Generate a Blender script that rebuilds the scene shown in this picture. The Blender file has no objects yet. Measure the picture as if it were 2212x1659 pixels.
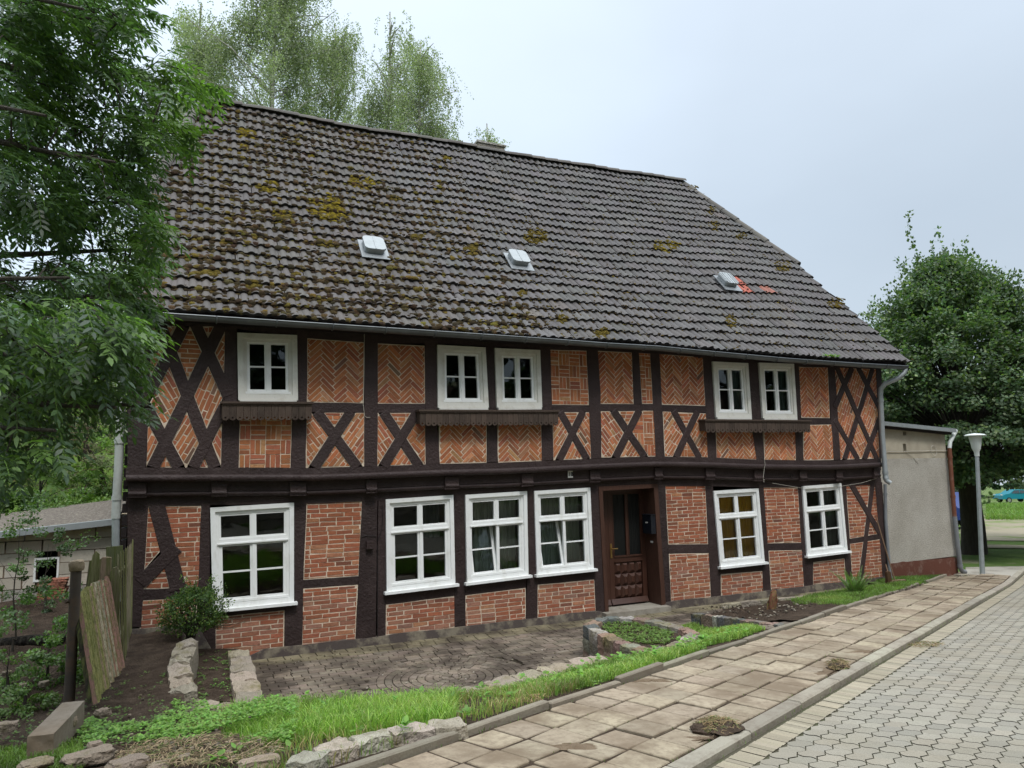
import bpy, math, random
import numpy as np
from math import sin, cos, tan, radians, pi, sqrt, atan2, floor
from mathutils import Vector, Matrix, noise
random.seed(7); rng = np.random.default_rng(7)
SC = bpy.context.scene; COL = SC.collection
# ------------------------------------------------------------------ camera
# World frame: X runs along the house front, Y into the house, Z up; the
# photographer's eye is the origin.  Image readings are on a 2212 x 1659 picture.
W, H, FPX = 2212., 1659., 1535.
pitch, roll, yaw = radians(7), radians(-1.1), radians(65)
fw = np.array([cos(pitch)*cos(yaw), cos(pitch)*sin(yaw), sin(pitch)])
r0 = np.array([sin(yaw), -cos(yaw), 0.]); u0 = np.cross(r0, fw)
RR = r0*cos(roll)+u0*sin(roll); UU = -r0*sin(roll)+u0*cos(roll)
cam = bpy.data.cameras.new("camera"); cam.sensor_width = 36; cam.lens = FPX/W*36
cam.clip_start = .05; cam.clip_end = 2000
co = bpy.data.objects.new("camera", cam); COL.objects.link(co)
co.matrix_world = Matrix([[RR[0],UU[0],-fw[0],0],[RR[1],UU[1],-fw[1],0],[RR[2],UU[2],-fw[2],0],[0,0,0,1]])
SC.camera = co
# ------------------------------------------------------------------ light
SUN_EL, SUN_AZ = radians(58), radians(200)      # azimuth of the direction TO the sun, from +X ccw
w = bpy.data.worlds.new("World"); SC.world = w; w.use_nodes = True
nt = w.node_tree; N = nt.nodes; L = nt.links; N.clear()
out = N.new('ShaderNodeOutputWorld'); bg = N.new('ShaderNodeBackground'); bg.inputs[1].default_value = .1
sky = N.new('ShaderNodeTexSky'); sky.sky_type = 'NISHITA'; sky.sun_disc = False
sky.sun_elevation = SUN_EL; sky.sun_rotation = radians(90)-SUN_AZ
tc = N.new('ShaderNodeTexCoord'); sep = N.new('ShaderNodeSeparateXYZ'); L.new(tc.outputs['Generated'], sep.inputs[0])
rmp = N.new('ShaderNodeValToRGB'); L.new(sep.outputs[2], rmp.inputs[0])   # overcast: bright zenith, paler low down
cr = rmp.color_ramp
cr.elements[0].position = 0.0; cr.elements[0].color = (5.4,6.2,6.9,1)
cr.elements[1].position = 1.0; cr.elements[1].color = (24,25.5,27,1)
e = cr.elements.new(.30); e.color = (5.4,6.35,7.4,1)
e = cr.elements.new(.60); e.color = (6.9,7.9,9.1,1)
e = cr.elements.new(.75); e.color = (19,20.5,22,1)
no = N.new('ShaderNodeTexNoise'); no.inputs['Scale'].default_value = 1.6; no.inputs['Detail'].default_value = 4
mp = N.new('ShaderNodeMapping'); mp.inputs['Scale'].default_value = (1,1,2.2); L.new(tc.outputs['Generated'], mp.inputs[0]); L.new(mp.outputs[0], no.inputs[0])
mr = N.new('ShaderNodeMapRange'); mr.inputs[1].default_value=.3; mr.inputs[2].default_value=.7; mr.inputs[3].default_value=.94; mr.inputs[4].default_value=1.07
L.new(no.outputs[0], mr.inputs[0])
# thin cloud is brighter towards the hidden sun, to the left
vm = N.new('ShaderNodeVectorMath'); vm.operation='DOT_PRODUCT'; vm.inputs[1].default_value=(cos(radians(118))*.9, sin(radians(118))*.9, .42)
L.new(tc.outputs['Generated'], vm.inputs[0])
mr2 = N.new('ShaderNodeMapRange'); mr2.inputs[1].default_value=.45; mr2.inputs[2].default_value=1.; mr2.inputs[3].default_value=.95; mr2.inputs[4].default_value=1.3
L.new(vm.outputs['Value'], mr2.inputs[0])
m0 = N.new('ShaderNodeMath'); m0.operation='MULTIPLY'; L.new(mr.outputs[0], m0.inputs[0]); L.new(mr2.outputs[0], m0.inputs[1])
mu = N.new('ShaderNodeVectorMath'); mu.operation='SCALE'; L.new(rmp.outputs[0], mu.inputs[0]); L.new(m0.outputs[0], mu.inputs['Scale'])
mx = N.new('ShaderNodeMix'); mx.data_type='RGBA'; mx.inputs[0].default_value = .92
L.new(sky.outputs[0], mx.inputs[6]); L.new(mu.outputs[0], mx.inputs[7]); L.new(mx.outputs[2], bg.inputs[0]); L.new(bg.outputs[0], out.inputs[0])
sl = bpy.data.lights.new("sun", 'SUN'); sl.energy = 1.5; sl.angle = radians(14); sl.color = (1,.97,.92)
so = bpy.data.objects.new("sun", sl); COL.objects.link(so)
sd_ = Vector((cos(SUN_EL)*cos(SUN_AZ+radians(70)), cos(SUN_EL)*sin(SUN_AZ+radians(70)), sin(SUN_EL)))
so.rotation_euler = sd_.to_track_quat('Z','Y').to_euler()
sky.sun_rotation = radians(90)-(SUN_AZ+radians(70))
SC.view_settings.view_transform = 'Standard'; SC.view_settings.look = 'None'; SC.view_settings.gamma = 1
SC.view_settings.exposure = 0.28; SC.view_settings.use_curve_mapping = False
SC.cycles.max_bounces = 8; SC.cycles.transparent_max_bounces = 12; SC.cycles.use_denoising = True
# ------------------------------------------------------------------ helpers
def ray(x, y):
    d = (x-W/2)/FPX*RR-(y-H/2)/FPX*UU+fw; return d/np.linalg.norm(d)
def proj(p):
    p = np.asarray(p, float); z = p@fw; return W/2+FPX*(p@RR)/z, H/2-FPX*(p@UU)/z
def at(x, y, z): d = ray(x, y); return d*(z/d[2])           # on the level z
def pl(x, y, Y): d = ray(x, y); return d*(Y/d[1])           # on the upright plane y = Y
def F(x, y, Y=11.): p = pl(x, y, Y); return (p[0], p[2])
q1 = lambda a, b: (a/2, b/2); q2 = lambda a, b: (1106+a/2, b/2)
q3 = lambda a, b: (a/2, 829.5+b/2); q4 = lambda a, b: (1106+a/2, 829.5+b/2)
z5 = lambda a, b: (760.4+a*.32031, 985.0+b*.32031)
z6 = lambda a, b: (1417.1+a*.29688, 985.0+b*.29688)
U1 = lambda a, b: (224.66+a*.25, 673.97+b*.25); U2 = lambda a, b: (743.1+a*.25, 673.97+b*.25)
U3 = lambda a, b: (1252.9+a*.35156, 708.53+b*.35156)
z7 = lambda a, b: (1209.7+a*.23437, 1278.8+b*.23437)
AS = radians(24.5); SD = np.array([cos(AS), sin(AS)]); TD = np.array([-sin(AS), cos(AS)])
def st2xy(s, t): return SD*s+TD*t
def xy2st(x, y): return SD[0]*x+SD[1]*y, TD[0]*x+TD[1]*y
def zst(s): return -1.55-.056*min(s, 19)-(.024*(s-19) if s > 19 else 0)
def street(x, y):
    d = ray(x, y); return d*(-1.55/(d[2]+.056*(SD@d[:2])))
def tagk(o, label=None, cat=None, group=None, kind=None):
    if label: o['label'] = label
    if cat: o['category'] = cat
    if group: o['group'] = group
    if kind: o['kind'] = kind
    return o
def empty(name, loc, label, cat, group=None):
    o = bpy.data.objects.new(name, None); COL.objects.link(o); o.location = loc; o.empty_display_size = .2
    return tagk(o, label, cat, group)
def link(name, me, parent=None):
    o = bpy.data.objects.new(name, me); COL.objects.link(o)
    if parent is not None:
        o.parent = parent
        p = parent; off = Vector((0,0,0))
        while p is not None: off += p.location; p = p.parent
        o.location = -off
        # meshes are authored in world space: shift the data instead of the object
        me.transform(Matrix.Translation(-off)); o.location = (0,0,0)
    return o
def fast(name, V, F_, col=None, mat=None, parent=None, smooth=False):
    """V (n,3), F_ (m,k) int, col (m,3)"""
    V = np.asarray(V, np.float32); F_ = np.asarray(F_, np.int32); m, k = F_.shape
    me = bpy.data.meshes.new(name); me.vertices.add(len(V)); me.vertices.foreach_set('co', V.ravel())
    me.loops.add(m*k); me.loops.foreach_set('vertex_index', F_.ravel())
    me.polygons.add(m); me.polygons.foreach_set('loop_start', np.arange(0, m*k, k, dtype=np.int32))
    me.update(calc_edges=True)
    if col is not None:
        a = me.attributes.new('Col', 'FLOAT_COLOR', 'FACE')
        c = np.ones((m, 4), np.float32); c[:, :3] = col; a.data.foreach_set('color', c.ravel())
    if smooth: me.polygons.foreach_set('use_smooth', np.ones(m, bool))
    if mat: me.materials.append(mat)
    return link(name, me, parent)
class MB:
    def __init__(s): s.v = []; s.f = []; s.c = []
    def add(s, V, Fs, c=(1,1,1)):
        b = len(s.v); s.v += [tuple(map(float, p)) for p in V]
        for f in Fs: s.f.append(tuple(b+i for i in f)); s.c.append(c)
        return s
    def prism(s, P, Q, c=(1,1,1)):          # P front ring, Q back ring
        n = len(P); s.add(list(P)+list(Q), [tuple(range(n)), tuple(range(2*n-1, n-1, -1))]+[(i, n+i, n+(i+1)%n, (i+1)%n) for i in range(n)], c); return s
    def fac(s, poly, y0, y1, c=(1,1,1)):    # polygon in the X-Z plane, from y0 (front) to y1
        return s.prism([(p[0], y0, p[1]) for p in poly], [(p[0], y1, p[1]) for p in poly], c)
    def flat(s, poly, z0, z1, c=(1,1,1)):   # polygon in plan, from z1 (top) down to z0
        a = sum(poly[i][0]*poly[(i+1)%len(poly)][1]-poly[(i+1)%len(poly)][0]*poly[i][1] for i in range(len(poly)))
        if a < 0: poly = poly[::-1]
        return s.prism([(p[0], p[1], z1) for p in poly], [(p[0], p[1], z0) for p in poly], c)
    def box(s, a, b, c=(1,1,1)):
        x0,y0,z0 = a; x1,y1,z1 = b
        return s.flat([(x0,y0),(x1,y0),(x1,y1),(x0,y1)], z0, z1, c)
    def obox(s, o, ax, ay, az, c=(1,1,1)):  # centre + half axes
        o, ax, ay, az = [np.array(q, float) for q in (o, ax, ay, az)]
        P = [o+az-ax-ay, o+az+ax-ay, o+az+ax+ay, o+az-ax+ay]; Q = [p-2*az for p in P]
        return s.prism(P, Q, c)
    def tube(s, pts, r, n=8, c=(1,1,1), caps=True):
        pts = [np.array(p, float) for p in pts]; k = len(pts)
        if not hasattr(r, '__len__'): r = [r]*k
        V = []; ref = None
        for i in range(k):
            t = pts[min(i+1, k-1)]-pts[max(i-1, 0)]; t = t/(np.linalg.norm(t)+1e-9)
            if ref is None: ref = np.cross(t, (0,0,1) if abs(t[2]) < .9 else (1,0,0))
            a = ref-t*(ref@t); a = a/(np.linalg.norm(a)+1e-9); ref = a; b = np.cross(t, a)
            V += [pts[i]+r[i]*(cos(2*pi*j/n)*a+sin(2*pi*j/n)*b) for j in range(n)]
        Fs = [(i*n+j, i*n+(j+1)%n, (i+1)*n+(j+1)%n, (i+1)*n+j) for i in range(k-1) for j in range(n)]
        if caps: Fs += [tuple(range(n-1, -1, -1)), tuple(range((k-1)*n, k*n))]
        return s.add(V, Fs, c)
    def lathe(s, o, prof, n=20, c=(1,1,1)):  # (radius, z) pairs round a vertical axis
        V = [(o[0]+r*cos(2*pi*j/n), o[1]+r*sin(2*pi*j/n), o[2]+z) for r, z in prof for j in range(n)]
        k = len(prof)
        return s.add(V, [(i*n+j, i*n+(j+1)%n, (i+1)*n+(j+1)%n, (i+1)*n+j) for i in range(k-1) for j in range(n)], c)
    def rock(s, o, ax, ay, az, seed=0, c=(1,1,1), k=4, rnd=.35, amp=.12):
        o, ax, ay, az = [np.array(q, float) for q in (o, ax, ay, az)]
        idx = {}; V = []; Fs = []
        def vid(p):
            if p not in idx:
                q = np.array(p, float)*2/k-1; n2 = q/np.linalg.norm(q)
                w_ = q*(1-rnd)+n2*rnd*1.25
                d = noise.noise_vector(Vector(tuple(q*1.3+seed*3.7)))
                w_ = w_+np.array(d)*amp*1.6
                d = noise.noise_vector(Vector(tuple(q*3.6+seed*1.7))); w_ = w_+np.array(d)*amp*.6
                idx[p] = len(V); V.append(o+ax*w_[0]+ay*w_[1]+az*w_[2])
            return idx[p]
        for f in range(3):
            for sgn in (0, k):
                for i in range(k):
                    for j in range(k):
                        q = []
                        for a, b in ((i,j),(i+1,j),(i+1,j+1),(i,j+1)):
                            p = [0,0,0]; p[f] = sgn; p[(f+1)%3] = a; p[(f+2)%3] = b; q.append(vid(tuple(p)))
                        Fs.append(tuple(q) if sgn else tuple(q[::-1]))
        return s.add(V, Fs, c)
    def build(s, name, mat, parent=None, smooth=False):
        me = bpy.data.meshes.new(name); me.from_pydata(s.v, [], s.f); me.update()
        a = me.attributes.new('Col', 'FLOAT_COLOR', 'FACE')
        c = np.ones((len(s.f), 4), np.float32); c[:, :3] = np.array(s.c, np.float32).reshape(-1, 3); a.data.foreach_set('color', c.ravel())
        if smooth:
            me.polygons.foreach_set('use_smooth', np.ones(len(s.f), bool))
            try: me.set_sharp_from_angle(angle=radians(38))
            except Exception: pass
        me.materials.append(mat)
        return link(name, me, parent)
# ------------------------------------------------------------------ materials
def mat(name, base=(.5,.5,.5), rough=.8, attr=True, n1=None, n2=None, bump=None, spec=.3, metal=0., coord='Object', stretch=(1,1,1), extra=None):
    """n1,n2 = (scale, lo, hi, colour, amount): a patchy second colour; bump = (scale, strength, detail)"""
    m = bpy.data.materials.new(name); m.use_nodes = True; t = m.node_tree; N = t.nodes; L = t.links
    b = N['Principled BSDF']; b.inputs['Roughness'].default_value = rough; b.inputs['Metallic'].default_value = metal
    b.inputs['Specular IOR Level'].default_value = spec
    tcn = N.new('ShaderNodeTexCoord'); mpn = N.new('ShaderNodeMapping'); mpn.inputs['Scale'].default_value = stretch
    L.new(tcn.outputs[coord], mpn.inputs[0]); vec = mpn.outputs[0]
    rgb = N.new('ShaderNodeRGB'); rgb.outputs[0].default_value = (*base, 1); cur = rgb.outputs[0]
    if attr:
        a = N.new('ShaderNodeAttribute'); a.attribute_name = 'Col'
        mm = N.new('ShaderNodeMix'); mm.data_type = 'RGBA'; mm.blend_type = 'MULTIPLY'; mm.inputs[0].default_value = 1
        L.new(cur, mm.inputs[6]); L.new(a.outputs[0], mm.inputs[7]); cur = mm.outputs[2]
    for nn in (n1, n2):
        if not nn: continue
        tx = N.new('ShaderNodeTexNoise'); tx.inputs['Scale'].default_value = nn[0]; tx.inputs['Detail'].default_value = 6; tx.inputs['Roughness'].default_value = .65
        L.new(vec, tx.inputs[0]); r = N.new('ShaderNodeMapRange'); r.inputs[1].default_value = nn[1]; r.inputs[2].default_value = nn[2]
        r.inputs[3].default_value = 0; r.inputs[4].default_value = nn[4]; L.new(tx.outputs[0], r.inputs[0])
        mm = N.new('ShaderNodeMix'); mm.data_type = 'RGBA'; L.new(r.outputs[0], mm.inputs[0]); L.new(cur, mm.inputs[6]); mm.inputs[7].default_value = (*nn[3], 1); cur = mm.outputs[2]
    if bump:
        tx = N.new('ShaderNodeTexNoise'); tx.inputs['Scale'].default_value = bump[0]; tx.inputs['Detail'].default_value = bump[2]; L.new(vec, tx.inputs[0])
        bm = N.new('ShaderNodeBump'); bm.inputs['Strength'].default_value = bump[1]; bm.inputs['Distance'].default_value = bump[3] if len(bump) > 3 else .02
        L.new(tx.outputs[0], bm.inputs['Height']); L.new(bm.outputs[0], b.inputs['Normal'])
    L.new(cur, b.inputs['Base Color'])
    return m
def leafmat(name, base, rough=.5, trans=.35, spec=.35, back=1.25):
    m = mat(name, base, rough, spec=spec); t = m.node_tree; N = t.nodes; L = t.links
    b = N['Principled BSDF']; o = N['Material Output']; src = b.inputs['Base Color'].links[0].from_socket
    tr = N.new('ShaderNodeBsdfTranslucent'); mm = N.new('ShaderNodeMix'); mm.data_type = 'RGBA'; mm.blend_type = 'MULTIPLY'; mm.inputs[0].default_value = 1
    L.new(src, mm.inputs[6]); mm.inputs[7].default_value = (back*1.1, back*1.35, back*.5, 1); L.new(mm.outputs[2], tr.inputs[0])
    ms = N.new('ShaderNodeMixShader'); ms.inputs[0].default_value = trans; L.new(b.outputs[0], ms.inputs[1]); L.new(tr.outputs[0], ms.inputs[2]); L.new(ms.outputs[0], o.inputs[0])
    return m
M = {}
M['brick'] = mat('brick', (1,1,1), .9, n1=(28,.46,.72,(.15,.065,.045),.6), n2=(9,.55,.8,(.42,.33,.26),.30), bump=(70,.6,4,.006))
M['brick_up'] = mat('brick_up', (1,1,1), .9, n1=(26,.46,.72,(.19,.075,.04),.6), n2=(6,.6,.8,(.5,.3,.17),.25), bump=(70,.6,4,.006))
M['mortar'] = mat('mortar', (.68,.57,.45), .95, n1=(8,.42,.68,(.36,.27,.19),.75), bump=(60,.5,3,.006))
M['timber'] = mat('timber', (.034,.0205,.0195), .6, n1=(3.2,.48,.70,(.062,.042,.040),.65), n2=(38,.56,.72,(.010,.006,.006),.75), bump=(30,.9,6,.014), spec=.35, stretch=(1,1,1))
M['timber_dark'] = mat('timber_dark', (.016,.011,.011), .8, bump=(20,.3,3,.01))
M['white'] = mat('white_paint', (.82,.83,.82), .45, n1=(7,.52,.74,(.55,.54,.48),.5), n2=(60,.66,.74,(.3,.27,.2),.5), bump=(14,.15,3,.01), spec=.4, stretch=(1,1,.6))
M['white_old'] = mat('old_white_paint', (.66,.65,.60), .6, n1=(7,.5,.75,(.42,.38,.3),.5), n2=(50,.66,.72,(.15,.12,.09),.6), bump=(20,.3,3,.01))
M['door'] = mat('door_wood', (.062,.027,.018), .42, n1=(8,.4,.75,(.045,.015,.008),.7), bump=(12,.15,4,.01), spec=.5, stretch=(4,4,.5))
M['doorframe'] = mat('door_frame_wood', (.075,.035,.024), .55, n1=(8,.4,.75,(.035,.018,.012),.7), bump=(12,.2,4,.01), stretch=(4,4,.5))
M['sill_wood'] = mat('shelf_wood', (.062,.042,.032), .8, n1=(14,.45,.75,(.11,.085,.065),.6), bump=(30,.4,3,.01), stretch=(3,3,.5))
M['tile'] = mat('roof_tile', (.112,.106,.102), .85, n1=(2.2,.4,.7,(.083,.077,.072),.6), n2=(26,.58,.74,(.20,.19,.17),.5), bump=(50,.5,4,.008))
M['moss'] = mat('moss', (1,1,1), 1., bump=(120,1.,4,.03), spec=.05)
M['redtile'] = mat('new_red_tile', (.36,.095,.065), .7, n1=(9,.5,.7,(.36,.10,.06),.5), bump=(50,.3,3,.005))
M['zinc'] = mat('zinc', (.26,.28,.29), .5, n1=(6,.4,.7,(.16,.17,.18),.7), metal=.6, spec=.5, bump=(8,.15,2,.01))
M['gutter'] = mat('dark_zinc', (.11,.12,.125), .45, n1=(4,.4,.7,(.19,.2,.21),.6), metal=.5, spec=.5)
M['zinc_pale'] = mat('pale_zinc', (.34,.365,.375), .5, n1=(9,.45,.72,(.25,.27,.27),.6), metal=.35)
M['pipe_white'] = mat('pale_pipe', (.42,.44,.42), .6, n1=(5,.45,.7,(.25,.26,.24),.6), spec=.4)
M['pipe_grey'] = mat('grey_pipe', (.20,.21,.225), .5, n1=(5,.45,.7,(.14,.145,.15),.5))
M['pipe_brown'] = mat('brown_pipe', (.16,.06,.035), .6, n1=(7,.5,.72,(.3,.22,.18),.4))
M['dark'] = mat('dark_room', (.03,.028,.026), .9)
M['curtain'] = mat('curtain', (.60,.62,.54), .9, n1=(3,.4,.7,(.2,.22,.17),.5), stretch=(14,14,.5))
M['curtain_orange'] = mat('ochre_cloth', (.95,.58,.07), .9, n1=(3,.4,.7,(.8,.45,.05),.6), stretch=(2,2,1.5))
M['curtain_blue'] = mat('pale_net', (.22,.27,.27), .9, n1=(4,.4,.7,(.13,.17,.17),.6), stretch=(8,8,.5))
M['plaster'] = mat('roughcast', (.56,.53,.47), .95, n1=(1.1,.42,.68,(.36,.32,.265),.65), n2=(30,.5,.72,(.22,.19,.15),.6), bump=(62,1.,5,.05))
M['plaster_smooth'] = mat('smooth_render', (.43,.385,.30), .95, n1=(1.6,.42,.66,(.24,.2,.15),.6), bump=(30,.25,3,.01))
M['plinth_red'] = mat('red_plinth', (.12,.045,.03), .8, n1=(4,.52,.7,(.3,.24,.2),.45), bump=(25,.4,3,.01))
M['plinth'] = mat('plinth_dark', (.085,.068,.062), .85, n1=(3.5,.46,.6,(.27,.235,.175),.75), bump=(25,.5,4,.012))
M['stone'] = mat('stone', (1,1,1), .9, n1=(7,.48,.68,(.17,.15,.11),.6), n2=(3.5,.52,.70,(.17,.145,.045),.7), bump=(30,1.,5,.04))
M['slab'] = mat('slab', (1,1,1), .9, n1=(1.7,.43,.62,(.15,.11,.072),.85), n2=(18,.46,.66,(.17,.13,.09),.65), bump=(70,.4,4,.008))
M['kerb'] = mat('kerb_concrete', (.30,.275,.23), .9, n1=(6,.45,.7,(.16,.13,.1),.7), n2=(60,.55,.75,(.14,.12,.1),.5), bump=(60,.5,4,.01))
M['paver'] = mat('road_paver', (1,1,1), .88, n1=(.7,.42,.66,(.21,.18,.125),.55), n2=(75,.5,.72,(.15,.14,.115),.55), bump=(90,.35,3,.006))
M['patio'] = mat('patio_paver', (1,1,1), .85, n1=(1.5,.44,.60,(.048,.036,.027),.85), n2=(30,.5,.75,(.07,.055,.045),.5), bump=(50,.4,4,.01))
M['joint'] = mat('joint_dirt', (.034,.026,.019), 1., n1=(8,.45,.7,(.055,.062,.03),.5), bump=(60,.6,4,.01), spec=.1)
M['roadjoint'] = mat('road_joint', (.085,.078,.055), 1., n1=(3,.5,.7,(.07,.09,.035),.6), spec=.1)
M['soil'] = mat('soil', (.052,.037,.027), 1., n1=(5,.45,.68,(.115,.085,.062),.7), n2=(38,.62,.7,(.25,.2,.15),.7), bump=(34,1.,6,.05), spec=.1)
M['lawn'] = mat('lawn', (.085,.14,.035), 1., n1=(.35,.52,.62,(.27,.23,.17),.85), n2=(6,.4,.7,(.06,.10,.025),.6), bump=(20,.6,4,.05), spec=.1)
M['meadow'] = mat('meadow', (.13,.22,.045), 1., n1=(.6,.4,.65,(.22,.30,.06),.8), n2=(9,.4,.7,(.09,.15,.035),.5), bump=(12,1.,5,.1), spec=.1)
M['hill'] = mat('hill_green', (.075,.13,.03), 1., n1=(.8,.4,.7,(.04,.075,.02),.8), n2=(9,.4,.7,(.13,.2,.05),.5), bump=(12,1.,5,.2), spec=.1)
M['worn'] = mat('worn_ground', (.27,.24,.175), 1., n1=(.45,.50,.60,(.13,.19,.05),.85), n2=(12,.4,.7,(.22,.19,.14),.5), bump=(30,.6,4,.03), spec=.1)
M['dirt'] = mat('washed_dirt', (.135,.098,.066), 1., n1=(9,.4,.65,(.19,.145,.10),.8), bump=(50,.8,5,.02), spec=.1)
M['gravel'] = mat('gravel', (.38,.35,.30), 1., n1=(1.5,.45,.65,(.16,.14,.11),.7), n2=(40,.45,.7,(.42,.4,.35),.6), bump=(60,.7,4,.02))
M['bark'] = mat('bark', (.05,.042,.034), .95, bump=(14,1.,5,.05), stretch=(3,3,.5), n1=(6,.45,.7,(.10,.09,.07),.5))
M['bark_birch'] = mat('birch_bark', (.5,.48,.43), .8, n1=(5,.5,.62,(.07,.06,.05),.9), stretch=(1,1,2.5))
M['oldwood'] = mat('weathered_wood', (1,1,1), .9, n1=(5,.45,.62,(.12,.14,.035),.75), n2=(12,.5,.7,(.07,.05,.04),.6), bump=(16,.7,5,.01), stretch=(7,7,.5))
M['rust'] = mat('rusty_pipe', (.075,.06,.05), .75, n1=(7,.45,.65,(.14,.085,.05),.7), bump=(30,.4,3,.01))
M['block'] = mat('aerated_block', (1,1,1), .95, n1=(9,.5,.75,(.25,.22,.18),.5), bump=(40,.5,4,.01))
M['felt'] = mat('roof_felt', (.115,.098,.082), .95, n1=(24,.50,.62,(.33,.29,.235),.85), bump=(60,.7,3,.02))
M['lamp_grey'] = mat('galvanised', (.36,.39,.40), .45, metal=.4, n1=(9,.45,.7,(.26,.28,.28),.6))
M['lamp_white'] = mat('lamp_white', (.62,.66,.64), .35)
M['redroof'] = mat('red_roof', (.33,.10,.055), .9, n1=(6,.4,.7,(.22,.07,.04),.6))
M['wallwhite'] = mat('white_render', (.62,.62,.60), .9)
M['blackbox'] = mat('black_metal', (.008,.01,.016), .3, spec=.6)
M['brass'] = mat('brass', (.42,.28,.1), .35, metal=.9)
M['cable'] = mat('cable', (.45,.42,.36), .7)
M['numberplate'] = mat('number_plate', (.75,.74,.70), .4)
M['black'] = mat('black', (.01,.01,.01), .6)
M['bristle'] = mat('bristle', (.22,.07,.035), .9, bump=(90,1.,2,.02))
M['wood_handle'] = mat('wood_handle', (.16,.10,.06), .7)
M['carteal'] = mat('teal_paint', (.0,.17,.22), .25, spec=.6, attr=False)
M['carblue'] = mat('blue_paint', (.01,.03,.17), .25, spec=.6, attr=False)
M['tyre'] = mat('tyre', (.015,.015,.016), .8); M['rim'] = mat('rim', (.4,.4,.41), .35, metal=.6)
M['carglass'] = mat('car_glass', (.03,.045,.05), .08, spec=.7)
M['ash'] = leafmat('ash_leaf', (1,1,1), .42, .40, .5)
M['birch'] = leafmat('birch_leaf', (1,1,1), .5, .35)
M['linden'] = leafmat('linden_leaf', (1,1,1), .5, .30)
M['bush'] = leafmat('bush_leaf', (1,1,1), .45, .30)
M['grass'] = leafmat('grass_blade', (1,1,1), .5, .35)
M['straw'] = mat('dry_stalk', (1,1,1), .9)
def glassmat(name, refl, tint):
    m = bpy.data.materials.new(name); m.use_nodes = True; t = m.node_tree; N = t.nodes; L = t.links; N.clear()
    o = N.new('ShaderNodeOutputMaterial'); g = N.new('ShaderNodeBsdfGlossy'); g.inputs['Roughness'].default_value = .02; g.inputs[0].default_value = (*tint, 1)
    tr = N.new('ShaderNodeBsdfTransparent'); tr.inputs[0].default_value = (.72,.78,.75,1)
    lw = N.new('ShaderNodeFresnel'); lw.inputs[0].default_value = refl
    nz = N.new('ShaderNodeTexNoise'); nz.inputs['Scale'].default_value = 2.2; tcn = N.new('ShaderNodeTexCoord'); L.new(tcn.outputs['Object'], nz.inputs[0])
    bm = N.new('ShaderNodeBump'); bm.inputs['Strength'].default_value = .05; bm.inputs['Distance'].default_value = .05; L.new(nz.outputs[0], bm.inputs['Height'])
    L.new(bm.outputs[0], g.inputs['Normal']); mx = N.new('ShaderNodeMixShader')
    L.new(lw.outputs[0], mx.inputs[0]); L.new(tr.outputs[0], mx.inputs[1]); L.new(g.outputs[0], mx.inputs[2]); L.new(mx.outputs[0], o.inputs[0])
    return m
M['glass'] = glassmat('window_glass', 1.62, (.9,.95,.95))
M['doorglass'] = mat('ribbed_glass', (.010,.011,.011), .3, spec=.3, bump=(9,.6,1,.02), stretch=(6,6,.3))
def rc(base, v=.15, h=.025):
    k = 1+random.uniform(-v, v); return tuple(max(.001, b*k*(1+random.uniform(-h, h))) for b in base)
# ================================================================== HOUSE
YG, YU = 11.0, 10.84            # planes of the ground-floor front and of the jettied upper front
HX0, HX1 = -.62, 14.05; HYB = 20.6
house = empty('timber_framed_house', (6.7, 11, -2.55), 'long two-storey half-timbered house with orange-red brick panels, white windows and mossy grey tile roof', 'house')
def clip(poly, a, b, c):        # keep a*x+b*z+c >= 0
    o = []; n = len(poly)
    for i in range(n):
        p, q = poly[i], poly[(i+1) % n]; dp = a*p[0]+b*p[1]+c; dq = a*q[0]+b*q[1]+c
        if dp >= 0: o.append(p)
        if (dp >= 0) != (dq >= 0):
            t = dp/(dp-dq); o.append((p[0]+t*(q[0]-p[0]), p[1]+t*(q[1]-p[1])))
    return o
def area(p): return .5*sum(p[i][0]*p[(i+1)%len(p)][1]-p[(i+1)%len(p)][0]*p[i][1] for i in range(len(p)))
def ccw(p): return p if area(p) > 0 else p[::-1]
def edges(p, inset=0.):
    p = ccw(p); E = []
    for i in range(len(p)):
        x0,z0 = p[i]; x1,z1 = p[(i+1)%len(p)]; l = sqrt((x1-x0)**2+(z1-z0)**2)
        if l < 1e-5: continue
        a, b = -(z1-z0)/l, (x1-x0)/l; E.append((a, b, -(a*x0+b*z0)-inset))
    return E
def inside_clip(q, E):
    for e in E:
        q = clip(q, *e)
        if len(q) < 3: return []
    return q
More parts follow.
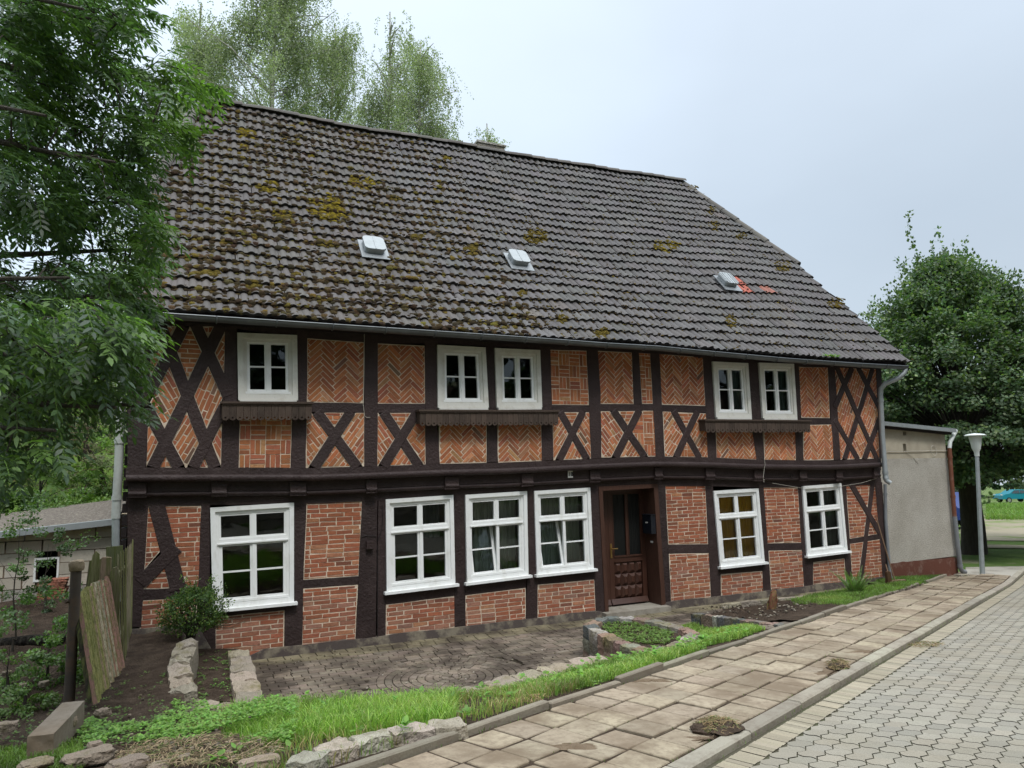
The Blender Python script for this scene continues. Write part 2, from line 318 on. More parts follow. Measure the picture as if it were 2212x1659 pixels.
def tiles(pattern, x0, x1, z0, z1, ang, ph):
    """yield brick rectangles (list of 4 points) covering the box"""
    cx, cz = (x0+x1)/2, (z0+z1)/2; R_ = sqrt((x1-x0)**2+(z1-z0)**2)/2+.3
    ca, sa = cos(ang), sin(ang)
    tr = lambda a, b: (cx+a*ca-b*sa, cz+a*sa+b*ca)
    j = .0048
    def rect(a0, b0, a1, b1): return [tr(a0+j, b0+j), tr(a1-j, b0+j), tr(a1-j, b1-j), tr(a0+j, b1-j)]
    if pattern == 'run':
        h, l, j = .066, .248, .0060; n = int(R_/h)+1
        for r in range(-n, n+1):
            off = (r % 2)*l/2+ph+random.uniform(-.02, .02); a = -R_-l+off
            while a < R_:
                w_ = l if random.random() < .94 else l/2
                yield rect(a, r*h, a+w_, r*h+h); a += w_
    elif pattern == 'herr':
        w_, k = .0665, 4; n = int(R_/w_)+2
        for y in range(-n, n+1):
            for c in range(-n//(2*k)-2, n//(2*k)+3):
                xs = y+2*k*c; yield rect(xs*w_, y*w_, (xs+k)*w_, (y+1)*w_)
        for x in range(-n, n+1):
            for c in range(-n//(2*k)-2, n//(2*k)+3):
                ys = x-2*k*c-2*k+1; yield rect(x*w_, ys*w_, (x+1)*w_, (ys+k)*w_)
    elif pattern == 'basket':
        w_, k = .070, 3; b = w_*k; n = int(R_/b)+1
        for i in range(-n, n+1):
            for q in range(-n, n+1):
                for s in range(k):
                    if (i+q) % 2: yield rect(i*b, q*b+s*w_, i*b+b, q*b+s*w_+w_)
                    else: yield rect(i*b+s*w_, q*b, i*b+s*w_+w_, q*b+b)
def col_g(z):
    t = random.random()
    if t < .10: c = (.20,.075,.046)
    elif t < .80: c = (.325,.108,.056)
    else: c = (.39,.17,.09)
    c = rc(c, .18, .05)
    if z < -1.75:                               # lime bloom low on the wall: a stain of the bricks themselves
        k = random.uniform(0, .42) if random.random() < .6 else .04; c = tuple(c[i]*(1-k)+(.36,.25,.2)[i]*k for i in range(3))
    return c
def col_u(z):
    t = random.random()
    if t < .02: c = (.17,.10,.07)
    elif t < .2: c = (.33,.115,.065)
    elif t < .9: c = (.41,.150,.066)
    else: c = (.44,.22,.11)
    return rc(c, .24, .07)
def panel(D, Y, pat, braces=(), angs=None, ph=0.):
    """D: corner readings; braces: (x0,y0,x1,y1,width) centre lines dividing the panel"""
    P = ccw([F(x, y, Y) for x, y in D]); pieces = [P]
    for br in braces:
        a, b = F(br[0], br[1], Y), F(br[2], br[3], Y); l = sqrt((b[0]-a[0])**2+(b[1]-a[1])**2)
        n_ = (-(b[1]-a[1])/l, (b[0]-a[0])/l); c = -(n_[0]*a[0]+n_[1]*a[1]); hw = br[4]/2
        np_ = []
        for p in pieces:
            for sg in (1, -1):
                q = clip(p, sg*n_[0], sg*n_[1], sg*c-hw)
                if len(q) >= 3 and abs(area(q)) > .0012: np_.append(ccw(q))
        pieces = np_
    low = Y == YG
    for i, p in enumerate(pieces):
        mo = MB(); mb = MB()
        big = inside_clip([(-99,-99),(99,-99),(99,99),(-99,99)], edges(p, -.004))
        mo.fac(ccw(big), Y-.0065, Y+.14)
        E = edges(p, .009+random.uniform(0, .004)); xs = [q[0] for q in p]; zs = [q[1] for q in p]
        pt, an = pat, 0.
        if angs: pt, an = angs[i % len(angs)]
        for R_ in tiles(pt, min(xs), max(xs), min(zs), max(zs), an, ph+random.uniform(-.05, .05)):
            if max(q[0] for q in R_) < min(xs) or min(q[0] for q in R_) > max(xs) or max(q[1] for q in R_) < min(zs) or min(q[1] for q in R_) > max(zs): continue
            jt = .0045; R_ = [(q[0]+random.uniform(-jt, jt), q[1]+random.uniform(-jt, jt)) for q in R_]
            q = inside_clip(ccw(R_), E)
            if len(q) < 3 or abs(area(q)) < .0006: continue
            zc = sum(v[1] for v in q)/len(q); yf = Y-.0090-random.uniform(0, .0035); dy = random.uniform(-.0025, .0025)
            c = col_g(zc) if low else col_u(zc)
            cx = sum(v[0] for v in q)/len(q)
            ins = [(v[0]+(cx-v[0])*.035, v[1]+(zc-v[1])*.05) for v in q]   # worn arris
            n = len(q); V = [(v[0], yf+dy*(v[0]-cx)*10, v[1]) for v in ins]+[(v[0], yf+.005, v[1]) for v in q]+[(v[0], Y+.01, v[1]) for v in q]
            Fs = [tuple(range(n))]+[(k, n+k, n+(k+1)%n, (k+1)%n) for k in range(n)]+[(n+k, 2*n+k, 2*n+(k+1)%n, n+(k+1)%n) for k in range(n)]
            mb.add(V, Fs, c)
        pn = mb.build('brick_panel', M['brick'] if low else M['brick_up'], house)
        mo.build('mortar', M['mortar'], pn)
def timber(D, Y, name='post', proud=.016, depth=.2, n=8, wob=.004):
    P = [F(x, y, Y) for x, y in D] if D and len(D[0]) == 2 else D
    P = ccw(P); Q = []
    for i in range(len(P)):                    # hand-hewn edges wander a little
        a, b = P[i], P[(i+1)%len(P)]; l = sqrt((a[0]-b[0])**2+(a[1]-b[1])**2); k = max(1, int(l/.22))
        for s in range(k):
            t = s/k; o = noise.noise(Vector((a[0]*3+t*l*2.3, a[1]*3, i)))*wob*2.2 if s else 0
            nx, nz = -(b[1]-a[1])/(l+1e-6), (b[0]-a[0])/(l+1e-6)
            Q.append((a[0]+(b[0]-a[0])*t+nx*o, a[1]+(b[1]-a[1])*t+nz*o))
    cx = sum(q[0] for q in Q)/len(Q); cz = sum(q[1] for q in Q)/len(Q); m = len(Q)
    k_ = random.uniform(.8, 1.25); mb = MB()
    E = .007
    ins = [(q[0]+(E if q[0] < cx else -E), q[1]+(E if q[1] < cz else -E)) for q in Q]
    V = [(v[0], Y-proud, v[1]) for v in ins]+[(v[0], Y-proud+.007, v[1]) for v in Q]+[(v[0], Y-proud+depth, v[1]) for v in Q]
    Fs = [tuple(range(m))]+[(i, m+i, m+(i+1)%m, (i+1)%m) for i in range(m)]+[(m+i, 2*m+i, 2*m+(i+1)%m, m+(i+1)%m) for i in range(m)]+[tuple(range(3*m-1, 2*m-1, -1))]
    mb.add(V, Fs, (k_, k_, k_))
    return mb.build(name, M['timber'], house)
def brace(x0, y0, x1, y1, w_, Y, proud, name='brace'):
    a, b = F(x0, y0, Y), F(x1, y1, Y); l = sqrt((b[0]-a[0])**2+(b[1]-a[1])**2); nx, nz = -(b[1]-a[1])/l*w_/2, (b[0]-a[0])/l*w_/2
    _br(a, b, nx, nz, Y, name, proud)
def _br(a, b, nx, nz, Y, name, proud):
    P = ccw([(a[0]+nx, a[1]+nz), (a[0]-nx, a[1]-nz), (b[0]-nx, b[1]-nz), (b[0]+nx, b[1]+nz)])
    inv = []
    for p in P: inv.append(proj((p[0], Y, p[1])))
    timber(inv, Y, name, proud, .15)
Z = lambda fn, pts: [fn(*p) for p in pts]
# ---- ground floor brick panels
panel(Z(q3, [(638,528),(651,530),(697,715),(624,800)]), YG, 'run')
panel(Z(q3, [(621,884),(712,788),(734,884)]), YG, 'run')
panel(Z(q3, [(706,528),(871,527),(864,880),(802,880),(762,733)]), YG, 'run')
panel(Z(q3, [(609,935),(850,920),(848,1040),(700,1053),(605,1062)]), YG, 'run')
panel(Z(q3, [(930,1008),(1228,977),(1225,1170),(930,1205)]), YG, 'run')
panel(Z(q3, [(1325,512),(1565,507),(1550,828),(1310,845)]), YG, 'run')
panel(Z(q3, [(1305,885),(1545,868),(1535,1128),(1303,1160)]), YG, 'run')
panel(Z(z5, [(230,1003),(693,945),(695,1170),(228,1240)]), YG, 'run')
panel(Z(z5, [(762,940),(1168,890),(1170,1108),(762,1165)]), YG, 'run')
panel(Z(z5, [(1250,868),(1632,833),(1643,1045),(1250,1095)]), YG, 'run')
panel(Z(z6, [(62,198),(357,208),(376,640),(88,642)]), YG, 'run')
panel(Z(z6, [(93,712),(385,708),(400,1045),(107,1075)]), YG, 'run')
panel(Z(z6, [(470,860),(772,838),(780,995),(473,1030)]), YG, 'run')
panel(Z(z6, [(778,230),(1030,230),(1057,630),(805,635)]), YG, 'run')
panel(Z(z6, [(818,690),(1062,685),(1077,955),(835,985)]), YG, 'run')
panel(Z(z6, [(1140,775),(1368,745),(1380,915),(1140,948)]), YG, 'run')
B1 = (*z6(1408,195), *z6(1625,560), .13); B2 = (*z6(1574,190), *z6(1488,885), .12)
panel(Z(z6, [(1378,205),(1605,200),(1626,570),(1410,600)]), YG, 'run', [B1, B2])
panel(Z(z6, [(1410,640),(1630,605),(1648,885),(1422,905)]), YG, 'run', [B2])
# ---- ground floor timbers
def prf(*pts): return list(pts)
timber(Z(q3, [(549,522),(641,522),(610,1050),(552,1050)]), YG)                       # corner post
timber(Z(q3, [(870,520),(908,520),(905,985),(932,1010),(932,1150),(846,1150),(862,700)]), YG)
timber(Z(q3, [(1266,505),(1324,505),(1311,840),(1304,1172),(1226,1172),(1230,960),(1268,945)]), YG)
timber(Z(q3, [(1563,502),(1631,502),(1624,1122),(1533,1128),(1548,830)]), YG)
timber([q3(1633,500), q3(1664,500), z5(227,1250), z5(166,1262)], YG)
timber(Z(z5, [(680,232),(757,232),(766,1168),(690,1180)]), YG)
timber(Z(z5, [(1174,222),(1222,222),(1250,860),(1250,1098),(1168,1110),(1180,800)]), YG)
timber(Z(z5, [(1600,200),(1658,195),(1706,1075),(1643,1092),(1632,833)]), YG)
timber(Z(z5, [(2052,178),(2110,178),(2150,1000),(2108,1014)]), YG)
timber(Z(z6, [(355,200),(410,200),(468,830),(470,1030),(399,1048)]), YG)
timber(Z(z6, [(738,225),(780,225),(836,990),(777,1000),(770,775)]), YG)
timber(Z(z6, [(1028,215),(1054,215),(1090,725),(1142,770),(1140,955),(1075,958)]), YG)
timber(Z(z6, [(1338,200),(1380,198),(1424,890),(1380,900)]), YG)
timber(Z(z6, [(1588,190),(1642,190),(1692,890),(1648,900)]), YG)
brace(*q3(676,522), *q3(772,890), .20, YG, .020); brace(*q3(605,862), *q3(765,705), .17, YG, .026)
brace(*B1, YG, .024); brace(*B2, YG, .019)
for p in (Z(q3, [(609,888),(745,880),(862,875),(858,925),(735,930),(607,936)]), Z(q3, [(930,975),(1270,942),(1232,978),(930,1009)]),
          Z(q3, [(1306,846),(1551,829),(1547,867),(1303,885)]), Z(z5, [(222,930),(690,870),(692,945),(228,1004)]),
          Z(z5, [(758,862),(1176,812),(1170,890),(760,941)]), Z(z5, [(1246,812),(1636,772),(1634,833),(1246,869)]),
          Z(z6, [(86,643),(380,640),(387,707),(92,713)]), Z(z6, [(462,818),(778,785),(776,836),(466,862)]),
          Z(z6, [(802,636),(1060,630),(1064,684),(815,690)]), Z(z6, [(1088,738),(1392,695),(1372,745),(1138,775)]),
          Z(z6, [(1408,600),(1628,563),(1632,606),(1410,641)])): timber(p, YG, 'rail', .010)
# ---- upper floor panels
H45 = radians(45)
WU = YU
a1 = (*U1(489,130), *U1(961,1345), .155); a2 = (*U1(790,110), *U1(1075,730), .15); a3 = (*U1(1012,120), *U1(420,1345), .155)
a4 = (*U1(690,120), *U1(385,700), .15); a5 = (*U1(372,835), *U1(648,1345), .15); a6 = (*U1(1040,815), *U1(766,1345), .145)
dia = [('run', radians(62)), ('basket', 0), ('run', radians(-60)), ('run', radians(70)), ('run', 0), ('run', radians(60)), ('run', radians(-65))]
panel(Z(U1, [(405,125),(1055,125),(1012,1345),(362,1345)]), WU, 'run', [a1,a2,a3,a4,a5,a6], dia)
panel(Z(U1, [(1170,860),(1628,860),(1612,1352),(1162,1350)]), WU, 'basket')
panel([q1(1327,1463), q1(1573,1480), q3(1570,83), q3(1325,78)], WU, 'herr', angs=[('herr', H45)])
x1 = [(*q3(1368,120), *q3(1545,360), .15), (*q3(1515,120), *q3(1356,362), .15)]
xa = [('run', radians(-50)), ('run', 0), ('run', radians(50)), ('basket', H45)]
panel(Z(q3, [(1322,122),(1574,125),(1573,355),(1322,362)]), WU, 'run', x1, [('run', radians(55)), ('run', radians(0)), ('run', radians(50)), ('run', radians(-52))])
panel([q1(1630,1485), q1(1835,1495), q3(1836,85), q3(1629,85)], WU, 'herr', angs=[('herr', H45)])
x2 = [(*q3(1655,122), *q3(1810,354), .15), (*q3(1800,122), *q3(1655,356), .15)]
panel(Z(q3, [(1630,125),(1838,125),(1838,348),(1628,355)]), WU, 'run', x2, [('basket', H45), ('run', 0), ('run', radians(55)), ('run', radians(-55))])
panel(Z(U2, [(823,960),(1231,960),(1231,1300),(822,1313)]), WU, 'herr', angs=[('herr', H45)])
panel(Z(U2, [(1328,960),(1700,960),(1712,1285),(1328,1300)]), WU, 'herr', angs=[('herr', H45)])
panel(Z(U2, [(1778,328),(2095,338),(2115,803),(1790,800)]), WU, 'basket')
x3 = [(*U2(1862,862), *U2(2098,1272), .13), (*U2(2062,862), *U2(1853,1282), .13)]
panel(Z(U2, [(1803,868),(2125,868),(2135,1265),(1805,1280)]), WU, 'run', x3, [('run', radians(-55)), ('run', 0), ('run', radians(60)), ('run', radians(52))])
panel(Z(U3, [(105,142),(318,150),(330,468),(117,465)]), WU, 'herr', angs=[('herr', H45)])
panel(Z(U3, [(357,152),(430,155),(447,465),(380,465)]), WU, 'basket')
panel(Z(U3, [(483,157),(753,180),(770,478),(500,470)]), WU, 'herr', angs=[('herr', H45)])
x4 = [(*U3(203,508), *U3(397,793), .14), (*U3(362,506), *U3(213,798), .14)]
panel(Z(U3, [(122,512),(455,508),(465,788),(130,795)]), WU, 'run', x4, [('basket', 0), ('run', 0), ('run', radians(52)), ('run', radians(-52))])
x5 = [(*U3(572,510), *U3(732,798), .13), (*U3(718,515), *U3(586,795), .13)]
panel(Z(U3, [(508,512),(775,525),(785,797),(520,790)]), WU, 'run', x5, [('run', radians(52)), ('run', 0), ('basket', 0), ('run', radians(50))])
panel(Z(U3, [(834,625),(1080,630),(1085,810),(837,800)]), WU, 'herr', angs=[('herr', H45)])
panel(Z(U3, [(1128,630),(1322,630),(1325,817),(1133,812)]), WU, 'herr', angs=[('herr', H45)])
panel(Z(U3, [(1340,240),(1520,240),(1533,553),(1355,550)]), WU, 'herr', angs=[('herr', H45)])
panel(Z(U3, [(1372,597),(1548,592),(1557,810),(1370,812)]), WU, 'herr', angs=[('herr', H45)])
w_ = .125
e = [(*U3(1572,238), *U3(1822,808), w_), (*U3(1708,250), *U3(1836,490), w_), (*U3(1795,248), *U3(1622,808), w_),
     (*U3(1668,245), *U3(1560,490), w_), (*U3(1560,560), *U3(1705,808), w_), (*U3(1846,530), *U3(1742,808), w_)]
panel(Z(U3, [(1562,240),(1818,252),(1838,800),(1598,808)]), WU, 'run', e, [('herr', H45), ('run', radians(60)), ('run', radians(-60)), ('run', radians(58)), ('run', radians(62))])
# ---- upper floor timbers
timber(Z(U1, [(198,90),(412,90),(366,1350),(202,1350)]), WU)
timber(Z(U1, [(1046,120),(1152,120),(1152,760),(1172,940),(1162,1352),(1010,1352)]), WU)
timber(Z(U1, [(1668,150),(1757,150),(1750,900),(1742,1350),(1610,1352),(1626,780),(1670,765)]), WU)
timber([q1(1572,1460), q1(1632,1462), q3(1630,357), q3(1573,357)], WU)
timber([q1(1833,1475), q1(1890,1475), q3(1888,180), q3(1900,346), q3(1838,348)], WU)
timber(Z(U2, [(1215,290),(1296,290),(1310,830),(1330,1302),(1230,1302),(1232,830)]), WU)
timber(Z(U2, [(1686,300),(1780,300),(1808,1280),(1706,1288),(1702,830)]), WU)
timber(Z(U2, [(2093,310),(2190,312),(2216,700),(2222,1266),(2132,1268)]), WU)
timber(Z(U3, [(316,130),(359,132),(380,468),(329,470)]), WU)
timber(Z(U3, [(429,140),(485,145),(520,792),(462,792)]), WU)
timber(Z(U3, [(752,165),(806,170),(826,560),(838,800),(784,800)]), WU)
timber(Z(U3, [(1022,205),(1090,208),(1112,555),(1132,814),(1082,812),(1044,555)]), WU)
timber(Z(U3, [(1302,215),(1342,218),(1372,815),(1325,818)]), WU)
timber(Z(U3, [(1519,230),(1563,232),(1599,810),(1556,812)]), WU)
timber(Z(U3, [(1815,245),(1850,248),(1858,800),(1838,802)]), WU)
for i, b in enumerate([a1,a2,a3,a4,a5,a6]): brace(*b, WU, (.020,.022,.026,.028,.023,.027)[i])
for i, b in enumerate(x1+x2+x3+x4+x5): brace(*b, WU, (.020,.026)[i % 2])
for i, b in enumerate(e): brace(*b, WU, (.026,.023,.020,.028,.022,.029)[i])
for p in ([q3(1322,78), q3(1574,83), q3(1575,126), q3(1320,123)], [q3(1628,84), q3(1840,84), q3(1840,126), q3(1628,126)],
          Z(U2, [(1786,802),(2118,803),(2126,868),(1800,868)]), Z(U3, [(115,466),(450,466),(456,510),(120,513)]),
          Z(U3, [(498,470),(772,478),(776,527),(504,514)]), Z(U3, [(1352,551),(1535,553),(1550,594),(1368,598)])): timber(p, WU, 'rail', .010)
# ---- bands between the storeys
def lerpl(pts, x):
    if x <= pts[0][0]: return pts[0][1]
    for (a, b), (c, d) in zip(pts, pts[1:]):
        if x <= c: t = (x-a)/(c-a); return b+(d-b)*t
    return pts[-1][1]
LA = [(268,1010),(500,1010),(675,1011),(785,1008),(950,1002),(1100,999),(1276,991),(1416,986),(1531,988),(1636,993),(1801,995),(1904,990)]
def line(o0, o1): return lambda x: lerpl(LA, x)+o0+(o1-o0)*min(1, max(0, (x-275)/1625))
def band(name, top, bot, Y, depth=.25, shape='flat', x0=272, x1=1903, m=None, seg=60, bulge=.03):
    mb = MB(); prof = []
    K = 7 if shape == 'round' else 2
    V = []
    for i in range(seg+1):
        x = x0+(x1-x0)*i/seg; p, q = F(x, top(x), Y), F(x, bot(x), Y)
        ring = [(p[0], Y+depth, p[1])]
        for k in range(K):
            t = k/(K-1); z = p[1]+(q[1]-p[1])*(.5-.5*cos(pi*t)) if K > 2 else p[1]+(q[1]-p[1])*t
            ring.append((p[0], Y-(bulge*sin(pi*t) if K > 2 else 0)+noise.noise(Vector((p[0]*2, k*3, Y*9)))*.003, z))
        ring.append((q[0], Y+depth, q[1])); V += ring
    n = K+2
    Fs = [(i*n+j, i*n+j+1, (i+1)*n+j+1, (i+1)*n+j) for i in range(seg) for j in range(n-1)]+[(i*n+n-1, i*n, (i+1)*n, (i+1)*n+n-1) for i in range(seg)]
    Fs += [tuple(range(n))[::-1], tuple(range(seg*n, seg*n+n))]
    mb.add(V, Fs); return mb.build(name, m or M['timber'], house, smooth=shape == 'round')
band('sill_beam', line(0,0), line(16,9), YU-.022)
band('moulding', line(15.5,8.7), line(31,19), YU-.035, shape='round', bulge=.035)
band('frieze', line(31,19), line(40,26), YU+.05, .12)
band('plate_beam', line(64,42), line(84,55.5), YG-.018)
JX = [(276,316),(457,490),(627,662),(792,815),(962,992),(1128,1153),(1276,1298),(1416,1433),(1526,1546),(1631,1651),(1729,1745),(1808,1822),(1889,1903)]
for (a, b) in JX:
    mb = MB(); tp, bt = line(33,21), line(65,43)
    P = [F(a, tp(a), YU), F(b, tp(b), YU), F(b, bt(b), YU), F(a, bt(a), YU)]
    k = random.uniform(.85, 1.2); mb.fac([(p[0], p[1]) for p in P][::-1], YU+.012, YU+.35, (k,)*3)
    # half-round lower edge of the joist end
    z = bt((a+b)/2)-5; c0, c1 = F(a, z, YU), F(b, z, YU); mb.tube([(c0[0]+.004, YU+.03, c0[1]+.02), (c1[0]-.004, YU+.03, c1[1]+.02)], .038, 10, (k,)*3)
    mb.build('joist_end', M['timber'], house)
for (a, b), (c, d) in zip(JX, JX[1:]):
    mb = MB(); tp, md, bt = line(39,25), line(53,35), line(64,42)
    P = [F(x, f(x), YU+.04) for x, f in ((b+1,tp),(c-1,tp),(c-1,md),(b+1,md))]; k = random.uniform(.8, 1.15)
    mb.fac(P[::-1], YU+.055, YU+.2, (k,)*3)
    P = [F(x, (md(x)+bt(x))/2, YU+.04) for x in np.linspace(b+1, c-1, 6)]
    mb.tube([(p[0], YU+.085, p[1]) for p in P], [.036]*6, 10, (k,)*3)
    mb.build('filler_board', M['timber'], house, smooth=True)
# top plate under the eaves and the soffit boards
TP = [(268,700),(340,704),(488,706),(520,712),(663,731),(816,742),(945,742),(1188,756),(1290,758),(1423,765),(1518,772),(1538,783),(1723,793),(1802,794),(1904,798)]
mb = MB(); K = 40; V = []
for i in range(K+1):
    x = 268+(1904-268)*i/K; p = F(x, lerpl(TP, x), YU); V += [(p[0], YU-.012, 2.42), (p[0], YU-.012, p[1]), (p[0], YU+.2, p[1]), (p[0], YU+.2, 2.42)]
mb.add(V, [(i*4+j, i*4+(j+1)%4, i*4+4+(j+1)%4, i*4+4+j) for i in range(K) for j in range(4)]+[(3,2,1,0), (K*4, K*4+1, K*4+2, K*4+3)]); mb.build('top_plate', M['timber'], house)
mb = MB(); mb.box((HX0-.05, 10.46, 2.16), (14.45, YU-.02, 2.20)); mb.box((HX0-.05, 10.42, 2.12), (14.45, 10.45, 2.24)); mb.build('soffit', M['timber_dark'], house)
# plinth
mb = MB(); K = 50; V = []
for i in range(K+1):
    x = HX0+.02+(14.0-HX0)*i/K; zt = (-1.985 if x < .35 else -2.53 if x < 1.0 else -2.44 if x < 6.9 else -2.43)+noise.noise(Vector((x*1.7, 3, 1)))*.025
    if 6.86 < x < 8.1: zt = -2.56
    V += [(x, 10.965, -2.75), (x, 10.97, zt), (x, 11.1, zt+.01), (x, 11.1, -2.75)]
mb.add(V, [(i*4+j, i*4+4+j, i*4+4+(j+1)%4, i*4+(j+1)%4) for i in range(K) for j in range(3)]+[(0,1,2,3)]); mb.build('plinth', M['plinth'], house)
# ---- the dark shell behind the frame, side and back walls
mb = MB()
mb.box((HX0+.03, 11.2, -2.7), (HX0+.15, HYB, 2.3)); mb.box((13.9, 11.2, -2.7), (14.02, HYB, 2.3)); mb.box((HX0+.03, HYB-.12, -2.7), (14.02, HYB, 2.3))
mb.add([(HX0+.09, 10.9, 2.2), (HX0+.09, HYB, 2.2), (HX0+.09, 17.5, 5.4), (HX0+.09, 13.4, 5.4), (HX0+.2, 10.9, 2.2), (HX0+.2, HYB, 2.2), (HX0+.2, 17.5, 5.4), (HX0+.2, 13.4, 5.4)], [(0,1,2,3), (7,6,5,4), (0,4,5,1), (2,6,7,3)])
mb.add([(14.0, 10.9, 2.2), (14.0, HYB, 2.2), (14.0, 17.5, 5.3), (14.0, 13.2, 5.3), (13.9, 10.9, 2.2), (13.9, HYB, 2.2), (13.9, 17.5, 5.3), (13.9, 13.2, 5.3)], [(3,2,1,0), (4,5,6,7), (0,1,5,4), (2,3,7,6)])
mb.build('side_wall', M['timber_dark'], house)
mb = MB(); mb.box((HX0+.16, 11.21, .02), (13.89, HYB-.13, .06)); mb.box((HX0+.16, 11.21, 2.1), (13.89, HYB-.13, 2.14)); mb.box((HX0+.16, 14.0, -2.6), (13.89, 14.05, 2.1)); mb.box((HX0+.16, 11.2, -2.6), (13.89, 13.99, -2.56))
mb.build('inner_wall', M['dark'], house)
# slatted cladding strip down the left corner
mb = MB()
for i in range(26): mb.box((HX0-.07, 10.98+.004*(i % 3), -1.9+i*.16), (HX0-.005, 11.3, -1.78+i*.16), rc((.8,.8,.8), .3))
mb.build('cladding', M['timber_dark'], house)
mb = MB(); mb.box((14.07, 10.9, .25), (14.16, 10.98, 1.9), (1,1,1)); mb.build('cladding', M['gutter'], house)
# ------------------------------------------------------------------ windows
def make_window(C, Y, kind, curtain=None, tilt=False, shelf=False, label=None):
    TL, TR, BR, BL = [np.array(F(x, y, Y)) for x, y in C]
    Wd = ((TR[0]-TL[0])+(BR[0]-BL[0]))/2; Ht = ((TL[1]-BL[1])+(TR[1]-BR[1]))/2
    mp = lambda u, v: (BL*(1-u)+BR*u)*(1-v)+(TL*(1-u)+TR*u)*v      # u, v in 0..1
    def bar(mb, u0, u1, v0, v1, y0, y1, yo=None, c=(1,1,1)):
        f = yo or (lambda v: 0)
        P = [mp(u0,v0), mp(u1,v0), mp(u1,v1), mp(u0,v1)]; vs = [v0,v0,v1,v1]
        mb.prism([(p[0], y0+f(v), p[1]) for p, v in zip(P, vs)], [(p[0], y1+f(v), p[1]) for p, v in zip(P, vs)], c)
    def ring(mb, u0, u1, v0, v1, wx, wz, y0, y1, yo=None):
        a, b = wx/Wd, wz/Ht
        bar(mb, u0, u1, v1-b, v1, y0, y1, yo); bar(mb, u0, u1, v0, v0+b, y0, y1, yo)
        bar(mb, u0, u0+a, v0+b, v1-b, y0, y1, yo); bar(mb, u1-a, u1, v0+b, v1-b, y0, y1, yo)
    old = kind == 'upper'; m = M['white_old'] if old else M['white']
    mb = MB()
    if old: cw = .075; ring(mb, 0, 1, 0, 1, cw, cw, Y-.055, Y+.02); ring(mb, .05/Wd, 1-.05/Wd, .04/Ht, 1-.05/Ht, .075, .07, Y-.030, Y+.05)
    else: cw = .062; ring(mb, 0, 1, 0, 1, cw, cw, Y-.05, Y+.02); ring(mb, .045/Wd, 1-.045/Wd, .03/Ht, 1-.045/Ht, .06, .06, Y-.022, Y+.07)
    a = (.12 if old else .10)/Wd; b = (.105 if old else .10)/Ht; bb = (.115 if old else .085)/Ht
    tr = None
    if not old:
        tr = .655; bar(mb, a, 1-a, tr-.028/Ht, tr+.030/Ht, Y-.026, Y+.07); bar(mb, a-.02/Wd, 1-a+.02/Wd, tr-.045/Ht, tr-.026/Ht, Y-.042, Y+.03)
        bar(mb, .5-.02/Wd, .5+.02/Wd, tr+.03/Ht, 1-b, Y-.018, Y+.07)
    wn = mb.build('window', m, house)
    if label: wn['label'] = label
    mm = M['white']
    def sash(u0, u1, v0, v1, bars=0, yo=None, wf=.045):
        s = MB(); ring(s, u0, u1, v0, v1, wf, wf, Y-.012, Y+.045, yo); ax, az = wf/Wd, wf/Ht
        for i in range(bars):
            vm_ = v0+(v1-v0)*(i+1)/(bars+1); bar(s, u0+ax, u1-ax, vm_-.011/Ht, vm_+.011/Ht, Y-.004, Y+.04, yo)
        s.build('sash', mm, wn)
        g = MB(); P_ = [(u0+ax*.9,v0+az*.9),(u1-ax*.9,v0+az*.9),(u1-ax*.9,v1-az*.9),(u0+ax*.9,v1-az*.9)]; g.add([(mp(*q)[0], Y+.02+(yo(q[1]) if yo else 0), mp(*q)[1]) for q in P_], [(0,1,2,3)]); g.build('pane', M['glass'], wn)
    if old:
        sash(a, .5, bb, 1-b, 1); sash(.5, 1-a, bb, 1-b, 1)
        s = MB(); bar(s, .5-.022/Wd, .5+.022/Wd, bb, 1-b, Y-.028, Y-.0125); s.build('mullion', mm, wn)
        s = MB(); bar(s, a-.02/Wd, 1-a+.02/Wd, bb-.02/Ht, bb+.012/Ht, Y-.036, Y-.013); s.build('weather_bar', mm, wn)
    else:
        sash(a, .5-.012/Wd, tr+.02/Ht, 1-b, 0, wf=.032); sash(.5+.012/Wd, 1-a, tr+.02/Ht, 1-b, 0, wf=.032)
        lo = bb; vt = tr-.028/Ht
        yo = (lambda v: .19*(v-lo)/(vt-lo)) if tilt else None
        sash(a, .5, lo, vt, 1, yo); sash(.5, 1-a, lo, vt, 1)
        s = MB(); bar(s, .5-.012/Wd, .5+.026/Wd, lo+.01, vt-.005, Y-.026, Y-.0125); s.build('mullion', mm, wn)
        s = MB(); bar(s, a-.02/Wd, 1-a+.02/Wd, lo-.015/Ht, lo+.016/Ht, Y-.034, Y-.013); s.build('weather_bar', mm, wn)
    # sill board
    s = MB(); ov = .045/Wd if not old else -.02/Wd; th = .04/Ht
    bar(s, -ov, 1+ov, -th, .0, Y-(.11 if not old else .075), Y+.06); s.build('sill', m, wn)
    # cloth behind
    if curtain:
        mat_, u0, u1, v0, y = curtain; n = 46; V = []; Fs = []
        for i in range(n+1):
            t = i/n; u = u0+(u1-u0)*t
            for v in (v0, .97):
                p = mp(u, v); V.append((p[0], Y+y+.025*sin(t*(u1-u0)*95+2*noise.noise(Vector((t*9, v, 1)))), p[1]))
        for i in range(n): Fs.append((2*i, 2*i+2, 2*i+3, 2*i+1))
        s = MB(); s.add(V, Fs); s.build('curtain', M[mat_], wn, smooth=True)
    return wn
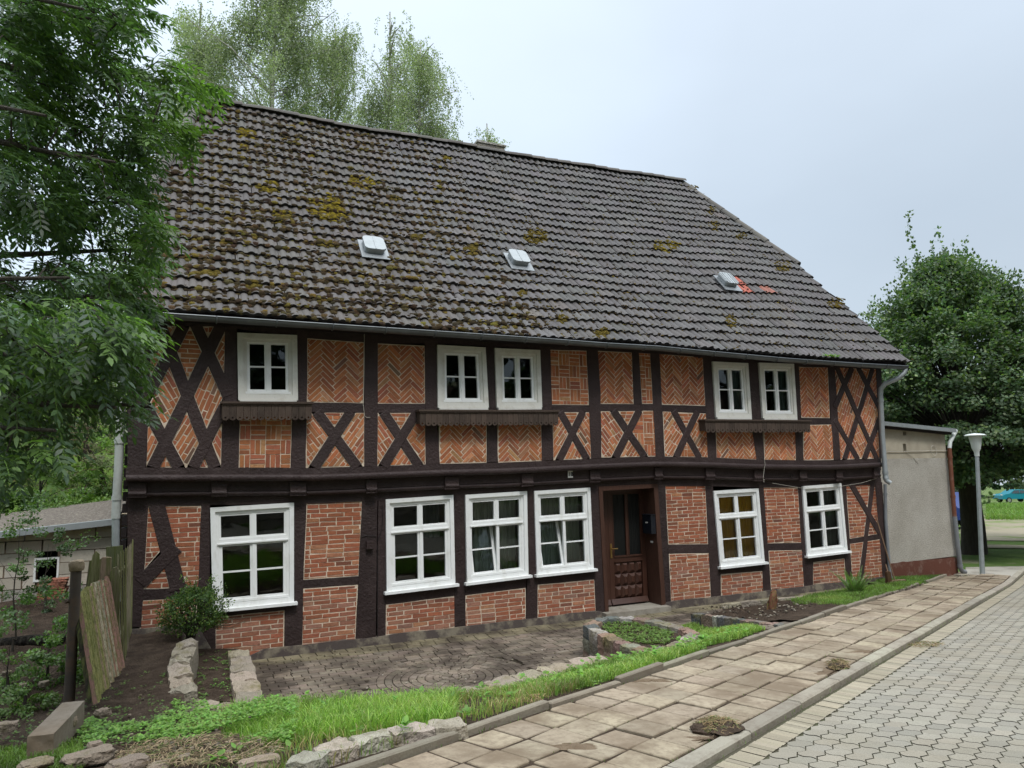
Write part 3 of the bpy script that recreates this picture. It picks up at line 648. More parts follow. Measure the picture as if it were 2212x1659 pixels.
gw = [([q3(908,534), q3(1268,512), q3(1268,938), q3(918,972)], None, False, 'widest ground-floor window, above the bushy shrub and the raised bed'),
      (Z(z5, [(223,293),(677,262),(690,858),(230,912)]), ('curtain_blue', .60, .95, .5, .5), False, None),
      (Z(z5, [(758,262),(1172,236),(1182,800),(770,850)]), ('curtain', .06, .94, .05, .26), True, 'window with pale net curtains and its lower left sash tilted in'),
      (Z(z5, [(1221,236),(1597,213),(1621,757),(1240,797)]), ('curtain', .06, .94, .05, .26), True, 'curtained window beside the door with its left sash tilted in'),
      (Z(z6, [(408,255),(733,235),(778,768),(457,803)]), ('curtain_orange', .05, .95, .05, .09), False, 'leaning window backed by ochre yellow cloth'),
      (Z(z6, [(1053,220),(1335,198),(1381,688),(1088,725)]), ('curtain_blue', .55, .95, .05, .16), False, 'last ground-floor window towards the garage')]
for c, cur, ti, lb in gw: make_window(c, YG, 'ground', cur, ti, label=lb)
uw = [(Z(U1, [(1150,183),(1664,205),(1672,765),(1158,765)]), None), (Z(U2, [(800,288),(1213,310),(1241,828),(802,830)]), None),
      (Z(U2, [(1295,315),(1683,333),(1701,825),(1311,828)]), None), (Z(U3, [(805,208),(1022,218),(1044,551),(825,550)]), ('curtain_blue', .58, .92, .05, .12)),
      (Z(U3, [(1090,215),(1303,222),(1323,556),(1112,555)]), ('curtain_blue', .58, .92, .05, .12))]
for c, cur in uw: make_window(c, YU, 'upper', cur)
# ------------------------------------------------------------------ flower shelves with scalloped aprons
def shelf(A, B, zt, zs, n, lab):
    """A,B: left/right readings of the top edge; zt..zs thickness; the apron hangs in front"""
    y0 = YU-.20; a = F(*A, y0); b = F(*B, y0); L_ = b[0]-a[0]; s = MB()
    z0, z1 = a[1], b[1]; zf = lambda x: z0+(z1-z0)*(x-a[0])/L_
    s.prism([(a[0]-.02, y0-.02, z0), (b[0]+.02, y0-.02, z1), (b[0]+.02, y0-.02, z1-.03), (a[0]-.02, y0-.02, z0-.03)], [(a[0]-.02, YU-.02, z0+.004), (b[0]+.02, YU-.02, z1+.004), (b[0]+.02, YU-.02, z1-.03), (a[0]-.02, YU-.02, z0-.03)])
    s.prism([(a[0], y0-.005, z0-.031), (b[0], y0-.005, z1-.031), (b[0], y0-.005, z1-.055), (a[0], y0-.005, z0-.055)], [(a[0], YU-.02, z0-.031), (b[0], YU-.02, z1-.031), (b[0], YU-.02, z1-.055), (a[0], YU-.02, z0-.055)])
    sh = s.build('flower_shelf', M['sill_wood'], house); sh['label'] = lab
    ap = MB(); w_ = L_/n; drop = zs
    for i in range(n):
        xa, xb = a[0]+i*w_+.002, a[0]+(i+1)*w_-.002; r = (xb-xa)/2; xc = (xa+xb)/2; zt_ = zf(xc)-.056; zb = zt_-drop+r*.9; k = random.uniform(.7, 1.25)
        outer = [(xa, zt_), (xa, zb)]+[(xc-r*cos(pi*t/8), zb-r*.9*sin(pi*t/8)) for t in range(1, 8)]+[(xb, zb), (xb, zt_)]
        yf = y0+.004+random.uniform(0, .003); hr = r*.30; nh = 8
        # board with a real hole: split at the hole's mid-height
        hole = [(xc+hr*cos(2*pi*t/nh), zb-r*.05+hr*sin(2*pi*t/nh)) for t in range(nh+1)]; zh = zb-r*.05
        top = [(xa, zt_), (xa, zh), (xc-hr, zh)]+[(xc-hr*cos(pi*t/4), zh+hr*sin(pi*t/4)) for t in range(1, 4)]+[(xc+hr, zh), (xb, zh), (xb, zt_)]
        bot = [(xa, zh)]+[(xc-r*cos(pi*t/8), zb-r*.9*sin(pi*t/8)) for t in range(1, 8)]+[(xb, zh), (xc+hr, zh)]+[(xc+hr*cos(pi*t/4), zh-hr*sin(pi*t/4)) for t in range(1, 4)]+[(xc-hr, zh)]
        for pg in (top, bot): ap.fac(ccw(pg), yf, yf+.018, (k,)*3)
    for xx in (a[0], b[0]-.018): ap.box((xx, y0+.03, zf(xx)-.056-drop*.8), (xx+.018, YU-.02, zf(xx)-.057), (.9,)*3)
    ap.build('apron', M['sill_wood'], sh)
shelf(U1(1022,772), U1(1798,776), 0, .21, 13, 'short flower shelf with a scalloped apron under the left upper window')
shelf(U2(655,843), U2(1852,848), 0, .20, 26, 'long flower shelf with a scalloped apron under the middle pair of windows')
shelf(U3(770,560), U3(1414,566), 0, .20, 23, 'bleached flower shelf under the right pair of upper windows')
# ------------------------------------------------------------------ door
YD = 11.34
o = [F(*z5(*p), YG) for p in [(1658,205),(2055,187),(2110,1012),(1703,1070)]]
i_ = [F(*z5(*p), YG) for p in [(1685,235),(2030,215),(2082,1016),(1727,1066)]]
db = MB()
for k in range(4):
    if k == 2: continue
    P = [o[k], o[(k+1)%4], i_[(k+1)%4], i_[k]]; db.fac(ccw(P), YG-.03, YG+.05)
x0, x1 = (i_[0][0]+i_[3][0])/2, (i_[1][0]+i_[2][0])/2; zt = (i_[0][1]+i_[1][1])/2; zb = -2.46
for P in ([(i_[1][0]+.001,zt+.001),(i_[2][0]+.001,zb-.05),(i_[2][0]+.03,zb-.05),(i_[1][0]+.03,zt+.001)], [(i_[0][0]-.03,zt),(i_[3][0]-.03,zb-.05),(i_[3][0]-.001,zb-.05),(i_[0][0]-.001,zt)], [(x0-.03,zt-.0),(x1+.03,zt-.0),(x1+.03,zt+.03),(x0-.03,zt+.03)]):
    db.fac(ccw(P), YG+.051, YD+.06)
df = db.build('door_frame', M['doorframe'], house)
dl = (i_[0][0]+i_[3][0])/2; dr = (i_[1][0]+i_[2][0])/2; Wd = dr-dl; Hd = zt-zb
sp = dl+Wd*.27                                            # narrow fixed leaf | door leaf
def leaf(name, xa, xb, cols, glasses):
    d = MB(); zk = zb+.09; zm = zb+Hd*.38; st = .098
    d.fac(ccw([(xa,zb),(xa+st,zb),(xa+st,zt),(xa,zt)]), YD, YD+.045); d.fac(ccw([(xb-st,zb),(xb,zb),(xb,zt),(xb-st,zt)]), YD, YD+.045)
    d.fac(ccw([(xa+st,zt-.09),(xb-st,zt-.09),(xb-st,zt),(xa+st,zt)]), YD+.001, YD+.045)
    d.fac(ccw([(xa+st,zm-.02),(xb-st,zm-.02),(xb-st,zm+.07),(xa+st,zm+.07)]), YD-.002, YD+.045)
    d.prism([(xa+.01,YD-.05,zb+.02),(xb-.01,YD-.05,zb+.02),(xb-.01,YD,zb+.11),(xa+.01,YD,zb+.11)], [(xa+.01,YD+.04,zb),(xb-.01,YD+.04,zb),(xb-.01,YD+.04,zb+.11),(xa+.01,YD+.04,zb+.11)])
    d.fac(ccw([(xa+st,zm+.055),(xb-st,zm+.055),(xb-st,zm+.075),(xa+st,zm+.075)]), YD-.018, YD+.0)
    d.fac(ccw([(xa+st,zm-.035),(xb-st,zm-.035),(xb-st,zm-.018),(xa+st,zm-.018)]), YD-.016, YD+.0)
    gx = (xb-xa-2*st)/glasses
    for k in range(1, glasses): d.fac(ccw([(xa+st+gx*k-.022,zm+.07),(xa+st+gx*k+.022,zm+.07),(xa+st+gx*k+.022,zt-.09),(xa+st+gx*k-.022,zt-.09)]), YD+.002, YD+.045)
    lf = d.build(name, M['door'], house)
    for k in range(glasses):
        g = MB(); a_ = xa+st+gx*k+(.022 if k else 0); b_ = xa+st+gx*(k+1)-(.022 if k < glasses-1 else 0)
        g.fac(ccw([(a_,zm+.07),(b_,zm+.07),(b_,zt-.09),(a_,zt-.09)]), YD+.025, YD+.03); g.build('glass_panel', M['doorglass'], lf)
        t = MB()
        for q in ([(a_,zm+.07),(a_+.012,zm+.07),(a_+.012,zt-.09),(a_,zt-.09)], [(b_-.012,zm+.07),(b_,zm+.07),(b_,zt-.09),(b_-.012,zt-.09)], [(a_,zm+.07),(b_,zm+.07),(b_,zm+.082),(a_,zm+.082)], [(a_,zt-.102),(b_,zt-.102),(b_,zt-.09),(a_,zt-.09)]): t.fac(ccw(q), YD-.008, YD+.024)
        t.build('bead', M['door'], lf)
    pn = MB(); pa, pb = xa+st, xb-st; rows = 3; hz = (zm-.03-zb-.115)/rows; wx = (pb-pa)/cols
    for r in range(rows):
        for k in range(cols):
            ax, az = pa+wx*k, zb+.115+hz*r; m_ = .012; cx, cz = ax+wx/2, az+hz/2
            V = [(ax,YD+.03,az),(ax+wx,YD+.03,az),(ax+wx,YD+.03,az+hz),(ax,YD+.03,az+hz),
                 (ax+wx*.32,YD-.022,az+hz*.26),(ax+wx*.68,YD-.022,az+hz*.26),(ax+wx*.68,YD-.022,az+hz*.74),(ax+wx*.32,YD-.022,az+hz*.74)]
            pn.add(V, [(0,1,5,4),(1,2,6,5),(2,3,7,6),(3,0,4,7),(4,5,6,7)], rc((1,1,1), .15))
    pn.build('raised_panel', M['door'], lf)
    return lf
l1 = leaf('side_leaf', dl+.002, sp-.002, 1, 1); l2 = leaf('door', sp+.002, dr-.002, 4, 2)
h = MB(); hx = sp+.04; hz = zb+Hd*.47; h.box((hx-.018, YD-.012, hz-.14), (hx+.018, YD-.001, hz+.12)); h.tube([(hx, YD-.01, hz+.03), (hx, YD-.06, hz+.03), (hx+.02, YD-.065, hz+.03), (hx+.11, YD-.062, hz+.03)], .010, 8)
h.build('door_handle', M['brass'], l2, smooth=True)
h = MB(); P = [F(*z5(*p), 10.93) for p in [(1700,1066),(2112,1010)]]
h.box((P[0][0]-.02, 10.82, -2.62), (P[1][0]+.05, YD+.1, -2.475)); h.build('doorstep', M['kerb'], house)
# ------------------------------------------------------------------ small fixtures
c = F(1232, 1024.5, YU+.04); y = YU+.035
sign = empty('house_number_sign', (c[0], y, c[1]), 'small white house number plate reading 18 on the dark beam left of the door', 'sign')
s = MB(); hw, hh = .048, .06; s.fac([(c[0]-hw, c[1]-hh), (c[0]+hw, c[1]-hh), (c[0]+hw, c[1]+hh), (c[0]-hw, c[1]+hh)], y, y+.012); s.build('plate', M['numberplate'], sign)
cu = bpy.data.curves.new('digits', 'FONT'); cu.body = '18'; cu.size = .10; cu.align_x = 'CENTER'; cu.align_y = 'CENTER'; cu.extrude = .001; cu.offset = .0022
t_ = bpy.data.objects.new('digits', cu); COL.objects.link(t_); bpy.context.view_layer.update()
me = bpy.data.meshes.new_from_object(t_); bpy.data.objects.remove(t_); me.transform(Matrix.Translation((0, -.003, 0))@Matrix.Rotation(radians(90), 4, 'X')); me.materials.clear(); me.materials.append(M['black'])
dg = bpy.data.objects.new('digits', me); COL.objects.link(dg); dg.parent = sign
# letterbox on the right-hand door reveal
xr = i_[1][0]+(i_[2][0]-i_[1][0])*.35; zc = F(*z5(2020,455), YG)[1]
lb = empty('letterbox', (xr, 11.1, zc-.16), 'black metal letterbox with a pale name strip on the door reveal', 'letterbox')
s = MB(); s.box((xr-.11, 10.985, zc-.19), (xr-.005, 11.25, zc+.16)); s.build('box', M['blackbox'], lb)
s = MB(); s.prism([(xr-.12, 10.97, zc+.161), (xr-.004, 10.97, zc+.161), (xr-.004, 11.26, zc+.161), (xr-.12, 11.26, zc+.161)], [(xr-.12, 10.97, zc+.15), (xr-.004, 10.97, zc+.15), (xr-.004, 11.26, zc+.15), (xr-.12, 11.26, zc+.15)][::1]); s.build('lid', M['blackbox'], lb)
s = MB(); s.box((xr-.118, 11.09, zc+.00), (xr-.1101, 11.15, zc+.022)); s.build('name_strip', M['numberplate'], lb)
s = MB(); s.box((xr-.012, 11.10, zc-.36), (xr+.002, 11.16, zc-.33)); b_ = s.build('bell_push', M['numberplate'], house)
# meter box and string of cable on the double post
p = F(*z5(118,600), YG-.03); s = MB(); s.box((p[0]-.055, YG-.09, p[1]-.055), (p[0]+.055, YG-.017, p[1]+.06)); jb = s.build('junction_box', M['timber'], house)
pts = [z5(65,545), z5(100,536), z5(160,540), z5(168,575), z5(195,520), z5(208,440), z5(205,330)]
s = MB(); s.tube([(*[F(a, b, YG-.03)[0]], YG-.028, F(a, b, YG-.03)[1]) for a, b in pts], .004, 5); s.build('cable', M['black'], jb)
s = MB(); s.tube([(F(*z5(168, y_), YG)[0]+.004*sin(y_/9), YG-.026, F(*z5(168, y_), YG)[1]) for y_ in range(600, 1290, 23)], .005, 5); s.build('cable', M['black'], jb)
def wire(D, Y, r, name='hanging_wire', m='cable'):
    s = MB(); s.tube([(F(a, b, Y)[0], Y, F(a, b, Y)[1]) for a, b in D], r, 5); return s.build(name, M[m], house)
wire([U2(175,190), U2(176,400), U2(172,600), U2(166,800), U2(178,900), U2(200,912), U2(226,910)], YU-.035, .004)
wire([U3(1132,800), U3(1137,840), U3(1130,880), U3(1126,920), U3(1130,948), U3(1133,930)], YU-.075, .004)
wire([z6(845,197), z6(930,212), z6(1053,232), z6(1200,235), z6(1340,222), z6(1500,195), z6(1640,152)], YG-.07, .004)
s = MB()                                                  # ring bolt
c = F(*U3(1300,908), YU+.03); s.tube([(c[0]+.035*cos(a), YU+.028, c[1]+.04*sin(a)) for a in np.linspace(0, 2*pi, 13)], .008, 6); s.build('iron_ring', M['timber_dark'], house)
# ------------------------------------------------------------------ roof
EX0, EX1 = -.66, 14.52
def eave(x): return np.array([x, 10.39, 2.20+.012*sin(x*1.1)+.008*sin(x*2.7+1)-(.02 if x > 9 else 0)])
def ridge(x): t = (x-.18)/12.75; return np.array([x, 15.45+.40*t, 7.83+.43*t-.05*sin(pi*min(1, max(0, t)))])
def sst0(a, b, x): t = min(1, max(0, (x-a)/(b-a))); return t*t*(3-2*t)
def RP(x, f, h=0.):                                      # roof point: fraction f up the slope, height h above the deck
    p = eave(x)*(1-f)+ridge(x)*f; s_ = .045*noise.noise(Vector((x*.45, f*3.2, 5)))-.92*f*(1-f)*(1-.75*sst0(7, 14, x))
    return p+np.array([0, -sin(radians(48)), cos(radians(48))])*(h+s_)
fh = .62; HXR = 14.42
def xlim(f):
    if f <= fh: return EX0, HXR+(EX1-HXR)*(1-f/fh)
    t = (f-fh)/(1-fh); return EX0+(.12-EX0)*t, HXR+(12.98-HXR)*t
def rfind(x, y):                                         # reading -> (x, f) on the front slope
    n_ = np.array([0, -sin(radians(48)), cos(radians(48))]); d = ray(x, y); P0 = np.array([0, 10.39, 2.2]); p = d*((P0@n_)/(d@n_))
    x_, f = p[0], (p[1]-10.39)/(ridge(p[0])[1]-10.39)
    for _ in range(6):
        a = np.array(proj(RP(x_, f, .04))); bx = (np.array(proj(RP(x_+.01, f, .04)))-a)/.01; bf = (np.array(proj(RP(x_, f+.01, .04)))-a)/.01
        dx, df = np.linalg.solve(np.stack([bx, bf], 1), np.array([x, y])-a); x_ += dx; f += df
    return x_, f
ROWS, TW = 24, .335; PX = 12
prof = [(0,0),(.05,.0),(.09,.013),(.14,.025),(.22,.031),(.30,.025),(.35,.013),(.39,.0),(.55,.0),(.59,.013),(.64,.025),(.72,.031),(.80,.025),(.85,.013),(.89,.0),(1,0)]
hipf = rfind(1725,570); fh, HXR = hipf[1], hipf[0]; print('hip corner', hipf, 'left', rfind(330,345))
red = [rfind(1590,612), rfind(1606,629), rfind(1674,633)]
x_dr = lambda c: c*.31
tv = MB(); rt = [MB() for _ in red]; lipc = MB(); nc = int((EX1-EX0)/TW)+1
for r in range(ROWS):
    f0, f1 = r/ROWS, min(1.0, (r+1.12)/ROWS); fm = (r+.5)/ROWS; xl, xr_ = xlim(f0+.2/ROWS)
    for c in range(nc):
        xa, xb = EX0+c*TW, EX0+(c+1)*TW
        if xb < xl+.03 or xa > xr_-.03: continue
        jx, jf, jh = random.uniform(-.009, .009)+.012*noise.noise(Vector((r*.7, x_dr(c), 3))), random.gauss(0, .010)/8-(.02/8 if random.random() < .03 else 0), random.uniform(0, .012); sk = random.uniform(-.006, .006)
        base = (.92, .88, .86) if xa < 4 else (1.0, 1.0, 1.03); cc = rc(base, .17, .03)
        if random.random() < .02: cc = rc((1.25,1.18,1.12), .15)
        isred = None
        for k, (rx, rf_) in enumerate(red):
            if abs((xa+xb)/2-rx) < (.175 if k < 2 else .16) and abs(fm-rf_) < .5/ROWS*1.02: isred = k
        V = []
        for (u, h_) in prof:
            x = min(max(xa+jx+u*(TW-.004), xl), xr_)
            V.append(tuple(RP(x, f0+jf, .050+h_+jh+sk*u*4)))
        for (u, h_) in prof:
            x = min(max(xa+jx+u*(TW-.004), xl if f1 < 1 else xlim(.995)[0]), xr_ if f1 < 1 else xlim(.995)[1])
            V.append(tuple(RP(x, f1+jf, .004+h_+jh*.3)))
        for (u, h_) in prof:
            x = min(max(xa+jx+u*(TW-.004), xl), xr_); V.append(tuple(RP(x, f0+jf+.001, .004+h_*.6)))
        n = len(prof); Fs = [(i, i+1, n+i+1, n+i) for i in range(n-1)]+[(0, n, 2*n), (n-1, 3*n-1, 2*n-1)]
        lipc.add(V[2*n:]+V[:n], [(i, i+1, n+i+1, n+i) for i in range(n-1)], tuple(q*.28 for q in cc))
        if isred is not None: rt[isred].add(V, Fs, (1,1,1) if isred < 2 else (.7,1.1,1.2))
        else: tv.add(V, Fs, cc)
# deck, back slope and half-hips
dk = MB()
pts = [EX0+i*(EX1-EX0)/30 for i in range(31)]
V = []
for f in np.linspace(0, 1, 33):
    xl, xr_ = xlim(f)
    for i in range(31): V.append(tuple(RP(xl+.02+(xr_-xl-.04)*i/30, f, -.035)))
dk.add(V, [(a*31+b, a*31+b+1, (a+1)*31+b+1, (a+1)*31+b) for a in range(32) for b in range(30)])
RL, RRi = ridge(.12), ridge(12.98); HL, HR = RP(EX0, fh), RP(HXR, fh); eb = lambda x: np.array([x, 21.1, 2.2])
bl = lambda p: np.array([p[0], 2*15.65-p[1], p[2]])
roof_root = dk.build('roof', M['timber_dark'], house)
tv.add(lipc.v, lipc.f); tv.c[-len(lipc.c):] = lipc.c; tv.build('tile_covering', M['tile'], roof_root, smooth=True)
for k, q in enumerate(rt):
    if q.f: o_ = q.build('replacement_tile', M['redtile'], roof_root, smooth=True); o_['label'] = ('upper newer red tile beside the right-hand hatch', 'lower newer red tile beside the right-hand hatch', 'paler pink tile farther right')[k]
bk = MB(); HLb, HRb = bl(HL), bl(HR)
bk.add([RL, RRi, HRb, eb(EX1), eb(EX0), HLb], [(0,1,2,3,4,5)]); bk.add([RL, HL, HLb], [(0,2,1)]); bk.add([RRi, HR, HRb], [(0,1,2)])
bk.build('rear_slope', M['tile'], roof_root)
vb = MB()                                                # verge boards
for X in (EX0+.03, EX1-.12):
    a, b = RP(X, 0, -.02), RP(X, fh, -.02); vb.prism([a, b, b-np.array([0,0,.16]), a-np.array([0,0,.16])], [q+np.array([.03,0,0]) for q in (a, b, b-np.array([0,0,.16]), a-np.array([0,0,.16]))])
vb.build('verge_board', M['timber_dark'], roof_root)
def caps(P, Q, n, name='ridge_cap'):
    P, Q = np.array(P), np.array(Q); d = (Q-P)/np.linalg.norm(Q-P); s_ = np.cross(d, (0,0,1)); s_ /= np.linalg.norm(s_); u_ = np.cross(s_, d); mb = MB(); l = np.linalg.norm(Q-P)/n
    for i in range(n):
        o0 = P+d*(l*i-.03); o1 = P+d*(l*(i+1)+.015); k0, k1 = .135, .115; j = random.uniform(-.012, .012); V = []
        for (oo, kk) in ((o0, k0), (o1, k1)):
            for a in range(9):
                t = pi*a/8; V.append(oo+s_*kk*cos(t)+u_*(kk*.85*sin(t)-.055+j))
        for a in range(9):
            t = pi*a/8; V.append(o0+s_*(k0-.018)*cos(t)+u_*((k0-.018)*.85*sin(t)-.055+j))
        mb.add(V, [(a, a+1, 9+a+1, 9+a) for a in range(8)]+[(18+a, 18+a+1, a+1, a) for a in range(8)], rc((1.15,1.12,1.05), .2))
    return mb.build(name, M['tile'], roof_root, smooth=True)
nr = 34
for i in range(11):
    a, b = .12+(12.86*i)/11, .12+(12.86*(i+1))/11; caps(RP(b, 1, .05), RP(a, 1, .05), 3)
caps(HL+np.array([-.02,0,.05]), RL+np.array([0,0,.05]), 8, 'hip_cap'); caps(HR+np.array([.02,0,.05]), RRi+np.array([0,0,.05]), 8, 'hip_cap')
# moss cushions
V, Fc, Cc = [], [], []
def cushion(x, f, r_, c, squash=.6, hh=.02):
    u_ = ((x-EX0)/TW) % 1; v_ = (f*ROWS) % 1; k_ = 0
    while k_ < len(prof)-2 and prof[k_+1][0] < u_: k_ += 1
    (ua, ha), (ub, hb) = prof[k_], prof[k_+1]; hs = ha+(hb-ha)*(u_-ua)/(ub-ua+1e-6)+.050-.038*v_
    o = RP(x, f, hs+hh); ex = np.array([1,0,0]); ey = np.array([0, cos(radians(48)), sin(radians(48))]); ez = np.array([0,-sin(radians(48)),cos(radians(48))])
    b = len(V); n = 6; ph_ = random.random()*6
    for rr, zz in ((1., -.1), (.85, .5), (.35, .9)):
        for k in range(n):
            a = 2*pi*k/n+ph_; w_ = r_*rr*random.uniform(.75, 1.2); V.append(o+ex*w_*cos(a)*1.15+ey*w_*sin(a)*.85+ez*zz*r_*squash)
    V.append(o+ez*r_*squash)
    for lv in range(2):
        for k in range(n): Fc.append((b+lv*n+k, b+lv*n+(k+1)%n, b+(lv+1)*n+(k+1)%n, b+(lv+1)*n+k)); Cc.append(c)
    for k in range(0, n, 2): Fc.append((b+2*n+k, b+2*n+(k+1)%n, b+2*n+(k+2)%n, b+3*n)); Cc.append(c)
def mosscol():
    t = random.random()
    return rc((.055,.041,.026) if t < .5 else (.095,.070,.034) if t < .86 else (.15,.115,.03), .3, .1)
cnt = 0
while cnt < 12500:
    x = random.uniform(EX0, EX1); f = random.random(); xl, xr_ = xlim(f)
    if not xl+.05 < x < xr_-.05: continue
    dens = .20+.75*max(0, 1-x/9)*(1-.65*f)+.12*(f < .2)
    dens *= .25+1.5*max(0, noise.noise(Vector((x*.8, f*6, 2)))*.6+noise.noise(Vector((x*2.6, f*17, 4)))*.8+.35)
    if random.random() > dens: continue
    r = int(f*ROWS); u = ((x-EX0)/TW) % 1.
    if random.random() < .78: f = (r+random.choice([random.uniform(.02, .25), random.uniform(.86, 1.02)]))/ROWS
    if random.random() < .6: x = EX0+(floor((x-EX0)/TW)+random.choice([.47, .96, .02, .45])+random.uniform(-.06, .06))*TW
    if f >= .995: continue
    cushion(x, f, random.uniform(.013, .030)*(1.5*random.choice([1,1,1.5]) if x < 5.5 else 1.0), mosscol(), hh=.0); cnt += 1
yel = [(700,445,26,1),(722,462,22,1),(610,468,16,1),(780,398,18,1),(530,290,15,1),(577,405,16,1),(678,334,9,1),(850,427,7,0),(1157,511,17,0),(1440,530,18,1),(966,341,6,1),(1545,490,12,0),(1690,577,14,0),(1600,510,8,0),
       (1535,455,9,0),(1497,405,7,0),(1806,655,12,0),(1580,695,12,0),(1215,690,9,0),(545,620,10,0),(500,470,9,0),(455,590,12,0),(705,525,12,0),(900,515,9,0),(1130,635,8,0),(1300,720,9,0),(765,385,8,1),(527,318,6,1),(1020,540,12,0),(645,590,10,0)]
for k_, (px, py, r_, y_) in enumerate(yel):
    r_ *= 1.3
    for k in range(int(r_*r_*.62)):
        a = random.uniform(0, 2*pi); q = sqrt(random.random())*r_; X_, f = rfind(px+q*cos(a)*1.2, py+q*sin(a)*.75)
        if noise.noise(Vector((X_*4.5, f*38, k_*.0)))*1.6+.75-(q/r_)*.85 < 0: continue
        if 0 < f < .99: cushion(X_, f, random.uniform(.014, .042), rc((.21,.16,.02) if (y_ and random.random() < .55) else (.12,.09,.02), .35), .55, .0)
V = np.array(V); mo_ = fast('moss', V, Fc, np.array(Cc), M['moss'], roof_root); mo_['kind'] = 'stuff'
# roof hatches
ey = np.array([0, cos(radians(48)), sin(radians(48))]); ez = np.array([0,-sin(radians(48)),cos(radians(48))]); ex = np.array([1.,0,0])
for k, (px, py, lab) in enumerate([(805,541,'left zinc roof hatch'), (1117,567,'middle zinc roof hatch'), (1567,613,'right zinc roof hatch with a slatted lid')]):
    X_, f = rfind(px, py); o = RP(X_, f, .092)
    s = MB(); s.obox(o-ey*.06, ex*.25, ey*.29, ez*.008); fl = s.build('roof_hatch', M['zinc'], roof_root); fl['label'] = lab
    def rr(w_, h_, z, r_=.07): return [o+ex*(sx*(w_-r_)+r_*cos(a))+ey*(sy*(h_-r_)+r_*sin(a))+ez*z for (sx, sy, a0) in ((1,-1,-pi/2),(1,1,0),(-1,1,pi/2),(-1,-1,pi)) for a in np.linspace(a0, a0+pi/2, 5)]
    s = MB(); s.prism(rr(.175,.20,.085), rr(.175,.20,.0)); s.build('curb', M['zinc_pale'], fl)
    s = MB(); s.prism(rr(.19,.215,.115,.085), rr(.195,.22,.086,.085)); s.obox(o+ez*.118, ex*.008, ey*.21, ez*.004)
    if k == 2:
        for q in (-.15,-.08,.08,.15): s.obox(o+ex*q+ez*.119, ex*.012, ey*.185, ez*.005, (.75,.75,.75))
    s.build('lid', M['zinc_pale'], fl)
# chimney
s = MB(); c0, c1 = pl(1032,303,16.1), pl(1090,309,16.1); zt_ = c0[2]
for i in range(14): 
    z_ = zt_-.05-i*.075
    for k in range(3): w3 = (c1[0]-c0[0])/3; s.box((c0[0]+k*w3+.004, 16.1, z_-.068), (c0[0]+(k+1)*w3-.004, 16.6, z_), rc((.30,.27,.22), .25))
s.box((c0[0]+.01, 16.11, 7.2), (c1[0]-.01, 16.59, zt_-.051), (.3,.28,.24)); s.box((c0[0]-.03, 16.07, zt_-.049), (c1[0]+.03, 16.63, zt_), (.4,.38,.34)); s.build('chimney', M['stone'], roof_root)
# gutter
GP = [(-.72, F(380,684,10.31)[1]+.01)]+[F(*p, 10.31) for p in [(380,684),(600,698),(800,711),(1000,724),(1150,734),(1300,745),(1420,752),(1470,757),(1500,760),(1600,769),(1700,778),(1830,787),(1957,794)]]
s = MB(); V = []; na = 9
for (x, z) in GP:
    for rad in (.068, .061):
        for a in range(na): t = pi*a/(na-1); V.append((x, 10.31-rad*cos(t), z-rad*sin(t)+.02))
n = 2*na; K = len(GP)
Fs = [(i*n+j, i*n+j+1, (i+1)*n+j+1, (i+1)*n+j) for i in range(K-1) for j in range(n-1) if j != na-1]
Fs += [(i*n, i*n+n-1-(na-1), (i+1)*n+na, (i+1)*n) for i in range(K-1)]
s.add(V, Fs); s.tube([(x, 10.31-.066, z+.022) for x, z in GP], .011, 6)
s.add([V[j] for j in range(na)], [tuple(range(na))]); s.add([V[(K-1)*n+j] for j in range(na)], [tuple(range(na))[::-1]])
gut = s.build('gutter', M['gutter'], house, smooth=True)
x = -.4
while x < 14.4:
    s = MB(); z = lerpl(GP, x); s.tube([(x, 10.31-.075*cos(t), z-.075*sin(t)+.02) for t in np.linspace(-.1, pi, 10)], .011, 5); x += .78; s.build('gutter_bracket', M['gutter'], gut)
def pipe(D, Y, r, m, name='downpipe', rings=(), parent=None):
    P = [np.array([F(a, b, yy)[0], yy, F(a, b, yy)[1]]) for (a, b), yy in zip(D, Y)]
    s = MB(); s.tube(P, r, 12)
    for q in rings:
        a = P[q[0]]*(1-q[1])+P[q[0]+1]*q[1]; d = P[q[0]+1]-P[q[0]]; d /= np.linalg.norm(d); s.tube([a-d*.03, a+d*.03], r*1.18, 12)
    return s.build(name, M[m], parent or house, smooth=True)
pipe([(1956,797),(1953,806),(1940,817),(1912,829),(1903,840),(1902,852),(1906,940),(1913,1030),(1915,1038),(1924,1044)], [10.31,10.31,10.4,10.6,10.68,10.7,10.7,10.7,10.68,10.62], .052, 'zinc_pale', rings=[(5,.15),(6,.9),(7,.3)])
pipe([(1912,1046),(1913,1120),(1922,1240),(1930,1265)], [10.95,10.95,10.93,10.9], .035, 'pipe_grey', rings=[(0,.3),(2,.5)])
pipe([(262,700),(262,870),(256,1010),(250,1120)], [10.95]*4, .055, 'pipe_white', rings=[(1,.6),(2,.6)]); pipe([(250,1118),(250,1175),(252,1300)], [10.95]*3, .047, 'zinc_pale')
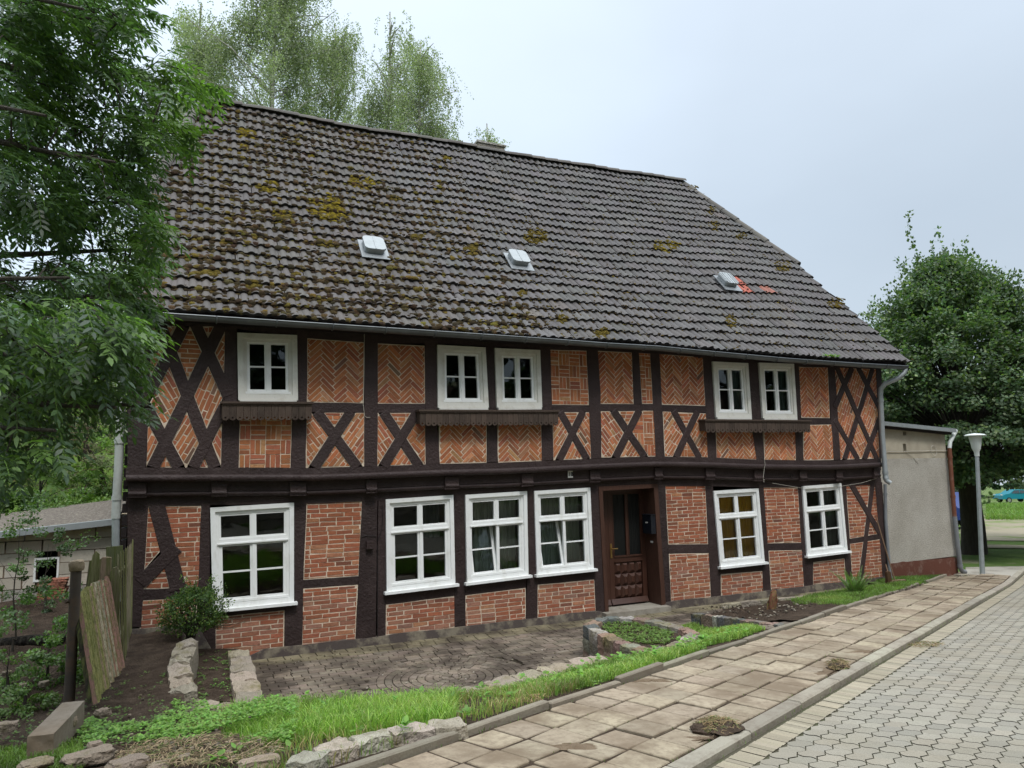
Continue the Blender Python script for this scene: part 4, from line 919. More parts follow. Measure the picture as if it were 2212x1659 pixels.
# ================================================================== GROUND
def sst(a, b, x): t = min(1, max(0, (x-a)/(b-a))); return t*t*(3-2*t)
def structure(o): o['kind'] = 'structure'; return o
def grid(name, xs, ys, zf, m, keep=None, parent=None):
    V = [(x, y, zf(x, y)) for y in ys for x in xs]; nx = len(xs); Fs = []
    for j in range(len(ys)-1):
        for i in range(nx-1):
            if keep is None or keep((xs[i]+xs[i+1])/2, (ys[j]+ys[j+1])/2): Fs.append((j*nx+i, j*nx+i+1, (j+1)*nx+i+1, (j+1)*nx+i))
    return fast(name, V, Fs, np.ones((len(Fs), 3)), m, parent, True)
def spread(a, b, n0, fine0, fine1, step):
    o = list(np.arange(fine0, fine1+step, step)); d = step
    x = fine1+step
    while x < b: d *= 1.18; x += d; o.append(min(x, b))
    d = step; x = fine0
    while x > a: d *= 1.18; x -= d; o.insert(0, max(x, a))
    return o
TK = 3.55                                   # inner kerb line; the road kerb is at 2.12-2.27
def zgarden(x, y):
    s, t = xy2st(x, y); a = zst(s)-.02; return a+(-2.04-a)*sst(3.6, 8.6, t)+.2*sst(9.5, 13.4, y)*(1-sst(-.9, -.5, x))+.03*noise.noise(Vector((x*1.3, y*1.3, 0)))
def zbase(x, y):
    s, t = xy2st(x, y); z = zst(s)-.09
    if t > 3.5:
        low = -2.75 if x > -.3 else -2.2
        z = z+(min(z, low)-z)*sst(3.5, 4.6, t)*(1-sst(15.5, 17.5, x))
        if x < 6: z = z+(-2.2-z)*sst(11.5, 13, y)*(1-sst(3, 6, x))*sst(3.6,5,t)
    hill = max(0, y-17.5-.25*x)*.30; hill = min(hill, 11+.03*y)*(1-sst(12, 30, x)) ; z += hill
    if t < -3.4: z += min(7, 1.0+(-3.4-t)*.42)*sst(-3.4, -3.75, t)*(1 if True else 0)
    return z+(.12*noise.noise(Vector((x*.25, y*.25, 1))) if (t < -4 or y > 16 or s > 26) else 0)
xs = spread(-420, 700, 0, -9, 30, .5); ys = spread(-420, 700, 0, -10, 30, .5)
def basemat():
    m = M['hill']; return m
structure(grid('slope_meadow', list(np.arange(-26, 9, 1.)), list(np.arange(18.5, 60, 1.)), lambda x, y: zbase(x, y)-.02, M['meadow']))
structure(grid('ground', xs, ys, lambda x, y: zbase(x, y)-.06, M['lawn']))
# garden soil on the left
inr = lambda x, y: xy2st(x, y)[1] > 3.58 and not (x > .12 and xy2st(x, y)[1] > 5.8) and y < 13.6 and not (y > 10.98 and x > HX0+.05)
structure(grid('garden_soil', list(np.arange(-6.5, 4, .11)), list(np.arange(2.4, 13.8, .11)), lambda x, y: zgarden(x, y)+.035*noise.noise(Vector((x*4, y*4, 2)))+.02*noise.noise(Vector((x*11, y*11, 2))),
     M['soil'], lambda x, y: inr(x, y) and (x < .12 or xy2st(x, y)[0] < 2.6)))
# verge between inner kerb and the low wall over the patio
WL = [(3.2,6.75),(3.8,6.5),(4.31,5.82),(5.15,5.17),(6.76,4.93),(7.82,4.52),(8.82,4.41),(11.1,4.2),(11.4,4.02)]
def tw(s): return lerpl(WL, s)
def zverge(s, t): a = zst(s)+.012; k = min(1, max(0, (t-TK-.1)/(tw(s)-TK-.1))); zw = -2.2-.02*(s-5 if s > 5 else 0)-(.12*sst(9.4, 11, s)); return a+(min(zw, a)-a)*k
V = []; Fs = []; ns, nt_ = 110, 12
for i in range(ns+1):
    s = 1.6+(8.85-1.6)*i/ns
    for j in range(nt_+1):
        t = TK+.0+(tw(s)+.05-TK)*j/nt_; p = st2xy(s, t); V.append((p[0], p[1], zverge(s, t)+.03*min(1, j/3)*noise.noise(Vector((p[0]*4, p[1]*4, 3)))))
Fs = [(i*(nt_+1)+j, (i+1)*(nt_+1)+j, (i+1)*(nt_+1)+j+1, i*(nt_+1)+j+1) for i in range(ns) for j in range(nt_)]
structure(fast('verge_soil', V, Fs, np.ones((len(Fs), 3)), M['soil'], None, True))
# bed of soil and lawn on the right, by the fern
def zbed(x, y): s, t = xy2st(x, y); return max(-2.5, 0)*0+(-2.50+(zst(s)+.03+2.50)*(1-sst(TK, TK+1.8, t)))+.02*noise.noise(Vector((x*3, y*3, 4)))
bed_poly = [(*st2xy(9.95, TK+.03),), (7.50, 7.75), (7.66, 9.55), (8.1, 9.95), (9.0, 10.25), (12.6, 10.3), (13.0, 10.25), (13.6, 10.4), (*st2xy(18.5, TK+.03-.2),)]
def inpoly(x, y, P):
    c = False; j = len(P)-1
    for i in range(len(P)):
        if (P[i][1] > y) != (P[j][1] > y) and x < (P[j][0]-P[i][0])*(y-P[i][1])/(P[j][1]-P[i][1])+P[i][0]: c = not c
        j = i
    return c
structure(grid('planting_bed', list(np.arange(7.2, 14.0, .09)), list(np.arange(6.9, 10.6, .09)), lambda x, y: zbed(x, y)+.025*noise.noise(Vector((x*9, y*9, 4))), M['soil'], lambda x, y: inpoly(x, y, bed_poly)))
structure(grid('lawn_strip', list(np.arange(13.4, 17.2, .12)), list(np.arange(9.3, 11.2, .12)), lambda x, y: min(-2.5, zst(xy2st(x, y)[0])+.02), M['lawn'], lambda x, y: xy2st(x, y)[1] > 3.46))
# patio
KX = -2.56
def zpath(x, y):
    s, t = xy2st(x, y); w = sst(8.7, 9.3, s)*(1-sst(11.2, 11.7, s)); return KX+(min(0, zst(s)+.01)-KX)*(1-sst(3.5, 5.6, t))*w
def zpat(x, y): return KX-.0+.006*noise.noise(Vector((x, y, 0)))
structure(grid('patio_base', list(np.arange(.0, 14.3, .125)), list(np.arange(6.6, 11.3, .125)), lambda x, y: zpath(x, y)-.022, M['joint'], lambda x, y: xy2st(x, y)[1] > (3.62 if 8.8 < xy2st(x, y)[0] < 11.3 else 4.0)))
pc = at(975, 1462, KX)[:2]; PR = 1.02
mb = MB()
def pv(mb, P, z, c, zb=.02, sh=.006):
    cx = sum(p[0] for p in P)/len(P); cy = sum(p[1] for p in P)/len(P); n = len(P); tl = (random.uniform(-.012, .012), random.uniform(-.012, .012)); z0 = z+random.uniform(-.003, .003)
    zz = lambda p: z0+(p[0]-cx)*tl[0]+(p[1]-cy)*tl[1]
    ins = [(cx+(p[0]-cx)*(1-sh/ .06), cy+(p[1]-cy)*(1-sh/.06)) for p in P]
    a = sum(P[i][0]*P[(i+1)%n][1]-P[(i+1)%n][0]*P[i][1] for i in range(n)); 
    if a < 0: P = P[::-1]; ins = ins[::-1]
    V = [(p[0], p[1], zz(p)) for p in ins]+[(p[0], p[1], zz(p)-.004) for p in P]+[(p[0], p[1], z0-zb) for p in P]
    mb.add(V, [tuple(range(n))]+[(n+i, n+(i+1)%n, (i+1)%n, i) for i in range(n)]+[(2*n+i, 2*n+(i+1)%n, n+(i+1)%n, n+i) for i in range(n)], c)
def patcol(x, y):
    c = rc((.185,.150,.115), .28, .03)
    if y > 10.45: k = .55; c = tuple(c[i]*(1-k)+(.23,.205,.11)[i]*k for i in range(3))
    return c
y = 6.9; row = 0
while y < 10.93:
    x = .2+(row % 2)*.11+random.uniform(-.02, .02)
    while x < 14.3:
        w_ = .22 if random.random() < .95 else .11
        if (xy2st(x, y)[1] > 4.15 or (9.0 < xy2st(x, y)[0] < 11.15 and xy2st(x, y)[1] > 3.63)) and (x+w_/2-pc[0])**2+(y+.05-pc[1])**2 > PR**2 and not (x > 7.2 and y < 10.2 and inpoly(x, y, bed_poly)):
            j = .0068; pv(mb, [(x+j,y+j),(x+w_-j,y+j),(x+w_-j,y+.11-j),(x+j,y+.11-j)], zpath(x+w_/2, y+.05), patcol(x, y))
        x += w_
    y += .11; row += 1
r_ = .04; k = 0
while r_ < PR-.02:
    n = max(5, int(2*pi*(r_+.05)/.13)); off = random.random()
    for i in range(n):
        a0, a1_ = 2*pi*(i+off)/n+.006/(r_+.05), 2*pi*(i+1+off)/n-.006/(r_+.05); am = (a0+a1_)/2; R1 = r_+.088
        pv(mb, [(pc[0]+r_*cos(a0),pc[1]+r_*sin(a0)),(pc[0]+r_*cos(a1_),pc[1]+r_*sin(a1_)),(pc[0]+R1*cos(a1_),pc[1]+R1*sin(a1_)),(pc[0]+R1*cos(am)*1.003,pc[1]+R1*sin(am)*1.003),(pc[0]+R1*cos(a0),pc[1]+R1*sin(a0))], KX, patcol(0, 0))
    r_ += .1
structure(mb.build('patio', M['patio']))
gpoly = [tuple(at(*z7(a, b), z)[:2]) for a, b, z in [(1230,405,-2.2),(1080,312,-2.42),(1240,285,-2.45),(1540,345,-2.34),(1780,396,-2.2),(1850,412,-2.13)]]+[tuple(st2xy(8.95, TK+.03)), tuple(st2xy(8.6, TK+.03))]
def zgp(x, y): s, t = xy2st(x, y); return max(zpath(x, y)+.03, -2.46+(zst(s)+.04+2.46)*(1-sst(TK, TK+1.5, t)))
structure(grid('grass_patch_soil', list(np.arange(5.5, 9.2, .07)), list(np.arange(6.6, 9.6, .07)), lambda x, y: zgp(x, y)+.02*noise.noise(Vector((x*5, y*5, 3))), M['soil'], lambda x, y: inpoly(x, y, gpoly)))
# sidewalk
V = []; Fs = []; k = 0
ss = list(np.arange(-4, 20.4, .25))
V = [(*st2xy(s, t), zst(s)-.012) for s in ss for t in (2.2, 2.9, TK+.02)]
Fs = [(i*3+j, (i+1)*3+j, (i+1)*3+j+1, i*3+j+1) for i in range(len(ss)-1) for j in range(2)]
structure(fast('sidewalk_bed', V, Fs, np.ones((len(Fs), 3)), M['soil']))
mb = MB(); row = 0; t0 = 2.285; SW = (TK-.045-t0)/4
for row in range(4):
    t = t0+row*SW; s = -3.5+(row % 2)*.0+random.uniform(-.02, .02)
    while s < 20.3:
        L_ = .305; j = .0105
        P = [st2xy(s+j, t+j), st2xy(s+L_-j, t+j), st2xy(s+L_-j, t+SW-j), st2xy(s+j, t+SW-j)]
        P = [tuple(p+np.array([random.uniform(-.006, .006), random.uniform(-.006, .006)])) for p in P]
        if random.random() < .45:               # a knocked-off corner
            q = random.randrange(4); a, b, c_ = np.array(P[q-1]), np.array(P[q]), np.array(P[(q+1)%4]); u = random.uniform(.05, .22); v = random.uniform(.05, .22); P = P[:q]+[tuple(b+(a-b)*u), tuple(b+(a+c_-2*b)*.35*min(u, v)), tuple(b+(c_-b)*v)]+P[q+1:]
        c = rc((.315,.262,.19), .17, .02); z0 = zst(s+L_/2)+random.uniform(-.008, .008); n = len(P); tl = (random.uniform(-.02, .02), random.uniform(-.02, .02)); cx, cy = st2xy(s+L_/2, t+SW/2)
        g = -.056
        def zz(p): ds = xy2st(p[0], p[1])[0]-(s+L_/2); return z0+g*ds+(p[0]-cx)*tl[0]+(p[1]-cy)*tl[1]
        ins = [(cx+(p[0]-cx)*.965, cy+(p[1]-cy)*.965) for p in P]
        V = [(p[0], p[1], zz(p)) for p in ins]+[(p[0], p[1], zz(p)-.006) for p in P]+[(p[0], p[1], zz(p)-.04) for p in P]
        mb.add(V, [tuple(range(n))]+[(n+i, n+(i+1)%n, (i+1)%n, i) for i in range(n)]+[(2*n+i, 2*n+(i+1)%n, n+(i+1)%n, n+i) for i in range(n)], c)
        s += L_
structure(mb.build('sidewalk', M['slab']))
# dirt washed over the slabs
for k, (px, py, rx, ry) in enumerate([(1790,1455,60,12),(1540,1598,60,11),(1250,1612,50,9),(1880,1408,50,5),(1405,1470,45,5)]):
    c = street(px, py); s0, t_ = xy2st(c[0], c[1]); V = [(c[0], c[1], zst(s0)+.008)]; n = 22
    for ring_, zz_ in ((.5,.010),(1.,-.006)):
        for i in range(n):
            a = 2*pi*i/n; q = ring_*(.8+1.0*noise.noise(Vector((cos(a)*2.6, sin(a)*2.6, k*2)))); p = street(px+rx*q*cos(a), py+ry*q*sin(a)); s1, t1 = xy2st(p[0], p[1]); t1 = min(TK-.05, max(2.3, t1)); xy = st2xy(s1, t1)
            V.append((xy[0], xy[1], zst(s1)+zz_))
    mbd = MB(); mbd.add(V, [(0, 1+i, 1+(i+1)%n) for i in range(n)]+[(1+i, 1+n+i, 1+n+(i+1)%n, 1+(i+1)%n) for i in range(n)], (1,1,1))
    o = mbd.build('loose_dirt', M['dirt'], None, True); o['kind'] = 'stuff'; o['label'] = 'thin film of dark soil left on the pavement slabs'; o['category'] = 'dirt'
# kerbs
mb = MB(); s = -4
while s < 19.6:
    L_ = random.choice([1., 1., .75]); j = random.uniform(-.012, .012); h_ = random.uniform(.028, .055); a, b = s+.006, s+L_-.006; tt = TK-.00+.012*noise.noise(Vector((s, 0, 0)))-(.01*max(0, s-9) if s < 22 else 0)
    ta, tb = tt+j, tt+random.uniform(-.012, .012)
    P = [st2xy(a, ta-.035), st2xy(b, tb-.035), st2xy(b, tb+.03), st2xy(a, ta+.03)]; zs_ = [zst(a), zst(b), zst(b), zst(a)]
    e0 = .010; T = [st2xy(a+.01, ta-.035+e0), st2xy(b-.01, tb-.035+e0), st2xy(b-.01, tb+.03-e0), st2xy(a+.01, ta+.03-e0)]; h2 = h_+random.uniform(-.02, .02); hs = [h_, h2, h2, h_]
    V = [(p[0], p[1], z+h) for p, z, h in zip(T, zs_, hs)]+[(p[0], p[1], z+h-.01) for p, z, h in zip(P, zs_, hs)]+[(p[0], p[1], z-.2) for p, z in zip(P, zs_)]
    mb.add(V, [(0,1,2,3)]+[(4+i, 4+(i+1)%4, (i+1)%4, i) for i in range(4)]+[(8+i, 8+(i+1)%4, 4+(i+1)%4, 4+i) for i in range(4)], rc((.68,.65,.60), .2)); s += L_
structure(mb.build('garden_kerb', M['kerb']))
mb = MB(); s = -4
while s < 23:
    L_ = 1.; a, b = s+.006, s+L_-.006; P = [st2xy(a, 2.145), st2xy(b, 2.145), st2xy(b, 2.262), st2xy(a, 2.262)]; T = [st2xy(a+.006, 2.162), st2xy(b-.006, 2.162), st2xy(b-.006, 2.257), st2xy(a+.006, 2.257)]; zs_ = [zst(a), zst(b), zst(b), zst(a)]; h_ = random.uniform(.004, .014)
    V = [(p[0], p[1], z+h_) for p, z in zip(T, zs_)]+[(p[0], p[1], z+h_-.012) for p, z in zip(P, zs_)]+[(p[0], p[1], z-.2) for p, z in zip(P, zs_)]
    mb.add(V, [(0,1,2,3)]+[(4+i, 4+(i+1)%4, (i+1)%4, i) for i in range(4)]+[(8+i, 8+(i+1)%4, 4+(i+1)%4, 4+i) for i in range(4)], rc((.98,.96,.92), .2)); s += L_
structure(mb.build('road_kerb', M['kerb']))
# road: interlocking pavers over a jointed bed, drainage course beside the kerb
RD = -.042
ss = list(np.arange(-6, 60, .5)); V = [(*st2xy(s, t), zst(s)+RD-.008) for s in ss for t in (-3.4, -1, 2.2)]
Fs = [(i*3+j, (i+1)*3+j, (i+1)*3+j+1, i*3+j+1) for i in range(len(ss)-1) for j in range(2)]
structure(fast('road_bed', V, Fs, np.ones((len(Fs), 3)), M['roadjoint']))
mb = MB(); ps, pt_ = .158, .125; T0 = 1.925; j = .0034
long_ = [(0,0),(.2,.011),(.36,.011),(.64,-.011),(.8,-.011),(1,0)]; end_ = [(0,0),(.27,.017),(.73,-.017),(1,0)]
for a in range(-16, 153):
    for b in range(0, 40 if a < 70 else 28):
        s, t = a*ps, T0-(b+1)*pt_
        if s > 24 and t < .2: continue
        P = [(s+o_*1., t+u*pt_) for u, o_ in long_[:-1]]+[(s+v*ps, t+pt_+o_) for v, o_ in end_[:-1]]+[(s+ps+o_, t+u*pt_) for u, o_ in long_[::-1][:-1]]+[(s+v*ps, t+o_) for v, o_ in end_[::-1][:-1]]
        cs, ct = s+ps/2, t+pt_/2
        P = [(cs+(p[0]-cs)*(1-2*j/ps), ct+(p[1]-ct)*(1-2*j*1.3/pt_)) for p in P]; X = [st2xy(*p) for p in P]; z0 = random.uniform(-.002, .002); n = len(X)
        g = random.random(); c = rc((.275,.256,.21) if g < .75 else (.255,.24,.20) if g < .92 else (.285,.26,.21), .09, .006)
        mb.add([(x[0], x[1], zst(p[0])+RD+z0) for x, p in zip(X, P)], [tuple(range(n))[::-1]], c)
structure(mb.build('road', M['paver']))
mb = MB()
for a in range(-50, 480):
    for b, wd in ((0, .178),):
        s = a*.062*1.0+(.03 if b else 0); L_ = .055+random.uniform(-.004, .004); t = T0+.010
        if s < -3 or s > 24: continue
        X = [st2xy(s+.002, t), st2xy(s+L_, t+random.uniform(-.003, .003)), st2xy(s+L_, t+wd-.006), st2xy(s+.002, t+wd-.006)]; z0 = random.uniform(-.004, .002)
        mb.add([(x[0], x[1], zst(s)+RD+z0) for x in X], [(3,2,1,0)], rc((.30,.265,.195), .16, .015))
structure(mb.build('gutter_course', M['paver']))
# car-park ground on the right
def quadsheet(name, D, zoff, m):
    P = []
    for (x, y) in D:
        d = ray(x, y); t = 25.
        for _ in range(60): p = d*t; t = (zbase(p[0], p[1])+zoff)/d[2]*.5+t*.5
        P.append(d*t)
    return P
def farz(x, y): return zbase(x, y)
def farpt(x, y, zo=0):
    d = ray(x, y); t = 22.
    for _ in range(120): p = d*t; t = .7*t+.3*((farz(p[0], p[1])-.06+zo)/d[2])
    return d*t
def strip(name, D, zo, m, n=16):
    """D = (left edge readings near->far, right edge readings near->far)"""
    A, B = D; V = []; K = 10
    for k in range(K+1):
        t = k/K*(len(A)-1); i = min(int(t), len(A)-2); f = t-i
        a = (A[i][0]*(1-f)+A[i+1][0]*f, A[i][1]*(1-f)+A[i+1][1]*f); b = (B[i][0]*(1-f)+B[i+1][0]*f, B[i][1]*(1-f)+B[i+1][1]*f)
        for q in range(n+1): p = farpt(a[0]*(1-q/n)+b[0]*q/n, a[1]*(1-q/n)+b[1]*q/n); V.append((p[0], p[1], farz(p[0], p[1])-.06+zo))
    return structure(fast(name, V, [(k*(n+1)+q, k*(n+1)+q+1, (k+1)*(n+1)+q+1, (k+1)*(n+1)+q) for k in range(K) for q in range(n)], np.ones((K*n, 3)), m))
strip('gravel_path', ([(2086,1258),(2086,1226)], [(2330,1290),(2330,1222)]), .012, M['gravel'])
strip('parking_ground', ([(2075,1168),(2075,1122)], [(2400,1172),(2400,1115)]), .03, M['worn'])
strip('footpath', ([(2080,1184),(2080,1178)], [(2400,1190),(2400,1181)]), .03, M['worn'])
# ------------------------------------------------------------------ stone walls
def stonecol():
    t = random.random()
    return rc((.24,.165,.13) if t < .3 else (.20,.18,.145) if t < .66 else (.115,.12,.12) if t < .85 else (.34,.31,.26), .22, .06)
def stonewall(name, path, label, cat='low wall', w_=.2, bl=(.18,.36), course=.16, closed=False, col=None, seedo=0, group=None):
    """path: (x, y, ztop, zbot)"""
    mb = MB(); sd = seedo; m = 0
    for (a, b) in zip(path, path[1:]):
        a = np.array(a, float); b = np.array(b, float); L_ = np.linalg.norm((b-a)[:2]); d = (b-a)/L_; nrm = np.array([-d[1], d[0], 0]); s = 0
        while s < L_-.02:
            l = min(random.uniform(*bl), L_-s)
            if L_-s-l < .1: l = L_-s
            m = a+d*(s+l/2); hgt = m[2]-m[3]; nc_ = max(1, int(round(hgt/course))); ch = hgt/nc_
            for q in range(nc_):
                zc = m[2]-ch*(q+.5); sd += 1; ww = w_/2*random.uniform(.9, 1.1)
                slope = d[2]*(1-(q/nc_)); mb.rock((m[0], m[1], zc), np.array([d[0], d[1], slope])*l*.5, nrm*ww, (0,0,ch*.52), sd, (col or stonecol)() , 6, .2, .11)
            s += l
        
    o = mb.build(name, M['stone'], None, True); return tagk(o, label, cat, group)
def A3(fn, p, z, zb): q = at(*fn(*p), z); return (q[0], q[1], z, zb)
pale = lambda: rc((.30,.26,.20), .16, .04)
stonewall('terrace_wall', [A3(q3, (815,1105), -1.98, -2.6), A3(q3, (770,1210), -1.97, -2.6), A3(q3, (795,1335), -1.95, -2.6)], 'pale mossy stone wall between the fence soil and the sunken bed', 'retaining wall', .23, (.4,.7), .62, col=pale)
stonewall('raised_bed_wall', [A3(q3, (1030,1150), -2.2, -2.62), A3(q3, (1060,1280), -2.2, -2.62), A3(q3, (1085,1395), -2.2, -2.62), A3(q3, (940,1390), -2.17, -2.5), A3(q3, (800,1375), -2.12, -2.5)], 'rough stone edge of the small sunken bed beside the patio', 'low wall', .26, (.3,.5), .4, col=pale, seedo=50)
bedp = [at(*q3(*p), -2.3) for p in [(800,1150),(1030,1150),(1085,1385),(800,1370)]]
mb = MB(); mb.flat([(p[0], p[1]) for p in bedp], -2.5, -2.28); structure(mb.build('bed_soil', M['soil']))
edge = [(at(*p, -2.19)) for p in [(940,1530),(990,1508),(1060,1486),(1130,1466),(1190,1450),(1240,1438),(1300,1424)]]
stonewall('patio_edge_wall', [(p[0], p[1], -2.17, -2.6) for p in edge], 'low pale stone edging between the front grass and the sunken patio', 'low wall', .30, (.25,.5), .42, col=pale, seedo=90)
edge = [st2xy(s, tw(s)) for s in (3.85, 4.3, 4.8, 5.1)]
stonewall('grassy_edge_wall', [(p[0], p[1], -2.2, -2.6) for p in edge], 'stone edging half hidden behind the tall grass tuft', 'low wall', .18, (.3,.5), .4, col=pale, seedo=120)
ring = [A3(z7, p, -2.13, -2.62) for p in [(262,300),(400,380),(540,450),(700,510),(860,540)]]
stonewall('planter_wall', ring, 'curved granite wall of the raised planter in front of the door, side facing the patio', 'planter wall', .19, (.16,.32), .15, seedo=150)
ring = [A3(z7, p, -2.14, -2.5) for p in [(860,540),(1030,500),(1180,430),(1250,385)]]
stonewall('planter_wall', ring, 'short granite edge of the planter running along the grass', 'planter wall', .17, (.2,.35), .3, seedo=190)
ring = [A3(z7, p, -2.13, -2.6) for p in [(1250,385),(1130,335),(960,290),(820,258),(680,240)]]
stonewall('planter_wall', ring, 'granite wall with grey and pink blocks on the far side of the planter', 'planter wall', .17, (.2,.34), .3, seedo=230)
ring = [A3(z7, p, -2.13, -2.6) for p in [(680,240),(540,232),(400,240),(262,300)]]
stonewall('planter_wall', ring, 'end of the granite planter closest to the doorstep', 'planter wall', .17, (.2,.3), .2, seedo=260)
pp = [at(*z7(*p), -2.2) for p in [(300,300),(540,450),(860,530),(1200,400),(960,290),(680,245),(420,245)]]
mb = MB(); mb.flat([(p[0], p[1]) for p in pp], -2.5, -2.19); structure(mb.build('planter_soil', M['soil']))
ring = [A3(z7, (a, b), z, z-.22) for a, b, z in [(1235,200,-2.33),(1480,227,-2.27),(1700,257,-2.19),(1920,285,-2.11),(2060,303,-2.06)]]
stonewall('bed_edging', ring, 'row of square granite blocks edging the dark soil bed with the stump', 'edging', .15, (.2,.34), .3, seedo=300)
ring = [at(*p, -2.49) for p in [(1560,1307),(1640,1299),(1760,1288)]]
stonewall('bed_edging', [(p[0], p[1], -2.47, -2.6) for p in ring], 'flat kerb stones behind the soil bed along the house path', 'edging', .1, (.3,.5), .2, col=pale, seedo=330)
edge = [street(*p) for p in [(1003,1583),(930,1592),(840,1606),(760,1628),(690,1650),(640,1680)]]
stonewall('front_edging', [(p[0], p[1], p[2]+.075, p[2]-.2) for p in edge], 'broken pale stones with moss along the pavement at the bottom of the grass', 'edging', .17, (.25,.5), .3, col=lambda: rc((.36,.32,.26), .18, .04), seedo=360)
# single stones
def stone(px, py, z, w_, d_, h_, lab, seed, c=None):
    p = at(px, py, z); mb = MB(); a = random.uniform(0, pi); mb.rock((p[0], p[1], z), (w_*.8*cos(a*.2), w_*.8*sin(a*.2), 0), (-d_*.8*sin(a*.2), d_*.8*cos(a*.2), 0), (0,0,h_*.75), seed, c or stonecol(), 6, .45, .16)
    return tagk(mb.build('stone', M['stone'], None, True), lab, 'stone', 'loose stones in the front garden')
cP = lambda: rc((.27,.215,.165), .14)
for i, (px, py, z, a, b, c_, lab) in enumerate([
    (190,1635,-1.68,.16,.09,.045,'large flat tan stone in the bottom left soil'), (275,1650,-1.70,.13,.08,.04,'flat pinkish stone at the picture bottom right of the large tan one'),
    (135,1562,-1.72,.10,.07,.04,'tan stone just under the low end of the concrete block'), (78,1650,-1.66,.10,.07,.03,'pale flat stone in the bottom left corner'),
    (340,1657,-1.71,.07,.05,.03,'small brown stone near the bottom edge'), (430,1650,-1.71,.045,.035,.03,'whitish pebble among dead stalks'), (395,1640,-1.71,.04,.03,.03,'grey pebble beside the whitish one'),
    (560,1652,-1.69,.13,.07,.05,'mossy reddish stone at the start of the pavement edging'), (95,1477,-1.85,.05,.04,.03,'small white stone in the dark soil left of the iron post'),
    (15,1455,-1.9,.05,.04,.03,'pale stone at the left edge in the dark soil'), (50,1480,-1.87,.035,.03,.02,'tiny pale stone left of the small white one'), (205,1610,-1.72,.05,.04,.03,'brown stone behind the large flat tan stone'),
    (222,1540,-1.80,.06,.05,.04,'rounded stone at the foot of the leaning fence panel'), (12,1570,-1.75,.09,.05,.04,'grey stone half buried at the left edge')]):
    stone(px, py, z, a, b, c_, lab, i*3+5, cP())
mb = MB()
for k in range(130):                         # grit and crumbs in the soil: one loose mass
    px, py = random.uniform(0, 560), random.uniform(1400, 1659); p = at(px, py, -1.75)
    if random.random() < .5: px, py = random.uniform(240, 600), random.uniform(1590, 1659); p = at(px, py, -1.70)
    s, t = xy2st(p[0], p[1])
    if t < 3.7 or p[0] > .05 and t > 5.8: continue
    z = zgarden(p[0], p[1]); r_ = random.uniform(.005, .013); mb.rock((p[0], p[1], z+.01+(.03 if s > 1.6 and t < 5 else 0)), (r_,0,0), (0,r_,0), (0,0,r_*.7), k, rc((.17,.14,.105), .45), 2, .5, .2)
for k in range(500):                         # crumbs on patio and the soil bed
    if k % 2: px, py = random.uniform(600, 1260), random.uniform(1400, 1500); p = at(px, py, KX); z = KX+.006; r_ = random.uniform(.004, .010); c = (.05,.04,.03) if random.random() < .7 else (.4,.36,.3)
    else: px, py = random.uniform(1500, 1760), random.uniform(1305, 1360); p = at(px, py, -2.48); z = zbed(p[0], p[1])+.012; r_ = random.uniform(.008, .018); c = (.35,.31,.25) if random.random() < .4 else (.06,.045,.035)
    if k % 2 and (xy2st(p[0], p[1])[1] < tw(xy2st(p[0], p[1])[0])+.1): continue
    mb.rock((p[0], p[1], z), (r_,0,0), (0,r_,0), (0,0,r_*.6), k+900, rc(c, .3), 2, .5, .2)
o = mb.build('grit', M['stone']); o['kind'] = 'stuff'; o['label'] = 'scattered grit and crumbs on the soil and patio'; o['category'] = 'grit'
# concrete block
a_, b_ = at(*q3(325,1345), -1.62), at(*q3(170,1500), -1.60); d = (b_-a_); d /= np.linalg.norm(d); nn = np.cross(d, (0,0,1)); nn /= np.linalg.norm(nn)
mb = MB(); L_ = np.linalg.norm(b_-a_)/2; mb.rock((a_+b_)/2-np.array([0,0,.12]), d*L_*.92, nn*.075, (0,0,.085), 77, (.25,.21,.165), 8, .02, .018)
tagk(mb.build('concrete_block', M['slab'], None, True), 'long concrete block lying in the soil at the foot of the iron post', 'block')
# iron post
p = at(150, 1500, -1.83); top = pl(152, 1214, p[1]); mb = MB()
post = empty('iron_post', (p[0], p[1], -1.9), 'rusty round iron fence post with a crumbling concrete cap', 'post')
mb.tube([(p[0], p[1], -1.95), (p[0], p[1], top[2]-.07)], .043, 16); mb.build('tube', M['rust'], post, True)
mb = MB(); mb.rock((p[0], p[1], top[2]-.035), (.055,0,0), (0,.055,0), (0,0,.045), 5, (.38,.30,.2), 5, .7, .12); mb.build('cap', M['slab'], post, True)
mb = MB(); mb.tube([(p[0]-.045, p[1]-.01, top[2]-.33), (p[0]-.07, p[1]-.03, top[2]-.33)], .02, 6); mb.build('hinge', M['rust'], post)
# leaning ribbed panel
A_, B_, C_, D_ = [q3(*p) for p in [(322,905),(462,828),(528,1218),(398,1388)]]
YP = p[1]+.28
bl_ = at(*D_, -1.88); br_ = at(*C_, -1.93)
def up(pt, base): d = ray(*pt); t = (base[1]+.30)/d[1]; return d*t
tl_, tr_ = up(A_, bl_), up(B_, br_+np.array([0,.05,0]))
pan = empty('slatted_panel', tuple((bl_+br_)/2), 'weathered ribbed wooden panel leaning against the fence, green and dull red', 'fence panel')
nS = 17; u_ = (br_-bl_); v_ = (tl_-bl_); nr_ = np.cross(u_, v_); nr_ /= np.linalg.norm(nr_)
if nr_[1] > 0: nr_ = -nr_
mp2 = lambda a, b: (bl_*(1-a)+br_*a)*(1-b)+(tl_*(1-a)+tr_*a)*b
bk_ = MB(); bk_.prism([mp2(0,.02), mp2(1,.02), mp2(1,.98), mp2(0,.98)], [q-nr_*.03 for q in (mp2(0,.02), mp2(1,.02), mp2(1,.98), mp2(0,.98))], (.022,.02,.012)); bk_.build('backing', M['oldwood'], pan)
